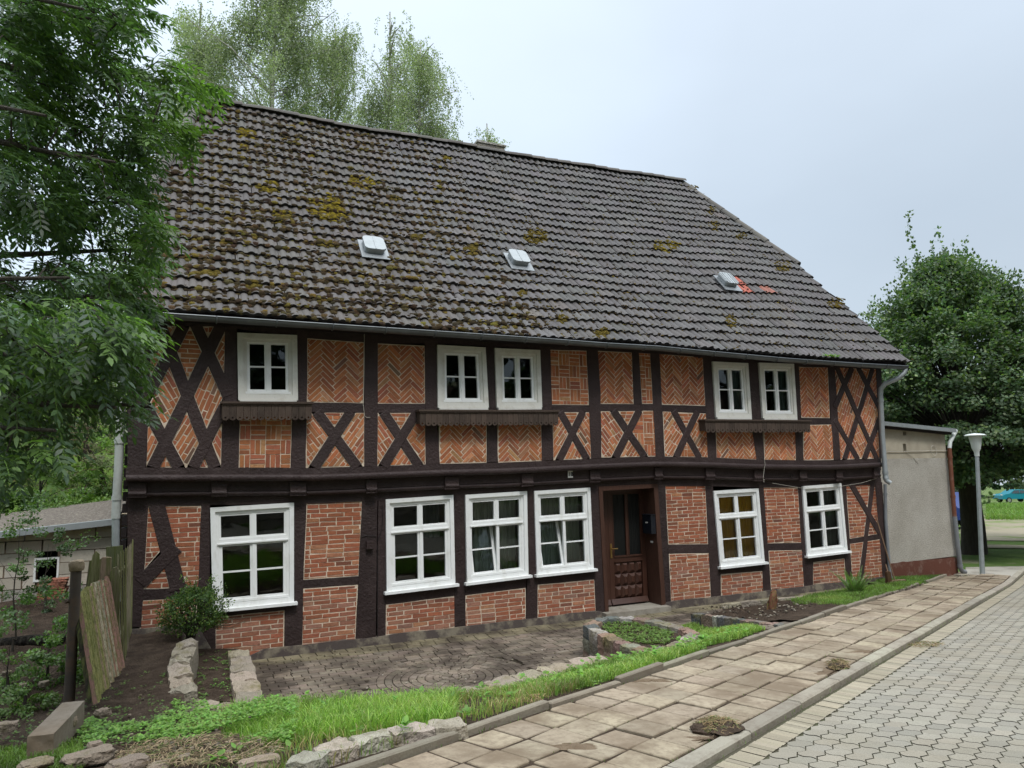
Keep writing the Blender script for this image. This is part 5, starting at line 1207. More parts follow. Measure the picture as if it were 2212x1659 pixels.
for i in range(nS):
    a0, a1_ = (i+.10)/nS, (i+.60)/nS; v0_ = random.uniform(-.02, .02); v1_ = 1+random.uniform(-.03, .015)
    c = rc([(.30,.15,.11),(.33,.24,.16),(.30,.28,.11),(.40,.35,.25),(.27,.26,.09)][(i*7+i//3) % 5] if 0 < i < 14 else (.28,.15,.12), .22); mb = MB(); q = [mp2(a0,v0_)+nr_*.004, mp2(a1_,v0_)+nr_*.004, mp2(a1_,v1_)+nr_*.004, mp2(a0,v1_)+nr_*.004]
    q2_ = [x+nr_*.030+(s_*(mp2(.01,0)-mp2(0,0))) for x, s_ in zip(q, (1.2,-1.2,-1.2,1.2))]
    mb.prism(q2_, q, c); mb.build('slat', M['oldwood'], pan)
# picket fence pieces going back to the house corner
fc = empty('picket_fence', (-.45, 8.3, -2.0), 'old mossy picket fence running back from the iron post to the house corner', 'fence')
def picket(D, z0, Y, th, c, name='picket'):
    P = [pl(x, y, Y) for x, y in D]; mb = MB(); mb.prism([tuple(p) for p in P], [(p_[0], p_[1]+th, p_[2]) for p_ in P], c); mb.build(name, M['oldwood'], fc)
Gp = (.22,.21,.10)
picket(Z(q3, [(376,870),(400,740),(415,722),(430,735),(432,1200),(385,1200)]), 0, 9.1, .03, rc(Gp, .1))
picket(Z(q3, [(370,880),(385,765),(403,760),(400,1200),(372,1200)]), 0, 9.2, .03, rc((.16,.15,.08), .1))
picket(Z(q3, [(430,760),(445,748),(480,750),(478,830),(500,900),(500,1260),(440,1240)]), 0, 9.0, .06, (.28,.2,.14), 'post')
picket(Z(q3, [(458,705),(530,698),(530,780),(500,1000),(458,1000)]), 0, 9.6, .03, (.13,.14,.07), 'board')
picket(Z(q3, [(474,815),(488,795),(505,790),(520,850),(505,1290),(474,1280)]), 0, 8.95, .05, (.17,.15,.09), 'post')
for i, (xa, ya, xb, yb) in enumerate([(508,738,520,1280),(520,728,530,1250),(532,722,538,1220),(542,712,544,1190),(550,705,550,1160),(558,698,555,1130),(565,690,560,1110),(573,672,566,1090)]):
    Yi = 9.1+i*.19; picket(Z(q3, [(xa-3,ya+8),(xa,ya-4),(xa+3,ya+6),(xb+3,yb-20),(xb-3,yb)]), 0, Yi, .05, rc(random.choice([Gp,(.3,.26,.18)]), .2))
for (ya_, yb_) in ((840,790),(1120,1030)):
    mb = MB(); A__, B__ = pl(*q3(512,ya_), 9.14), pl(*q3(566,yb_), 10.45); up0 = np.array([0,0,.06]); th0 = np.array([-.03,.02,0])
    mb.prism([tuple(A__), tuple(A__+up0), tuple(B__+up0), tuple(B__)], [tuple(q+th0) for q in (A__, A__+up0, B__+up0, B__)], (.14,.12,.07)); mb.build('rail', M['oldwood'], fc)
    continue
    mb.prism([(-.50,9.0,za),(-.50,9.0,za+.07),(-.43,10.6,zb_+.07),(-.43,10.6,zb_)], [(-.46,9.0,za),(-.46,9.0,za+.07),(-.39,10.6,zb_+.07),(-.39,10.6,zb_)], (.16,.14,.08)); mb.build('rail', M['oldwood'], fc)
# old log / rail lying on the left
mb = MB(); a_, b_ = at(0,1392,-1.98), at(138,1383,-1.98); mb.tube([a_-np.array([1.2,0,0]), a_, (a_+b_)/2+np.array([0,0,.02]), b_], .07, 10, (.12,.09,.06)); tagk(mb.build('log', M['bark'], None, True), 'dark rotting log lying behind the iron post', 'log')
# ------------------------------------------------------------------ shed on the left
sh = empty('block_shed', (-2.5, 14, -2.2), 'low shed of pale cracked blocks with a felt lean-to roof beyond the fence', 'shed')
SY = 14.; wl = -6.; wr = pl(248,1160,SY)[0]; ztl = pl(60,1150,SY)[2]; ztr = pl(246,1128,SY)[2]
def shz(x): return ztl+(ztr-ztl)*(x-pl(60,1150,SY)[0])/(wr-pl(60,1150,SY)[0])
wx0, wz1 = pl(79,1207,SY)[0], pl(79,1210,SY)[2]; wx1, wz0 = pl(124,1207,SY)[0], pl(124,1250,SY)[2]
mb = MB(); z = -2.3; r = 0
while z < -.3:
    x = wl+(r % 2)*.25
    while x < wr:
        h_ = .19; x1_ = min(x+.49, wr); zt_ = min(z+h_-.008, shz(x+.2)-.02)
        if zt_ > z+.03 and not (x < wx1 and x1_ > wx0 and z+h_ > wz0 and z < wz1):
            c = rc((.52,.47,.39), .16); mb.box((x+.006, SY+random.uniform(-.012, .012), z+.004), (x1_-.006, SY+.2, zt_-.004), c if z > -1.75 else rc((.36,.33,.29), .1))
        elif zt_ > z+.03:
            if x < wx0-.03: mb.box((x+.006, SY, z+.004), (min(x1_, wx0)-.006, SY+.2, zt_), rc((.5,.45,.38), .1))
            if x1_ > wx1+.03: mb.box((max(x, wx1)+.004, SY, z), (x1_-.004, SY+.2, zt_), rc((.4,.36,.3), .1))
        x += .5
    z += .19; r += 1
mb.build('wall', M['block'], sh)
mb = MB(); mb.box((wl, SY+.02, -2.4), (wx0, SY+.19, ztl-.25), (.22,.2,.18)); mb.box((wx1, SY+.02, -2.4), (wr-.01, SY+.19, ztr-.08), (.22,.2,.18)); mb.box((wx0, SY+.02, -2.4), (wx1, SY+.19, wz0-.02), (.22,.2,.18)); mb.box((wr-.2, SY+.2, -2.4), (wr, SY+4, -.75), (.9,.85,.75)); mb.build('core', M['mortar'], sh)
mb = MB()
for q in (((wx0-.03,wz0-.03),(wx1+.03,wz0)), ((wx0-.03,wz0),(wx0,wz1)), ((wx1,wz0),(wx1+.03,wz1)), ((wx0-.03,wz1),(wx1+.03,wz1+.03))): mb.box((q[0][0], SY-.012, q[0][1]), (q[1][0], SY+.06, q[1][1]))
mb.build('window_frame', M['white'], sh)
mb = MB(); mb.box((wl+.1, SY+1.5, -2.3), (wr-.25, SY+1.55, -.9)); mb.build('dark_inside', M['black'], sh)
rb = pl(48,1104,SY+3.6); rb2 = pl(248,1082,SY+3.6); e0_, e1_ = shz(wl), shz(wr)
mb = MB(); P = [(wl-.2, SY-.25, shz(wl)), (wr+.02, SY-.25, shz(wr)), (wr+.02, SY+3.6, rb2[2]), (wl-.2, SY+3.6, rb2[2]-(rb2[0]-wl)*.12)]
mb.prism([tuple(np.array(p_)+np.array([0,0,.06])) for p_ in P], P); mb.build('felt_roof', M['felt'], sh)
mb = MB(); mb.prism([(P[0][0], SY-.27, P[0][2]-.03), (P[1][0], SY-.27, P[1][2]-.03), (P[1][0], SY-.27, P[1][2]+.068), (P[0][0], SY-.27, P[0][2]+.068)], [(P[0][0], SY-.255, P[0][2]-.03), (P[1][0], SY-.255, P[1][2]-.03), (P[1][0], SY-.05, P[1][2]+.07), (P[0][0], SY-.05, P[0][2]+.07)]); mb.build('metal_flashing', M['zinc_pale'], sh)
p = at(*q3(220,905), -1.95); rt_ = MB(); o = pl(*q3(222,895), 13.6)
for i in range(6): rt_.rock((o[0]-.0+.015*(i % 3), 13.6, -1.83+i*.05), (.19,0,0), (0,.14,0), (0,0,.024), i, rc((.30,.12,.08), .2), 4, .1, .08)
tagk(rt_.build('tile_stack', M['stone'], None, True), 'small stack of old red-brown roof tiles against the shed', 'tiles')
# far neighbour house seen through the leaves
nb = empty('neighbour_house', (-13, 40, 3.3), 'distant white house with a red tiled roof seen through the leaves', 'house')
c0, c1 = pl(-60,990,38), pl(74,990,38); zr0 = pl(10,930,38)[2]; zr1 = pl(10,880,38)[2]
mb = MB(); mb.box((c0[0]-3, 38, 0), (pl(72,990,38)[0], 46, zr0)); mb.build('wall', M['wallwhite'], nb)
mb = MB(); X0, X1 = c0[0]-3.4, pl(64,990,38)[0]+.4; mb.add([(X0,37.6,zr0-.1),(X1,37.6,zr0-.1),(X1-.0,42,zr0+2.6),(X0,42,zr0+2.6),(X1,46.4,zr0-.1),(X0,46.4,zr0-.1)], [(0,1,2,3),(3,2,4,5),(1,4,2),(0,3,5),(0,5,4,1)]); mb.build('roof', M['redroof'], nb)
for k in range(3):
    mb = MB(); x = pl(60,990,38)[0]-.9-k*2.2; mb.box((x-.35, 37.95, zr0-2.2), (x+.35, 38.02, zr0-1.0)); mb.build('window', M['carglass'], nb)
# ------------------------------------------------------------------ garage
ga = empty('garage', (15.7, 11.3, -2.75), 'low flat-roofed garage with beige roughcast wall and red-brown plinth joined to the house', 'garage')
GY = 11.25; gx0 = 14.17; gx1 = pl(2055,1100,GY)[0]; zl, zr_ = pl(1916,922,GY)[2], pl(2050,940,GY)[2]; zp = -2.2; zm = pl(1990,990,GY)[2]
def gpl(name, poly, m, y0=GY, y1=GY+.2): mb = MB(); mb.fac(ccw(poly), y0, y1); return mb.build(name, m, ga)
V = []; nx_ = 40
# plaster wall as a gently uneven sheet
mb = MB()
v1a, v1b = [pl(1106+a/2, 829.5+b/2, GY) for a, b in ((1688,205),(1704,222))]; v2a, v2b = [pl(1106+a/2, 829.5+b/2, GY) for a, b in ((1688,258),(1704,290))]
def rects(x0, x1, z0, z1, holes):
    xs_ = sorted({x0, x1}|{h for hh_ in holes for h in (hh_[0], hh_[1])}); zs_ = sorted({z0, z1}|{h for hh_ in holes for h in (hh_[2], hh_[3])})
    for i in range(len(xs_)-1):
        for j in range(len(zs_)-1):
            cx, cz = (xs_[i]+xs_[i+1])/2, (zs_[j]+zs_[j+1])/2
            if not any(h[0] < cx < h[1] and h[2] < cz < h[3] for h in holes): yield xs_[i], xs_[i+1], zs_[j], zs_[j+1]
hl = [(v1a[0], v1b[0], v1b[2], v1a[2]), (v2a[0], v2b[0], v2b[2], v2a[2])]
zq = v1a[2]+.03
for (a, b, c_, d_) in rects(gx0, gx1, zm, zq, hl): mb.box((a, GY-.004, c_), (b, GY+.2, d_))
mb.fac(ccw([(gx0, zq), (gx1, zq), (gx1, zq+.02), (gx0, zl+.16)]), GY-.004, GY+.2)
mb.build('smooth_render', M['plaster_smooth'], ga)
gpl('roughcast', [(gx0, zp-.02), (gx1, zp+.0), (gx1, zm), (gx0, zm)], M['plaster'], GY-.014)
pts_ = [(gx0+(gx1-gx0)*i/14, zp+.03*noise.noise(Vector((i*.9, 0, 0)))-.03*i/14) for i in range(15)]
gpl('red_plinth', [(gx0, -3.0), (gx1+.01, -3.0)]+pts_[::-1], M['plinth_red'], GY-.024)
mb = MB(); mb.box((gx1-.2, GY+.2, -3.), (gx1, 17, .7)); mb.box((gx0, 16.8, -3.), (gx1-.2, 17, .7)); mb.box((gx0, GY+.2, -3.), (gx0+.1, 16.8, .7)); mb.build('side_wall', M['plaster_smooth'], ga)
ra, rb_ = pl(1914,909,GY-.2), pl(2066,926,GY-.2); x1_ = rb_[0]
P = [(gx0-.03, GY-.2, ra[2]+.005), (x1_, GY-.2, rb_[2]), (x1_, 17.2, rb_[2]), (gx0-.03, 17.2, ra[2]+.005)]
mb = MB(); mb.prism(P, [tuple(np.array(q)-np.array([0,0,.09])) for q in P]); mb.build('roof', M['lamp_grey'], ga)
mb = MB(); P2 = [(gx0, GY-.12, P[0][2]-.091), (x1_-.08, GY-.12, P[1][2]-.091), (x1_-.08, GY+.3, P[1][2]-.091), (gx0, GY+.3, P[0][2]-.091)]; mb.prism(P2, [tuple(np.array(q)-np.array([0,0,.05])) for q in P2]); mb.build('fascia_board', M['timber_dark'], ga)
gp = lambda a, b: (1106+a/2, 829.5+b/2)
def gpipe(D, Y, r, m, nm='downpipe', rg=()):
    P = [np.array([F(a, b, Y)[0], Y, F(a, b, Y)[1]]) for a, b in D]; s = MB(); s.tube(P, r, 12)
    for q in rg: a = P[q[0]]*(1-q[1])+P[q[0]+1]*q[1]; d = P[q[0]+1]-P[q[0]]; d /= np.linalg.norm(d); s.tube([a-d*.03, a+d*.03], r*1.2, 12)
    s.build(nm, M[m], ga, True)
gpipe([gp(1918,200),gp(1908,222),gp(1893,250),gp(1890,278)], GY-.1, .045, 'lamp_white'); gpipe([gp(1890,278),gp(1898,400),gp(1912,574)], GY-.1, .047, 'pipe_brown', rg=[(0,.3),(1,.5)]); gpipe([gp(1912,572),gp(1926,700),gp(1937,795),gp(1945,808),gp(1958,812)], GY-.1, .052, 'pipe_grey', rg=[(1,.9)])
c = F(*gp(1943,826), GY-.15); mb = MB(); mb.rock((c[0], GY-.15, c[1]-.02), (.16,0,0), (0,.1,0), (0,0,.045), 3, (.3,.27,.22), 4, .15, .06); tagk(mb.build('foot_stone', M['stone'], None, True), 'small stone block under the elbow of the garage downpipe', 'stone')
s = MB(); s.tube([(F(*gp(a, b), GY-.03)[0], GY-.03, F(*gp(a, b), GY-.03)[1]) for a, b in [(1620,292),(1680,292),(1750,290),(1810,288),(1880,288)]], .009, 6); c = F(*gp(1822,288), GY-.03)
s.tube([(c[0]+.10*cos(a), GY-.03, c[1]+.125*sin(a)) for a in np.linspace(0, 2*pi, 22)], .006, 5); s.tube([(F(*gp(a, b), GY-.02)[0], GY-.022, F(*gp(a, b), GY-.02)[1]) for a, b in [(1700,292),(1725,310),(1755,345)]], .005, 5); s.build('cable', M['cable'], ga)
# ------------------------------------------------------------------ street lamp
b_ = at(2122,1246,-2.82); tp = pl(2106,938,b_[1]); lx = b_[0]; 
lamp = empty('street_lamp', (b_[0], b_[1], -2.85), 'grey galvanised lamp post with a flat-topped white cone lamp beside the garage', 'street lamp')
dx = tp[0]-b_[0]; s = MB(); s.tube([(b_[0], b_[1], -2.95), (b_[0]+dx*.3, b_[1], -2.85+.9), (tp[0], tp[1], tp[2]-.55)], [.06,.052,.045], 14); s.build('pole', M['lamp_grey'], lamp, True)
s = MB(); z = tp[2]; s.lathe((tp[0], tp[1], z), [(.0,-.56),(.055,-.56),(.06,-.45),(.085,-.40),(.10,-.36),(.15,-.05),(.0,-.05)], 20); s.build('lamp_body', M['lamp_white'], lamp, True)
s = MB(); s.lathe((tp[0], tp[1], z), [(.0,-.045),(.24,-.045),(.25,-.03),(.2,-.0),(.0,.03)], 28); s.build('lamp_cover', M['lamp_white'], lamp, True)
# ------------------------------------------------------------------ broom, tools
h0_, h1_ = F(*z6(1600,440), 10.93), at(*z6(1740,935), -2.52)
br = empty('broom', tuple(h1_), 'street broom with reddish bristles leaning upside against the right corner of the house', 'broom')
br['label'] = 'street broom with reddish bristles standing against the right corner of the house'
s = MB(); s.tube([(h0_[0], 10.93, h0_[1]), tuple(h1_+np.array([0,0,.09]))], .013, 8); s.build('handle', M['wood_handle'], br, True)
s = MB(); s.rock(h1_+np.array([.02,-.0,.07]), (.24,-.04,0), (.006,.035,0), (0,0,.022), 9, (.22,.14,.09), 5, .05, .02); s.build('head', M['stone'], br)
s = MB()
for i in range(90):
    a = random.uniform(-.23,.24); b = random.uniform(-.03,.03); o_ = h1_+np.array([.02+a, b-a*.17, .05]); s.tube([o_, o_+np.array([random.uniform(-.015,.015), random.uniform(-.02,.02), -.065])], .0045, 4, rc((1,1,1), .3))
s.build('bristles', M['bristle'], br)
a_, b_ = F(*z6(1672,790), 10.9), at(*z6(1712,940), -2.5)
s = MB(); s.tube([(a_[0], 10.9, a_[1]), tuple(b_)], .012, 7); s.rock(b_+np.array([-.03,.03,.14]), (.06,0,0), (0,.03,0), (0,0,.14), 4, (.45,.38,.28), 4, .3, .1); tagk(s.build('hand_brush', M['wood_handle'], None, True), 'short pale brush leaning beside the broom', 'brush')
# ------------------------------------------------------------------ stump and root
p = at(*z6(850,1145), -2.5); s = MB(); s.rock((p[0], p[1], -2.36), (.06,.0,.03), (0,.06,0), (.03,0,.17), 31, (.17,.065,.04), 8, .6, .42)
tagk(s.build('tree_stump', M['oldwood'], None, True), 'torn reddish-brown tree stump standing in the soil bed', 'stump')
p = at(*z6(960,1150), -2.48); s = MB(); s.rock((p[0], p[1], -2.44), (.13,.03,0), (0,.05,0), (0,0,.05), 37, (.13,.07,.05), 6, .5, .2); tagk(s.build('root_piece', M['bark'], None, True), 'dark piece of root lying right of the stump', 'root')
# ------------------------------------------------------------------ cars
def car(name, P0, heading, L_, Hh, paint, lab, van=False):
    """P0 ground point of the nearest side's middle; heading along the length"""
    rt_ = empty(name, tuple(P0), lab, 'car'); d = np.array([cos(heading), sin(heading), 0]); n_ = np.array([-sin(heading), cos(heading), 0]); Wc = 1.72
    out_ = [(-.5,.28),(-.49,.55),(-.40,.66),(-.27,.70),(-.13,.97),(.16,1.0),(.33,.93),(.45,.68),(.49,.55),(.5,.30)] if not van else [(-.5,.25),(-.49,.5),(-.40,.58),(-.28,.96),(.40,1.0),(.485,.9),(.5,.3)]
    def sec(k, ins): return [tuple(P0+d*(a*L_*(1-abs(k)*0))+n_*(Wc/2+k*Wc/2*(1-ins*max(0, (b-.62)/.38)*.35))+np.array([0,0,b*Hh*1.0])) for a, b in out_]
    mb = MB(); A = sec(-1,.6); B = sec(-.9,.3); mid = sec(.9,.3); C_ = sec(1,.6); n = len(A); V = A+C_
    mb.add(V, [tuple(range(n))[::-1], tuple(range(n, 2*n))]+[(i, i+1, n+i+1, n+i) for i in range(n-1)]+[(n-1, 0, n, 2*n-1)], (1,1,1)); mb.build('body', M[paint], rt_, True)
    for sgn in (-1, 1):
        for w0, w1, w2, w3 in (((-.22,.72),(-.12,.93),(.02,.95),(.02,.72)), ((.04,.72),(.04,.95),(.27,.91),(.35,.72))):
            Q = [P0+d*a*L_+n_*(Wc/2+sgn*(Wc/2*(1-.6*max(0,(b-.62)/.38)*.35)+.006))+np.array([0,0,b*Hh]) for a, b in (w0, w1, w2, w3)]
            mb = MB(); mb.prism([tuple(q) for q in Q], [tuple(q-n_*sgn*.02) for q in Q]); mb.build('window', M['carglass'], rt_)
        for a in (-.31, .30):
            c_ = P0+d*a*L_+n_*(Wc/2+sgn*(Wc/2-.09))+np.array([0,0,.31]); mb = MB(); mb.tube([c_-n_*.1*sgn, c_+n_*.1*sgn], .31, 20); wv = mb.build('wheel', M['tyre'], rt_, True)
            mb = MB(); mb.tube([c_+n_*.09*sgn, c_+n_*.108*sgn], .2, 14); mb.build('rim', M['rim'], wv)
    for sgn in (-1, 1):
        mb = MB(); c_ = P0-d*L_*.485+n_*(Wc/2+sgn*.62)+np.array([0,0,.62*Hh]); mb.obox(c_, d*.03, n_*.14, (0,0,.06)); mb.build('headlight', M['lamp_white'], rt_)
p = farpt(2204, 1086); car('parked_car', (p[0], p[1], zbase(p[0], p[1])-.05), radians(-25), 4.0, 1.5, 'carteal', 'teal hatchback parked beyond the grass at the far right')
p = farpt(2028, 1137); car('parked_van', (p[0], p[1], zbase(p[0], p[1])-.05), radians(100), 4.4, 1.9, 'carblue', 'dark blue van mostly hidden between the garage and the big tree', True)
V = [(*st2xy(s, t), zbase(*st2xy(s, t))-.02) for s in np.arange(-16, 40, 1.) for t in np.arange(-16, -3.6, .8)]; n_t = len(np.arange(-16, -3.6, .8)); n_s = len(np.arange(-16, 40, 1.))
Fs = [(i*n_t+j, (i+1)*n_t+j, (i+1)*n_t+j+1, i*n_t+j+1) for i in range(n_s-1) for j in range(n_t-1)]
structure(fast('bank', V, Fs, np.ones((len(Fs), 3)), M['soil'], None, True))
# ------------------------------------------------------------------ retaining wall across the road (mirrored in the panes)
mb = MB(); k = 0
for s in np.arange(-14, 34, .55):
    for r in range(4): mb.rock((*st2xy(s+(r % 2)*.27, -3.55), zst(s)-.05+.14+r*.26), (*(SD*.27), 0), (*(TD*.2), 0), (0,0,.13), k, rc((.26,.23,.19), .25), 3, .12, .08); k += 1
tagk(mb.build('roadside_wall', M['stone'], None, True), 'dry stone retaining wall on the far side of the road', 'retaining wall')
# ================================================================== VEGETATION
def norm(a): return a/(np.linalg.norm(a, axis=-1, keepdims=True)+1e-9)
def leaves(name, C, A, Nn, L_, Wd, col, m, parent=None, shape=4):
    """C base points, A unit axes, Nn rough normals, L_, Wd sizes: pointed leaves"""
    C = np.asarray(C); n = len(C); A = norm(A); S = norm(np.cross(A, Nn)); Z_ = np.cross(S, A)
    L_ = np.broadcast_to(np.asarray(L_, float).reshape(-1, 1), (n, 1)); Wd = np.broadcast_to(np.asarray(Wd, float).reshape(-1, 1), (n, 1))
    if shape == 4: pr = [(0,0,0),(.42,.5,-.06),(1,0,0),(.42,-.5,-.06)]
    else: pr = [(0,0,0),(.3,.5,.03),(.68,.38,.0),(1,0,-.07),(.68,-.38,.0),(.3,-.5,.03)]
    V = np.stack([C+A*L_*a+S*Wd*b+Z_*L_*c for a, b, c in pr], 1).reshape(-1, 3)
    k = len(pr); Fc = np.arange(n*k).reshape(n, k)
    return fast(name, V, Fc, col, m, parent)
def rdir(n): return norm(rng.normal(size=(n, 3)))
def vcol(n, base, v=.25, hv=.12, alt=None, pa=.15):
    c = np.array(base)*(1+rng.uniform(-v, v, (n, 1)))*(1+rng.uniform(-hv, hv, (n, 3)))
    if alt is not None: k = rng.random(n) < pa; c[k] = np.array(alt)*(1+rng.uniform(-v, v, (k.sum(), 1)))
    return np.clip(c, .002, 1)
# ---- the ash tree in front of the left end
ash = empty('ash_tree', (-4.6, 6.9, -2.0), 'big ash tree with long feathery leaves hanging over the left end of the house', 'tree')
canopy = [(x_-(38 if x_ > 100 else 0), y_) for x_, y_ in [(0,-60),(345,-60),(345,20),(318,75),(372,108),(435,140),(478,178),(468,225),(425,262),(455,312),(420,340),(372,330),(330,372),(348,420),(388,455),(352,500),(385,520),(345,575),(330,610),(385,650),(330,690),(352,740),(372,778),(330,820),(368,850),(330,893),(262,905),(200,960),(120,965),(60,1000),(0,1030),(-40,1030),(-40,-60)]]
holes = [((40,533),(62,30)),((160,520),(26,16)),((300,105),(34,30)),((238,470),(16,12)),((246,545),(14,12)),((205,395),(18,12)),((120,400),(14,10)),((60,330),(12,10)),((330,40),(10,14)),((110,250),(14,10)),((30,460),(16,12)),((280,610),(12,8)),((190,240),(10,8)),((250,200),(12,8)),((90,620),(12,8)),((170,880),(0,0))]
trunkp = [np.array(p) for p in [(-4.6,6.9,-2.3),(-4.5,6.95,0),(-4.3,7.0,2.0),(-4.2,6.9,4.2),(-4.0,6.9,6.6)]]
tb = MB(); tb.tube(trunkp, [.24,.2,.16,.11,.05], 12); 
limbs = []
def limb(a, b, r0, r1, sag=0.):
    a, b = np.array(a), np.array(b); n = 9; P = []
    for i in range(n+1):
        t = i/n; p = a*(1-t)+b*t+np.array([0,0,1])*(.5*sin(pi*t)*.6-sag*t*t)+np.array([noise.noise(Vector((b[0]*3+t*3, b[1], k))) for k in range(3)])*.16*sin(pi*t); P.append(p)
    tb.tube(P, list(np.linspace(r0, r1, n+1)), 7); return P
def dp(x, y, Y): return pl(x, y, Y)
for (tx, ty, Y, h0) in [(415,185,6.9,2.6),(300,60,6.2,3.6),(180,20,5.4,3.4),(380,330,7.4,1.6),(330,440,6.6,1.3),(350,540,7.2,.9),(250,350,5.6,2.2),(330,640,6.6,.5),(340,760,5.2,0.),(250,880,4.9,-.2),(120,930,4.8,-.4),(150,600,5.4,.6),(100,250,5.0,2.5),(200,740,5.9,.2),(330,880,5.4,.0)]:
    b = dp(tx, ty, Y); a = trunkp[1]*.5+trunkp[2]*.5 if h0 < 1.2 else trunkp[2]*.4+trunkp[3]*.6; a = np.array([a[0], a[1], max(-.3, h0-.2)]); limbs.append(limb(a, b, .07, .010))
for k in range(16):
    a = random.uniform(0, 2*pi); z = random.uniform(1, 7); r_ = random.uniform(2.2, 3.6); limbs.append(limb((-4.3,6.95,max(0,z-1.6)), (-4.3+r_*cos(a)*.9-.4, 7+r_*sin(a), z+.6), .07, .012))
LP = [p for l in limbs for p in l[2:]]; LP = np.array([LP[i]*(1-t)+LP[i+1]*t for i in range(len(LP)-1) for t in (0, .5) if np.linalg.norm(LP[i+1]-LP[i]) < 1])
cl = []
tries = 0
while len(cl) < 560 and tries < 20000:
    tries += 1
    x, y = random.uniform(-40, 490), random.uniform(-60, 1030)
    if not inpoly(x, y, canopy): continue
    if any(a[0] and ((x-c[0])/(a[0]+16))**2+((y-c[1])/(a[1]+14))**2 < 1 for c, a in holes): continue
    edge_ = x > 300; Y = random.uniform(5.6, 7.6) if y < 650 else random.uniform(4.6, 6.6)
    if y > 760 and random.random() < .30: continue
    if y > 900 and random.random() < .6: continue
    if y > 840 and x > 210 and random.random() < .6: continue
    cl.append((dp(x, y, Y), True))
nin = len(cl)
while len(cl) < nin+260:
    p = np.array([-4.3, 7, 3.6])+rdir(1)[0]*np.array([3.4, 3.6, 3.9])*random.uniform(.55, 1.0)
    if p[2] < -.4: continue
    q = proj(p)
    if p@fw > 0 and -60 < q[0]: continue
    cl.append((p, False))
LC, LA_, LN, LL, LW, LCOL, SH = [], [], [], [], [], [], []
cl.sort(key=lambda c_: ((LP-c_[0])**2).sum(1).min())
for (p, vis) in cl:
    d2 = ((LP-p)**2).sum(1); i = int(np.argmin(d2)); s_ = LP[i]; LP = np.vstack([LP, p, (s_+p)/2])
    if d2[i] > .02:
        mid = (s_+p)/2+np.array([0,0,.06]); tb.tube([s_, mid, p], [.008,.0055,.003], 4, caps=False)
    out_d = p-np.array([-4.4, 7, 2.8]); out_d /= np.linalg.norm(out_d)
    tone = random.uniform(.75, 1.3); yg = random.random() < .16
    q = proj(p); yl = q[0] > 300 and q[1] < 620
    nl = random.randint(6, 8)
    for k in range(nl):
        az = out_d*random.uniform(.3, 1.1)+rdir(1)[0]*.9; az[2] = az[2]*.45-random.uniform(.05, .55); az /= np.linalg.norm(az)
        l = random.uniform(.18, .28); side = np.cross(az, (0,0,1)); side /= np.linalg.norm(side)+1e-6; upn = np.cross(side, az); tw_ = random.uniform(-.5, .5); side2 = side*cos(tw_)+upn*sin(tw_); nrm = np.cross(side2, az)
        o = p+rdir(1)[0]*.05; base = (.056,.098,.040); 
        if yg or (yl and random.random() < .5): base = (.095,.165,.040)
        elif random.random() < .3: base = (.065,.115,.062)
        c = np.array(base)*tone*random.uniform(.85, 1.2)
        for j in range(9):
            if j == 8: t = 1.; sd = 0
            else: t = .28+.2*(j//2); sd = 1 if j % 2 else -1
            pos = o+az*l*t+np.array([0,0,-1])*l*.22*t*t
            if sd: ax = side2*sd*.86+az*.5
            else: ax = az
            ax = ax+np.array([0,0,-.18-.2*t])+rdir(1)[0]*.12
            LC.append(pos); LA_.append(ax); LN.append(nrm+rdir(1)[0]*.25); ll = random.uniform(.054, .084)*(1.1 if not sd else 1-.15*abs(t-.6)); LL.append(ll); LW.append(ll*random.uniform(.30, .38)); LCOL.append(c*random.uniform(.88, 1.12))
        SH.append((o, o+az*l*.55+np.array([0,0,-.22*l*.3]), o+az*l+np.array([0,0,-.22*l])))
tb.build('trunk', M['bark'], ash, True)
leaves('crown', LC, np.array(LA_), np.array(LN), LL, LW, np.array(LCOL), M['ash'], ash, 6)
sb = MB()
for t in SH: sb.tube(t, [.0022,.0018,.001], 3, (.9,1.3,.5), caps=False)
sb.build('leaf_stalks', mat('leaf_stalk', (.10,.13,.05), .7), ash)
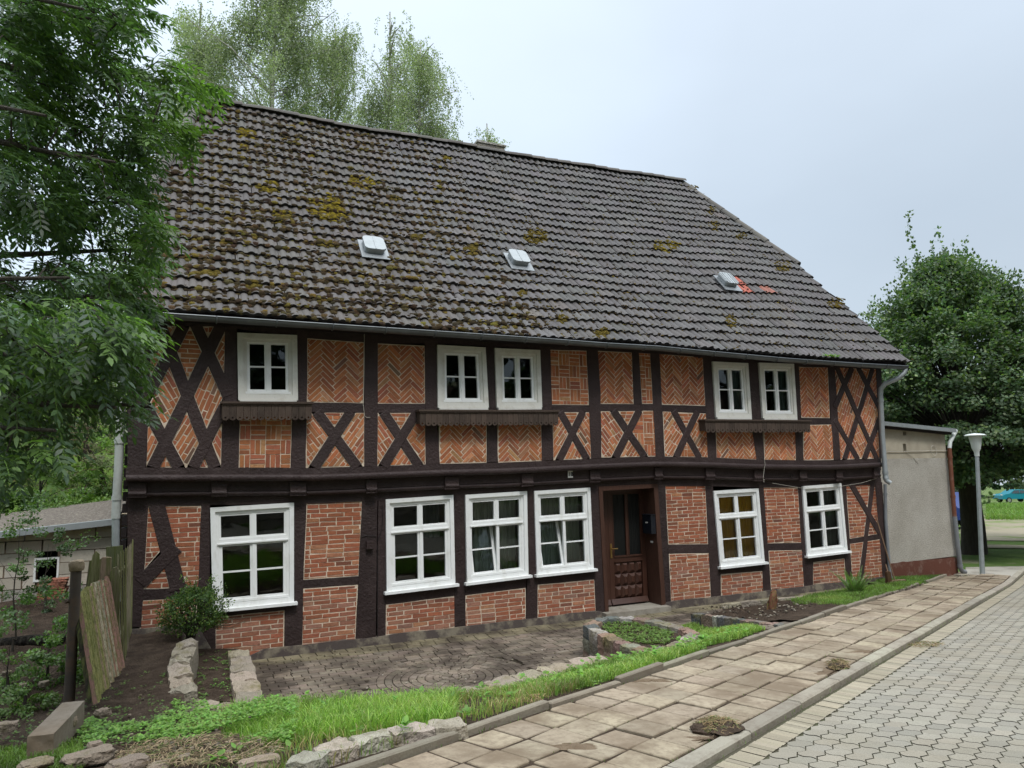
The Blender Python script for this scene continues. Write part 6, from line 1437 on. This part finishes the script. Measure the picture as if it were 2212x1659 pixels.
# ---- birches behind the roof
def birch(name, label, X, Y, z0, ztop, rad, nstr, group, skew=0., sparse=1., zlow=None):
    rt_ = empty(name, (X, Y, z0), label, 'tree', group); b = MB(); Hh = ztop-z0
    P = [np.array([X+skew*(t**1.5)+.25*noise.noise(Vector((t*3, X, 1))), Y+.25*noise.noise(Vector((t*3, X, 7))), z0+Hh*t]) for t in np.linspace(0, 1, 12)]
    b.tube(P, list(np.linspace(.20, .02, 12)), 8); tips = []
    zl_ = zlow if zlow is not None else z0+Hh*.3
    for k in range(int(42*max(.6, rad/3))):
        t = random.uniform((zl_-z0)/Hh, .96); i = int(t*11); s = P[i]*(1-(t*11-i))+P[min(11, i+1)]*(t*11-i); a = random.uniform(0, 2*pi); prof_ = min(1, (1-t)*2.3+.22)*min(1, .5+t); r_ = rad*prof_*random.uniform(.55, 1.05)
        e_ = s+np.array([cos(a)*r_, sin(a)*r_, r_*random.uniform(.35, .9)]); m_ = (s+e_)/2+np.array([0,0,.12*r_]); b.tube([s, m_, e_], [.04,.022,.008], 5); 
        for q in np.linspace(.25, 1, 8): tips.append((s*(1-q)**2+2*m_*q*(1-q)+e_*q*q, r_))
    b.build('trunk', M['bark_birch'], rt_, True)
    TP_ = np.array([t[0] for t in tips]); hub = rng.integers(0, len(TP_), max(12, nstr//11)); idx = hub[rng.integers(0, len(hub), nstr)]; C, A = [], []
    for i in idx:
        o = TP_[i]+rng.normal(size=3)*np.array([.24,.24,.22]); ln = random.uniform(.4, 2.3)*sparse; n = int(ln/.045); dr = rng.normal(size=2)*.16
        t = np.linspace(0, 1, n); pts = o+np.stack([dr[0]*t*ln, dr[1]*t*ln, .22*t*ln-.95*ln*t**1.3], 1)+rng.normal(size=(n, 3))*.042; C.append(pts); 
    C = np.concatenate(C); n = len(C); A = rdir(n); A[:, 2] -= .7; tn = 1+.35*np.array([noise.noise(Vector(tuple(c*.9))) for c in C])[:, None]
    leaves('crown', C, A, rdir(n), rng.uniform(.05, .085, n), rng.uniform(.036, .056, n), vcol(n, (.25,.285,.20), .25, .05, (.33,.36,.26), .3)*tn, M['birch'], rt_)
bp = lambda x, y, Y: pl(x, y, Y)
b1 = bp(600, 100, 24); birch('birch_tree', 'tallest wide birch with drooping twigs behind the left end of the roof', b1[0], 24, -1., bp(620,-130,24)[2], 3.3, 2500, 'birches behind the house', zlow=bp(600,300,24)[2])
b2 = bp(870, 200, 23); birch('birch_tree', 'slimmer birch with a bare white stem at the right end of the birch row', b2[0]-.6, 23, -1., bp(835,25,23)[2], 1.6, 420, 'birches behind the house', skew=.1, zlow=bp(850,330,23)[2])
b2 = bp(905, 200, 24.5); birch('birch_tree', 'rounded birch crown hanging lowest, just left of the open sky', b2[0], 24.5, -1., bp(895,85,24.5)[2], 2.4, 1050, 'birches behind the house', zlow=bp(900,380,24.5)[2])
b3 = bp(720, 200, 26); birch('birch_tree', 'dense birch in the middle of the row behind the roof ridge', b3[0], 26, -1., bp(735,60,26)[2], 2.3, 950, 'birches behind the house', zlow=bp(720,360,26)[2])
b4 = bp(430, 150, 25); birch('birch_tree', 'leftmost birch behind the roof corner and the ash leaves', b4[0], 25, -1., bp(440,10,25)[2], 2.5, 900, 'birches behind the house', zlow=bp(430,420,25)[2])
b5 = bp(1050, 300, 22); birch('birch_tree', 'small birch top peeping over the ridge around the chimney', b5[0], 22, -1., bp(1055,270,22)[2], 1.7, 420, 'birches behind the house', zlow=5.4)
b6 = bp(330, 330, 25); birch('birch_tree', 'low birch crown beside the hip of the roof, behind the ash', b6[0], 25, -1., bp(340,190,25)[2], 2.0, 600, 'birches behind the house', zlow=1)
# ---- broadleaf trees built from boughs
def broad(name, label, base, top, rx, ry, nb, per, lsz, col, m='linden', cat='tree', group=None, trunk=.33, zlow=None, alt=None, shape=1.0, seed=0, off=(0,0), barkm='bark', pr=None, spikes=0):
    x0, y0, z0 = base; rt_ = empty(name, (x0, y0, z0), label, cat, group); b = MB(); Hh = top-z0; zl_ = z0+Hh*.25 if zlow is None else zlow
    P = [np.array([x0+off[0]*t+min(.12, .03*Hh)*noise.noise(Vector((t*3, seed, 0))), y0+off[1]*t, z0-.1+Hh*.85*t]) for t in np.linspace(0, 1, 8)]
    b.tube([P[0]-np.array([0,0,.1]), P[0]+np.array([0,0,.25])]+P[1:], [trunk*1.55, trunk*1.12]+list(np.linspace(trunk, trunk*.1, 7)), 14)
    C, A, Nn, T = [], [], [], []
    for k in range(nb):
        t = random.random()**shape; z = zl_+(top-zl_)*t*.97; pf = (pr(t) if pr else sqrt(max(.02, 1-(1.9*(t-.35) if t > .35 else 1.2*(.35-t))**2*.62))); a = random.uniform(0, 2*pi)
        rr_ = pf*random.uniform(.45, 1.0) if k % 3 else pf*random.uniform(.85, 1.08)
        c = np.array([x0+off[0]*t+rx*rr_*cos(a), y0+off[1]*t+ry*rr_*sin(a), z-.25*rr_]); i = min(6, max(2, int((z-z0)/Hh*7)-1)); s = P[i]
        if k % 2 == 0: b.tube([s, (s+c)/2+np.array([0,0,.05*rx]), c], [trunk*.2, trunk*.1, min(.01, trunk*.05)], 5, caps=False)
        rb = random.uniform(.16, .30)*min(rx, 3.2)*.62; n = int(per*random.uniform(.7, 1.3)); d = rdir(n); outd = c-np.array([x0, y0, z0+Hh*.45]); outd /= np.linalg.norm(outd)+1e-6
        q = c+d*np.array([rb*1.25, rb*1.25, rb*.62])*rng.uniform(.25, 1, (n, 1))**.6+outd*rb*rng.uniform(0, 1.2, (n, 1))*(d@outd > .2)[:, None]*.8
        C.append(q); nn = d*.5+np.array([0,0,.9])+outd*.4+rng.normal(size=(n, 3))*.35; Nn.append(nn); ax = outd+rng.normal(size=(n, 3))*.7; ax[:, 2] -= .35; A.append(ax); T.append(np.full(n, random.uniform(.72, 1.3)))
    for k in range(spikes):
        i = rng.integers(0, len(C)); c = C[i].mean(0); od = c-np.array([x0, y0, z0+Hh*.35]); od /= np.linalg.norm(od); dv = od*random.uniform(.4, 1)+np.array([0,0,random.uniform(.1, .7)])+rdir(1)[0]*.25; dv /= np.linalg.norm(dv); ln = random.uniform(.35, .75); n = int(38*ln)
        s_ = c+od*.35; C.append(s_+dv*ln*np.linspace(.1, 1, n)[:, None]+rng.normal(size=(n, 3))*.05); Nn.append(rng.normal(size=(n, 3))*.5+np.array([0,0,.7])); A.append(rng.normal(size=(n, 3))*.7+dv*.8); T.append(np.full(n, random.uniform(.9, 1.3)))
    b.build('trunk', M[barkm], rt_, True); C, A, Nn, T = map(np.concatenate, (C, A, Nn, T)); n = len(C)
    leaves('crown', C, A, Nn, rng.uniform(.8, 1.25, n)*lsz, rng.uniform(.6, .9, n)*lsz, vcol(n, col, .22, .1, alt, .18)*T[:, None], M[m], rt_)
    return rt_
tb_ = at(2106, 1207, -3.1)
def lprof(t): return max(.05, min(1, 1.5*max(0, 1.02-t)**.72))*(1 if t > .15 else .75+t)
broad('linden_tree', 'large dense linden tree with a broad dark trunk behind the street lamp', (tb_[0], tb_[1], -3.12), pl(2098,585,tb_[1])[2], 4.1, 3.6, 520, 270, .115, (.075,.122,.058), alt=(.15,.20,.08), trunk=.34, zlow=-.15, pr=lprof, shape=1.0, spikes=230)
broad('linden_tree', 'linden standing right of the big one, cut by the picture edge', (tb_[0]+7.2, tb_[1]+1.6, -3.2), 4.2, 2.9, 2.6, 150, 260, .12, (.07,.125,.045), alt=(.14,.20,.065), trunk=.2, zlow=1.0, spikes=60)
for i, (px, d_, top_, r_, lab) in enumerate([(1925,75,10,6,'dark tree far behind the garage roof'),(2060,132,15,9,'dark tree far behind the linden trunk'),(2185,142,15,10,'hazy dark tree beyond the teal car'),(2290,138,15,10,'dark tree beyond the right picture edge'),(1880,55,6,4.5,'tree peeping between the house eave and the garage')]):
    p = ray(px, 1050)*d_/np.linalg.norm(ray(px, 1050)[:2]); z = zbase(p[0], p[1]); broad('background_tree', lab, (p[0], p[1], z), top_, r_, r_, 110, 240, .40, (.035,.07,.03), zlow=z+.3, trunk=.3, group='dark trees behind the car park')
p = ray(2134, 1060)*88; broad('clipped_bush', 'rounded green bush beside the big linden trunk near the teal car', (p[0], p[1], zbase(p[0], p[1])), zbase(p[0], p[1])+1.3, .8, .8, 24, 160, .07, (.07,.12,.03), cat='bush', trunk=.05, zlow=zbase(p[0], p[1])+.2)
# ---- bushes and trees on the left slope
def sl(px, Y): x = pl(px, 1000, Y)[0]; return x, Y, zbase(x, Y)
for i, (px, Y, hh_, r_, ls, col, lab, nb, per) in enumerate([
    (185,23,2.9,1.9,.06,(.15,.17,.08),'brushy grey-green bush with dry brown twigs behind the shed',60,200),
    (250,21,2.0,1.5,.07,(.16,.25,.06),'bright green bush just left of the white downpipe',34,200),
    (90,20,1.7,1.7,.07,(.085,.145,.04),'dark green bush above the shed roof',40,200),
    (140,18.9,1.2,1.6,.06,(.15,.25,.06),'low light green shrub directly above the shed roof',36,200),
    (215,18.8,1.1,1.3,.06,(.15,.24,.06),'low shrub next to the house wall above the shed',26,200),
    (-30,18,2.6,1.7,.09,(.09,.15,.04),'dark leafy bush at the left picture edge',50,200),
    (45,28,3.0,2.2,.10,(.11,.18,.05),'tall bush in front of the distant white house',46,200),
    (240,30,6.0,2.8,.10,(.16,.26,.04),'sunlit yellow-green bush high on the slope',46,200),
    (150,34,5,3.0,.12,(.11,.18,.05),'green tree on the slope behind the brushy bush',56,200),
    (-60,24,6,3.0,.10,(.05,.10,.03),'dark tree beyond the left picture edge',60,160)]):
    b = sl(px, Y); o = broad('slope_bush', lab, b, b[2]+hh_, r_, r_*.8, nb, per, ls, col, m='bush', cat='bush', group='bushes on the slope behind the shed', trunk=.07, zlow=b[2]+.15)
b = pl(190,1000,22.5); tw_ = MB()
for k in range(260):
    o = np.array([b[0]+random.gauss(0, .9), 21.6+random.gauss(0, .5), zbase(b[0], 22)+random.uniform(.3, 2.6)]); d = rdir(1)[0]; d[2] = abs(d[2])*.3; tw_.tube([o, o+d*.35, o+d*.6+np.array([0,0,-.15])], [.008,.006,.003], 3, rc((1,.9,.8), .3), caps=False)
tw_.tube([(b[0]+.55,22,zbase(b[0],22)), (b[0]+.35,22,zbase(b[0],22)+.9), (b[0]+.0,22,zbase(b[0],22)+1.6)], [.10,.07,.03], 7, (.3,.3,.3))
tagk(tw_.build('twig_thicket', mat('dry_twig', (.16,.125,.09), .95)), 'tangle of bare brown twigs in front of the brushy bush', 'dead shrub', None, 'stuff')
# ---- weedy climbing shrub at the left before the shed
for (px, py, Y, hh_, r_, ls, col, lab) in [(40,1200,10.5,1.9,.8,.045,(.10,.17,.06),'leafy shrub at the left edge hiding part of the shed'),(105,1170,12.6,1.2,.5,.04,(.07,.12,.045),'thin dark climber in front of the shed wall'),
      (25,1340,8.6,.7,.55,.04,(.12,.20,.06),'low weeds at the left edge above the log'),(110,1330,8.9,.6,.4,.045,(.15,.24,.07),'clump of broad weeds behind the iron post'),(60,1420,7.6,.3,.35,.032,(.12,.19,.055),'small weeds in front of the log')]:
    q = pl(px, py, Y); z = zgarden(q[0], Y) if Y < 13 else -2.1
    broad('garden_shrub', lab, (q[0], Y, z), z+hh_, r_, r_*.7, 30, 95, ls*.85, col, m='bush', cat='shrub', trunk=.011, zlow=z+.05)
# ---- round shrub against the house
q = pl(412, 1380, 10.25); z = -2.0
sr = empty('round_shrub', (q[0], 10.25, z), 'small dense glossy green shrub growing against the brick wall beside the widest window', 'shrub')
n = 5200; d = rdir(n); d[:, 2] = np.where(d[:, 2] < -.6, -d[:, 2], d[:, 2]); rad = (rng.uniform(.35, 1, n)**.45)[:, None]*(1+.25*np.array([noise.noise(Vector(tuple(v*2.2))) for v in d])[:, None])
ctr = np.array([q[0]+.02, 10.3, -1.755]); C = ctr+d*rad*np.array([.40,.35,.35]); 
for k in range(26):
    a = rdir(1)[0]; a[2] = abs(a[2])+.25; a /= np.linalg.norm(a); o = ctr+a*.38; C2 = o+a*np.linspace(0, random.uniform(.08, .2), 14)[:, None]+rng.normal(size=(14, 3))*.02; C = np.vstack([C, C2]); d = np.vstack([d, np.tile(a, (14, 1))])
n = len(C); leaves('foliage', C, d*.6+rdir(n)+np.array([0,0,.25]), d+rdir(n)*.6, rng.uniform(.028, .048, n), rng.uniform(.014, .022, n), vcol(n, (.055,.105,.028), .3, .1, (.15,.22,.05), .22), M['bush'], sr)
b = MB()
for k in range(30): a = rdir(1)[0]; a[2] = abs(a[2]); b.tube([(q[0]+random.uniform(-.05,.05), 10.28, z-.05), tuple(ctr-np.array([0,0,.15])+a*.15), tuple(ctr+a*.36)], [.012,.008,.003], 4, caps=False)
for k in range(14): a = random.uniform(-.2, .9); b.tube([(q[0]+.1, 10.2, -1.9), (q[0]+.3+a*.2, 10.15, -1.93+random.uniform(-.03,.06)), (q[0]+.42+a*.3, 10.1, -1.90+random.uniform(-.08,.1))], [.004,.003,.002], 3, (3,2.6,2.2), caps=False)
b.build('stems', M['bark'], sr)
# ---- fern
f0 = at(1848, 1297, -2.5); fr = empty('fern', tuple(f0), 'pale green fern with arching fronds at the edge of the bed', 'fern'); C, A, Nn, LL, LW = [], [], [], [], []; b = MB()
for k in range(30):
    a = 2*pi*k/30*1.0+random.uniform(-.2, .2); ln = random.uniform(.42, .66); sp_ = random.uniform(.18, .62); h = np.array([cos(a), sin(a), 0]); P = []
    for i in range(25):
        t = i/24; P.append(f0+h*ln*1.25*sp_*(t**1.4)*1.25+np.array([0,0,1])*ln*(1.15*t-.55*sp_*t*t-.05))
    b.tube(P[::4], .004, 3, caps=False); sdv = np.cross(h, (0,0,1))
    for i in range(3, 25):
        t = i/24; w_ = .085*sin(pi*min(1, t*.85+.12))**.8*(1.05-t*.55)
        for sg in (-1, 1): C.append(P[i]); ax = sdv*sg+(P[i]-P[i-1])/np.linalg.norm(P[i]-P[i-1])*.35+np.array([0,0,-.12]); A.append(ax); Nn.append(np.cross(sdv, P[i]-P[i-1])*-1+rdir(1)[0]*.003); LL.append(w_); LW.append(.021)
n = len(C); leaves('fronds', C, np.array(A), np.array(Nn)+1e-5, LL, LW, vcol(n, (.15,.25,.085), .2, .06), M['grass'], fr); b.build('stalks', mat('fern_stalk', (.12,.12,.05), .8), fr)
# ---- grass and ground weeds (uncountable)
def blades(name, P, hgt, wid, lean, col, label, m='grass'):
    P = np.asarray(P); n = len(P); a = rng.uniform(0, 2*pi, n); side = np.stack([np.cos(a), np.sin(a), 0*a], 1); la = rng.uniform(0, 2*pi, n); ld = np.stack([np.cos(la), np.sin(la), 0*la], 1)*(lean*rng.uniform(.2, 1.2, n))[:, None]
    hgt = (hgt*rng.uniform(.45, 1.15, n))[:, None]; w_ = (wid*rng.uniform(.6, 1.3, n))[:, None]; up_ = np.array([0,0,1.])
    p1 = P+ld*hgt*.22+up_*hgt*.5; p2 = P+ld*hgt*.75+up_*hgt*.85; p3 = P+ld*hgt*1.35+up_*hgt*(1-.25*np.linalg.norm(ld, axis=1)[:, None])
    V = np.stack([P-side*w_, P+side*w_, p1+side*w_*.9, p1-side*w_*.9, p2+side*w_*.6, p2-side*w_*.6, p3+side*w_*.06, p3-side*w_*.06], 1).reshape(-1, 3)
    b = (np.arange(n)*8)[:, None]; Fc = np.concatenate([b+np.array([0,1,2,3]), b+np.array([3,2,4,5]), b+np.array([5,4,6,7])], 1).reshape(-1, 4)
    tn_ = np.array([noise.noise(Vector((p[0]*1.4, p[1]*1.4, 6)))+.6*noise.noise(Vector((p[0]*6, p[1]*6, 2))) for p in P])[:, None]; col = np.clip(col*(1+.55*tn_), .003, 1); dry = np.clip(tn_-.28, 0, .5); col = col*(1-dry)+np.array([.30,.25,.11])*dry
    o = fast(name, V, Fc, np.repeat(col, 3, 0), M[m]); o['kind'] = 'stuff'; o['label'] = label; o['category'] = 'grass'; return o
def scatter(n, pick, zf):
    o = []
    while len(o) < n:
        r = pick()
        if r is None: continue
        o.append((r[0], r[1], zf(r[0], r[1])))
    return np.array(o)
zv = lambda x, y: zverge(*xy2st(x, y))+.005
def pk_verge(lo, hi, dens=None, u0=.02, u1=.98):
    def f():
        s = random.uniform(lo, hi); u = random.uniform(u0, u1); t = TK+.035+(tw(s)-TK-.09-(.26*sst(4.9, 5.3, s)*(1-sst(7.2, 7.8, s))))*u; x, y = st2xy(s, t)
        if noise.noise(Vector((x*1.6, y*1.6, 9)))*.9+.55 < random.random()*.9: return None
        return x, y
    return f
tall = scatter(9000, lambda: (lambda px, py: (lambda p: tuple(st2xy(*xy2st(p[0], p[1]))) if TK+.05 < xy2st(p[0], p[1])[1] < tw(xy2st(p[0], p[1])[0]) else None)(at(px, py, -1.95)))(random.uniform(490, 985), random.uniform(1490, 1640)), zv)
ts, tt = xy2st(tall[:, 0], tall[:, 1])
blades('long_grass', tall, .15, .0030, .6, vcol(len(tall), (.18,.31,.055), .35, .1, (.30,.42,.10), .3), 'thick tuft of long fresh grass at the patio edge, left of the planter')
pa_ = scatter(13000, pk_verge(5.1, 8.85), zv)
blades('verge_grass', pa_, .085, .0032, .6, vcol(len(pa_), (.17,.28,.055), .35, .1, (.32,.40,.12), .3), 'bright green grass strip between the pavement kerb and the planter')
pb = scatter(8200, pk_verge(1.9, 5.2), zv)
blades('front_grass', pb, .10, .003, .6, vcol(len(pb), (.19,.29,.065), .3, .12, (.34,.28,.14), .35), 'patchy short grass and weeds in the front garden by the pavement')
pq_ = scatter(7000, lambda: (lambda x, y: (x, y) if inpoly(x, y, gpoly) else None)(random.uniform(5.5, 9.2), random.uniform(6.6, 9.6)), zgp)
blades('patch_grass', pq_, .055, .0032, .6, vcol(len(pq_), (.19,.32,.06), .3, .1, (.30,.38,.11), .3), 'grass patch tapering to a point right of the planter')
pc_ = scatter(9000, lambda: (lambda x, y: (x, y) if inpoly(x, y, bed_poly) and (xy2st(x, y)[0]-12.3-1.1*noise.noise(Vector((x*2, y*2, 0)))+(4.2-xy2st(x, y)[1])*1.3 > .3) else None)(random.uniform(7.3, 14), random.uniform(7, 10.6)), zbed)
blades('bed_grass', pc_, .06, .003, .6, vcol(len(pc_), (.17,.28,.06), .28, .1), 'short grass around the fern and along the kerb')
pd = scatter(5000, lambda: (lambda x, y: (x, y) if xy2st(x, y)[1] > 3.46 else None)(random.uniform(13.6, 16.9), random.uniform(9.6, 11.15)), lambda x, y: min(-2.5, zst(xy2st(x, y)[0])+.02))
blades('garage_grass', pd, .07, .0035, .6, vcol(len(pd), (.11,.19,.04), .28, .1), 'ragged grass in front of the red-brown garage plinth')
pe = scatter(2600, lambda: (lambda p: (p[0], p[1]) if (xy2st(p[0], p[1])[1] > 3.7 and inr(p[0], p[1])) else None)(at(random.uniform(-20, 180), random.uniform(1570, 1659), -1.68)), lambda x, y: zgarden(x, y)+.01)
blades('corner_grass', pe, .05, .0028, .6, vcol(len(pe), (.14,.23,.05), .28, .1), 'short grass in the bottom left corner')
pf_ = scatter(700, lambda: st2xy(random.uniform(2, 18), random.choice([2.27, 2.10, TK-.045, TK-.05, 2.285+SW*random.randint(1, 3)])+random.gauss(0, .008)), lambda x, y: zst(xy2st(x, y)[0])-.01)
blades('joint_weeds', pf_, .03, .002, .8, vcol(len(pf_), (.12,.18,.05), .3, .1), 'tiny weeds in the pavement joints')
pg = scatter(9000, lambda: (lambda p: (p[0], p[1]) if abs(p[1]) < 90 else None)(farpt(random.uniform(2130, 2330), random.uniform(1090, 1124))), lambda x, y: farz(x, y)-.06)
blades('far_meadow', pg, .35, .02, .5, vcol(len(pg), (.16,.26,.06), .2, .1), 'tall meadow grass in front of the teal car')
def weeds(name, P, sz, col, label, per=7):
    C, A, Nn = [], [], []
    for p in P:
        k = random.randint(per-3, per+3); st_ = random.uniform(.01, .05)*sz/.04
        for i in range(k):
            a = random.uniform(0, 2*pi); C.append(p+np.array([cos(a)*.012, sin(a)*.012, st_*random.random()])); A.append((cos(a), sin(a), random.uniform(.05, .7))); Nn.append((-.4*cos(a), -.4*sin(a), 1))
    n = len(C); o = leaves(name, C, np.array(A), np.array(Nn), rng.uniform(.6, 1.3, n)*sz, rng.uniform(.5, .8, n)*sz, vcol(n, col, .3, .12), M['grass'], None, 6); o['kind'] = 'stuff'; o['label'] = label; o['category'] = 'weeds'
wv_ = scatter(1300, pk_verge(5.0, 8.85), zv); weeds('verge_weeds', wv_, .032, (.18,.30,.06), 'small broad-leaved weeds among the verge grass')
wv_ = scatter(700, lambda: (lambda p: (p[0], p[1]) if (xy2st(p[0], p[1])[1] > 3.75 and p[0] < 1.6 and xy2st(p[0], p[1])[1] < 6.4 and noise.noise(Vector((p[0]*1.7, p[1]*1.7, 4))) > -.16) else None)(at(random.uniform(170, 640), random.uniform(1478, 1602), -1.75)), lambda x, y: max(zgarden(x, y), zverge(*xy2st(x, y)) if x > .1 else -9)+.01); weeds('garden_weeds', wv_, .027, (.17,.31,.06), 'carpet of light green clover and weeds in the front garden', 9)
wv_ = scatter(230, lambda: (lambda p: (p[0], p[1]) if (xy2st(p[0], p[1])[1] > 3.75 and inr(p[0], p[1])) else None)(at(random.uniform(-20, 360), random.uniform(1400, 1640), -1.8)), lambda x, y: zgarden(x, y)+.01); weeds('soil_weeds', wv_, .024, (.10,.17,.04), 'scattered seedlings in the dark soil on the left')
wv_ = scatter(800, lambda: (lambda p: (p[0], p[1]))(at(*z7(random.uniform(400, 1040), random.uniform(255, 480)), -2.19)), lambda x, y: -2.185)
wv_ = np.array([p for p in wv_ if inpoly(p[0], p[1], [(q[0], q[1]) for q in pp])]); weeds('planter_weeds', wv_, .026, (.14,.22,.055), 'weeds filling the raised granite planter')
wv_ = scatter(70, lambda: (lambda p: (p[0], p[1]))(at(*q3(random.uniform(850, 1040), random.uniform(1160, 1370)), -2.28)), lambda x, y: -2.275); weeds('bed_weeds', wv_, .025, (.12,.22,.05), 'few seedlings in the small sunken bed')
wv_ = scatter(120, pk_verge(2.2, 8.8), lambda x, y: zv(x, y)+random.uniform(.03, .10)); weeds('tall_weeds', wv_, .055, (.16,.30,.055), 'taller broad-leaved weeds standing in the verge grass', 6)
# seedling with compound leaves in the sunken bed, dead stalks
def straws(name, px, py, rx, ry, zf, n, ln, col, label, lift=.0, group=None, mound=.0):
    b = MB(); 
    for k in range(n):
        a, q = random.uniform(0, 2*pi), sqrt(random.random()); p = street(px+rx*q*cos(a), py+ry*q*sin(a)); z = zf(p[0], p[1])+lift+mound*(1-q*q)*random.random(); d = rdir(1)[0]*ln*random.uniform(.4, 1.1); d[2] = abs(d[2])*.25; o = np.array([p[0], p[1], z+.006])
        b.tube([o, o+d*.5+np.array([0,0,.008]), o+d], [.0024,.002,.001], 3, rc(col if random.random() < .75 else (.12,.15,.05), .35), caps=False)
    o = b.build(name, M['straw']); return tagk(o, label, 'clippings', group)
zs_ = lambda x, y: zst(xy2st(x, y)[0])
c = None
for i, (px, py, rx, ry, n, md, lab) in enumerate([(1548,1572,46,17,520,.055,'largest heap of pulled weeds and soil on the pavement by the kerb'), (1812,1440,24,11,300,.05,'upright dry heap of weeds farther along the pavement'), (2000,1387,42,6,200,.015,'thin streak of dead weeds on the road side of the kerb')]):
    straws('weed_heap', px, py, rx, ry, zs_ if i < 2 else (lambda x, y: zs_(x, y)+RD), n, .07, (.26,.19,.10), lab, .004, 'heaps of pulled weeds', md)
    if i < 2:
        c = street(px, py+4); mbk = MB(); mbk.rock((c[0], c[1], c[2]+.008), (.15-.06*i,0,0), (0,.11-.04*i,0), (0,0,.028), 12+i, (1,1,1), 6, .7, .35); o = mbk.build('clod', M['soil'], None, True); tagk(o, ('dark soil clod under the largest weed heap', 'dark soil clod under the dry upright heap')[i], 'soil clod')
o = straws('dead_stalks', 430, 1612, 180, 34, lambda x, y: max(zgarden(x, y), zverge(*xy2st(x, y)) if x > .1 else -9)+.03, 1100, .09, (.30,.23,.14), 'dead stalks lying over the soil in the front garden'); o['kind'] = 'stuff'
o = straws('dead_stalks', 1120, 1520, 60, 14, lambda x, y: zverge(*xy2st(x, y))+.03, 160, .07, (.33,.24,.12), 'dry stalks in the grass by the patio edge stones'); o['kind'] = 'stuff'
# gutter plants
p = F(1795, 776, 10.31); weeds('gutter_weeds', [np.array([p[0]+random.uniform(-.25, .25), 10.32, p[1]+.06]) for k in range(16)], .04, (.16,.30,.05), 'little green weeds growing out of the gutter at the right')
# ---- behind the photographer: bank, hedge and trees that the panes mirror
for k in range(11):
    s = -12+k*4.4; x, y = st2xy(s, -9.5-random.uniform(0, 3)); z = zbase(x, y); hh_ = random.uniform(8, 11)
    broad('roadside_tree', 'leafy tree on the bank across the road, number %s from the left' % ['one','two','three','four','five','six','seven','eight','nine','ten','eleven'][k], (x, y, z), z+hh_, 3.2, 3.2, 80, 80, .30, (.04,.075,.028), zlow=z+.5, group='trees on the bank across the road')
pg = scatter(9000, lambda: (lambda s, t: tuple(st2xy(s, t)))(random.uniform(-6, 24), random.uniform(-7, -3.75)), lambda x, y: zbase(x, y)-.06)
blades('bank_grass', pg, .25, .012, .5, vcol(len(pg), (.055,.09,.03), .3, .1), 'long grass on the bank across the road')
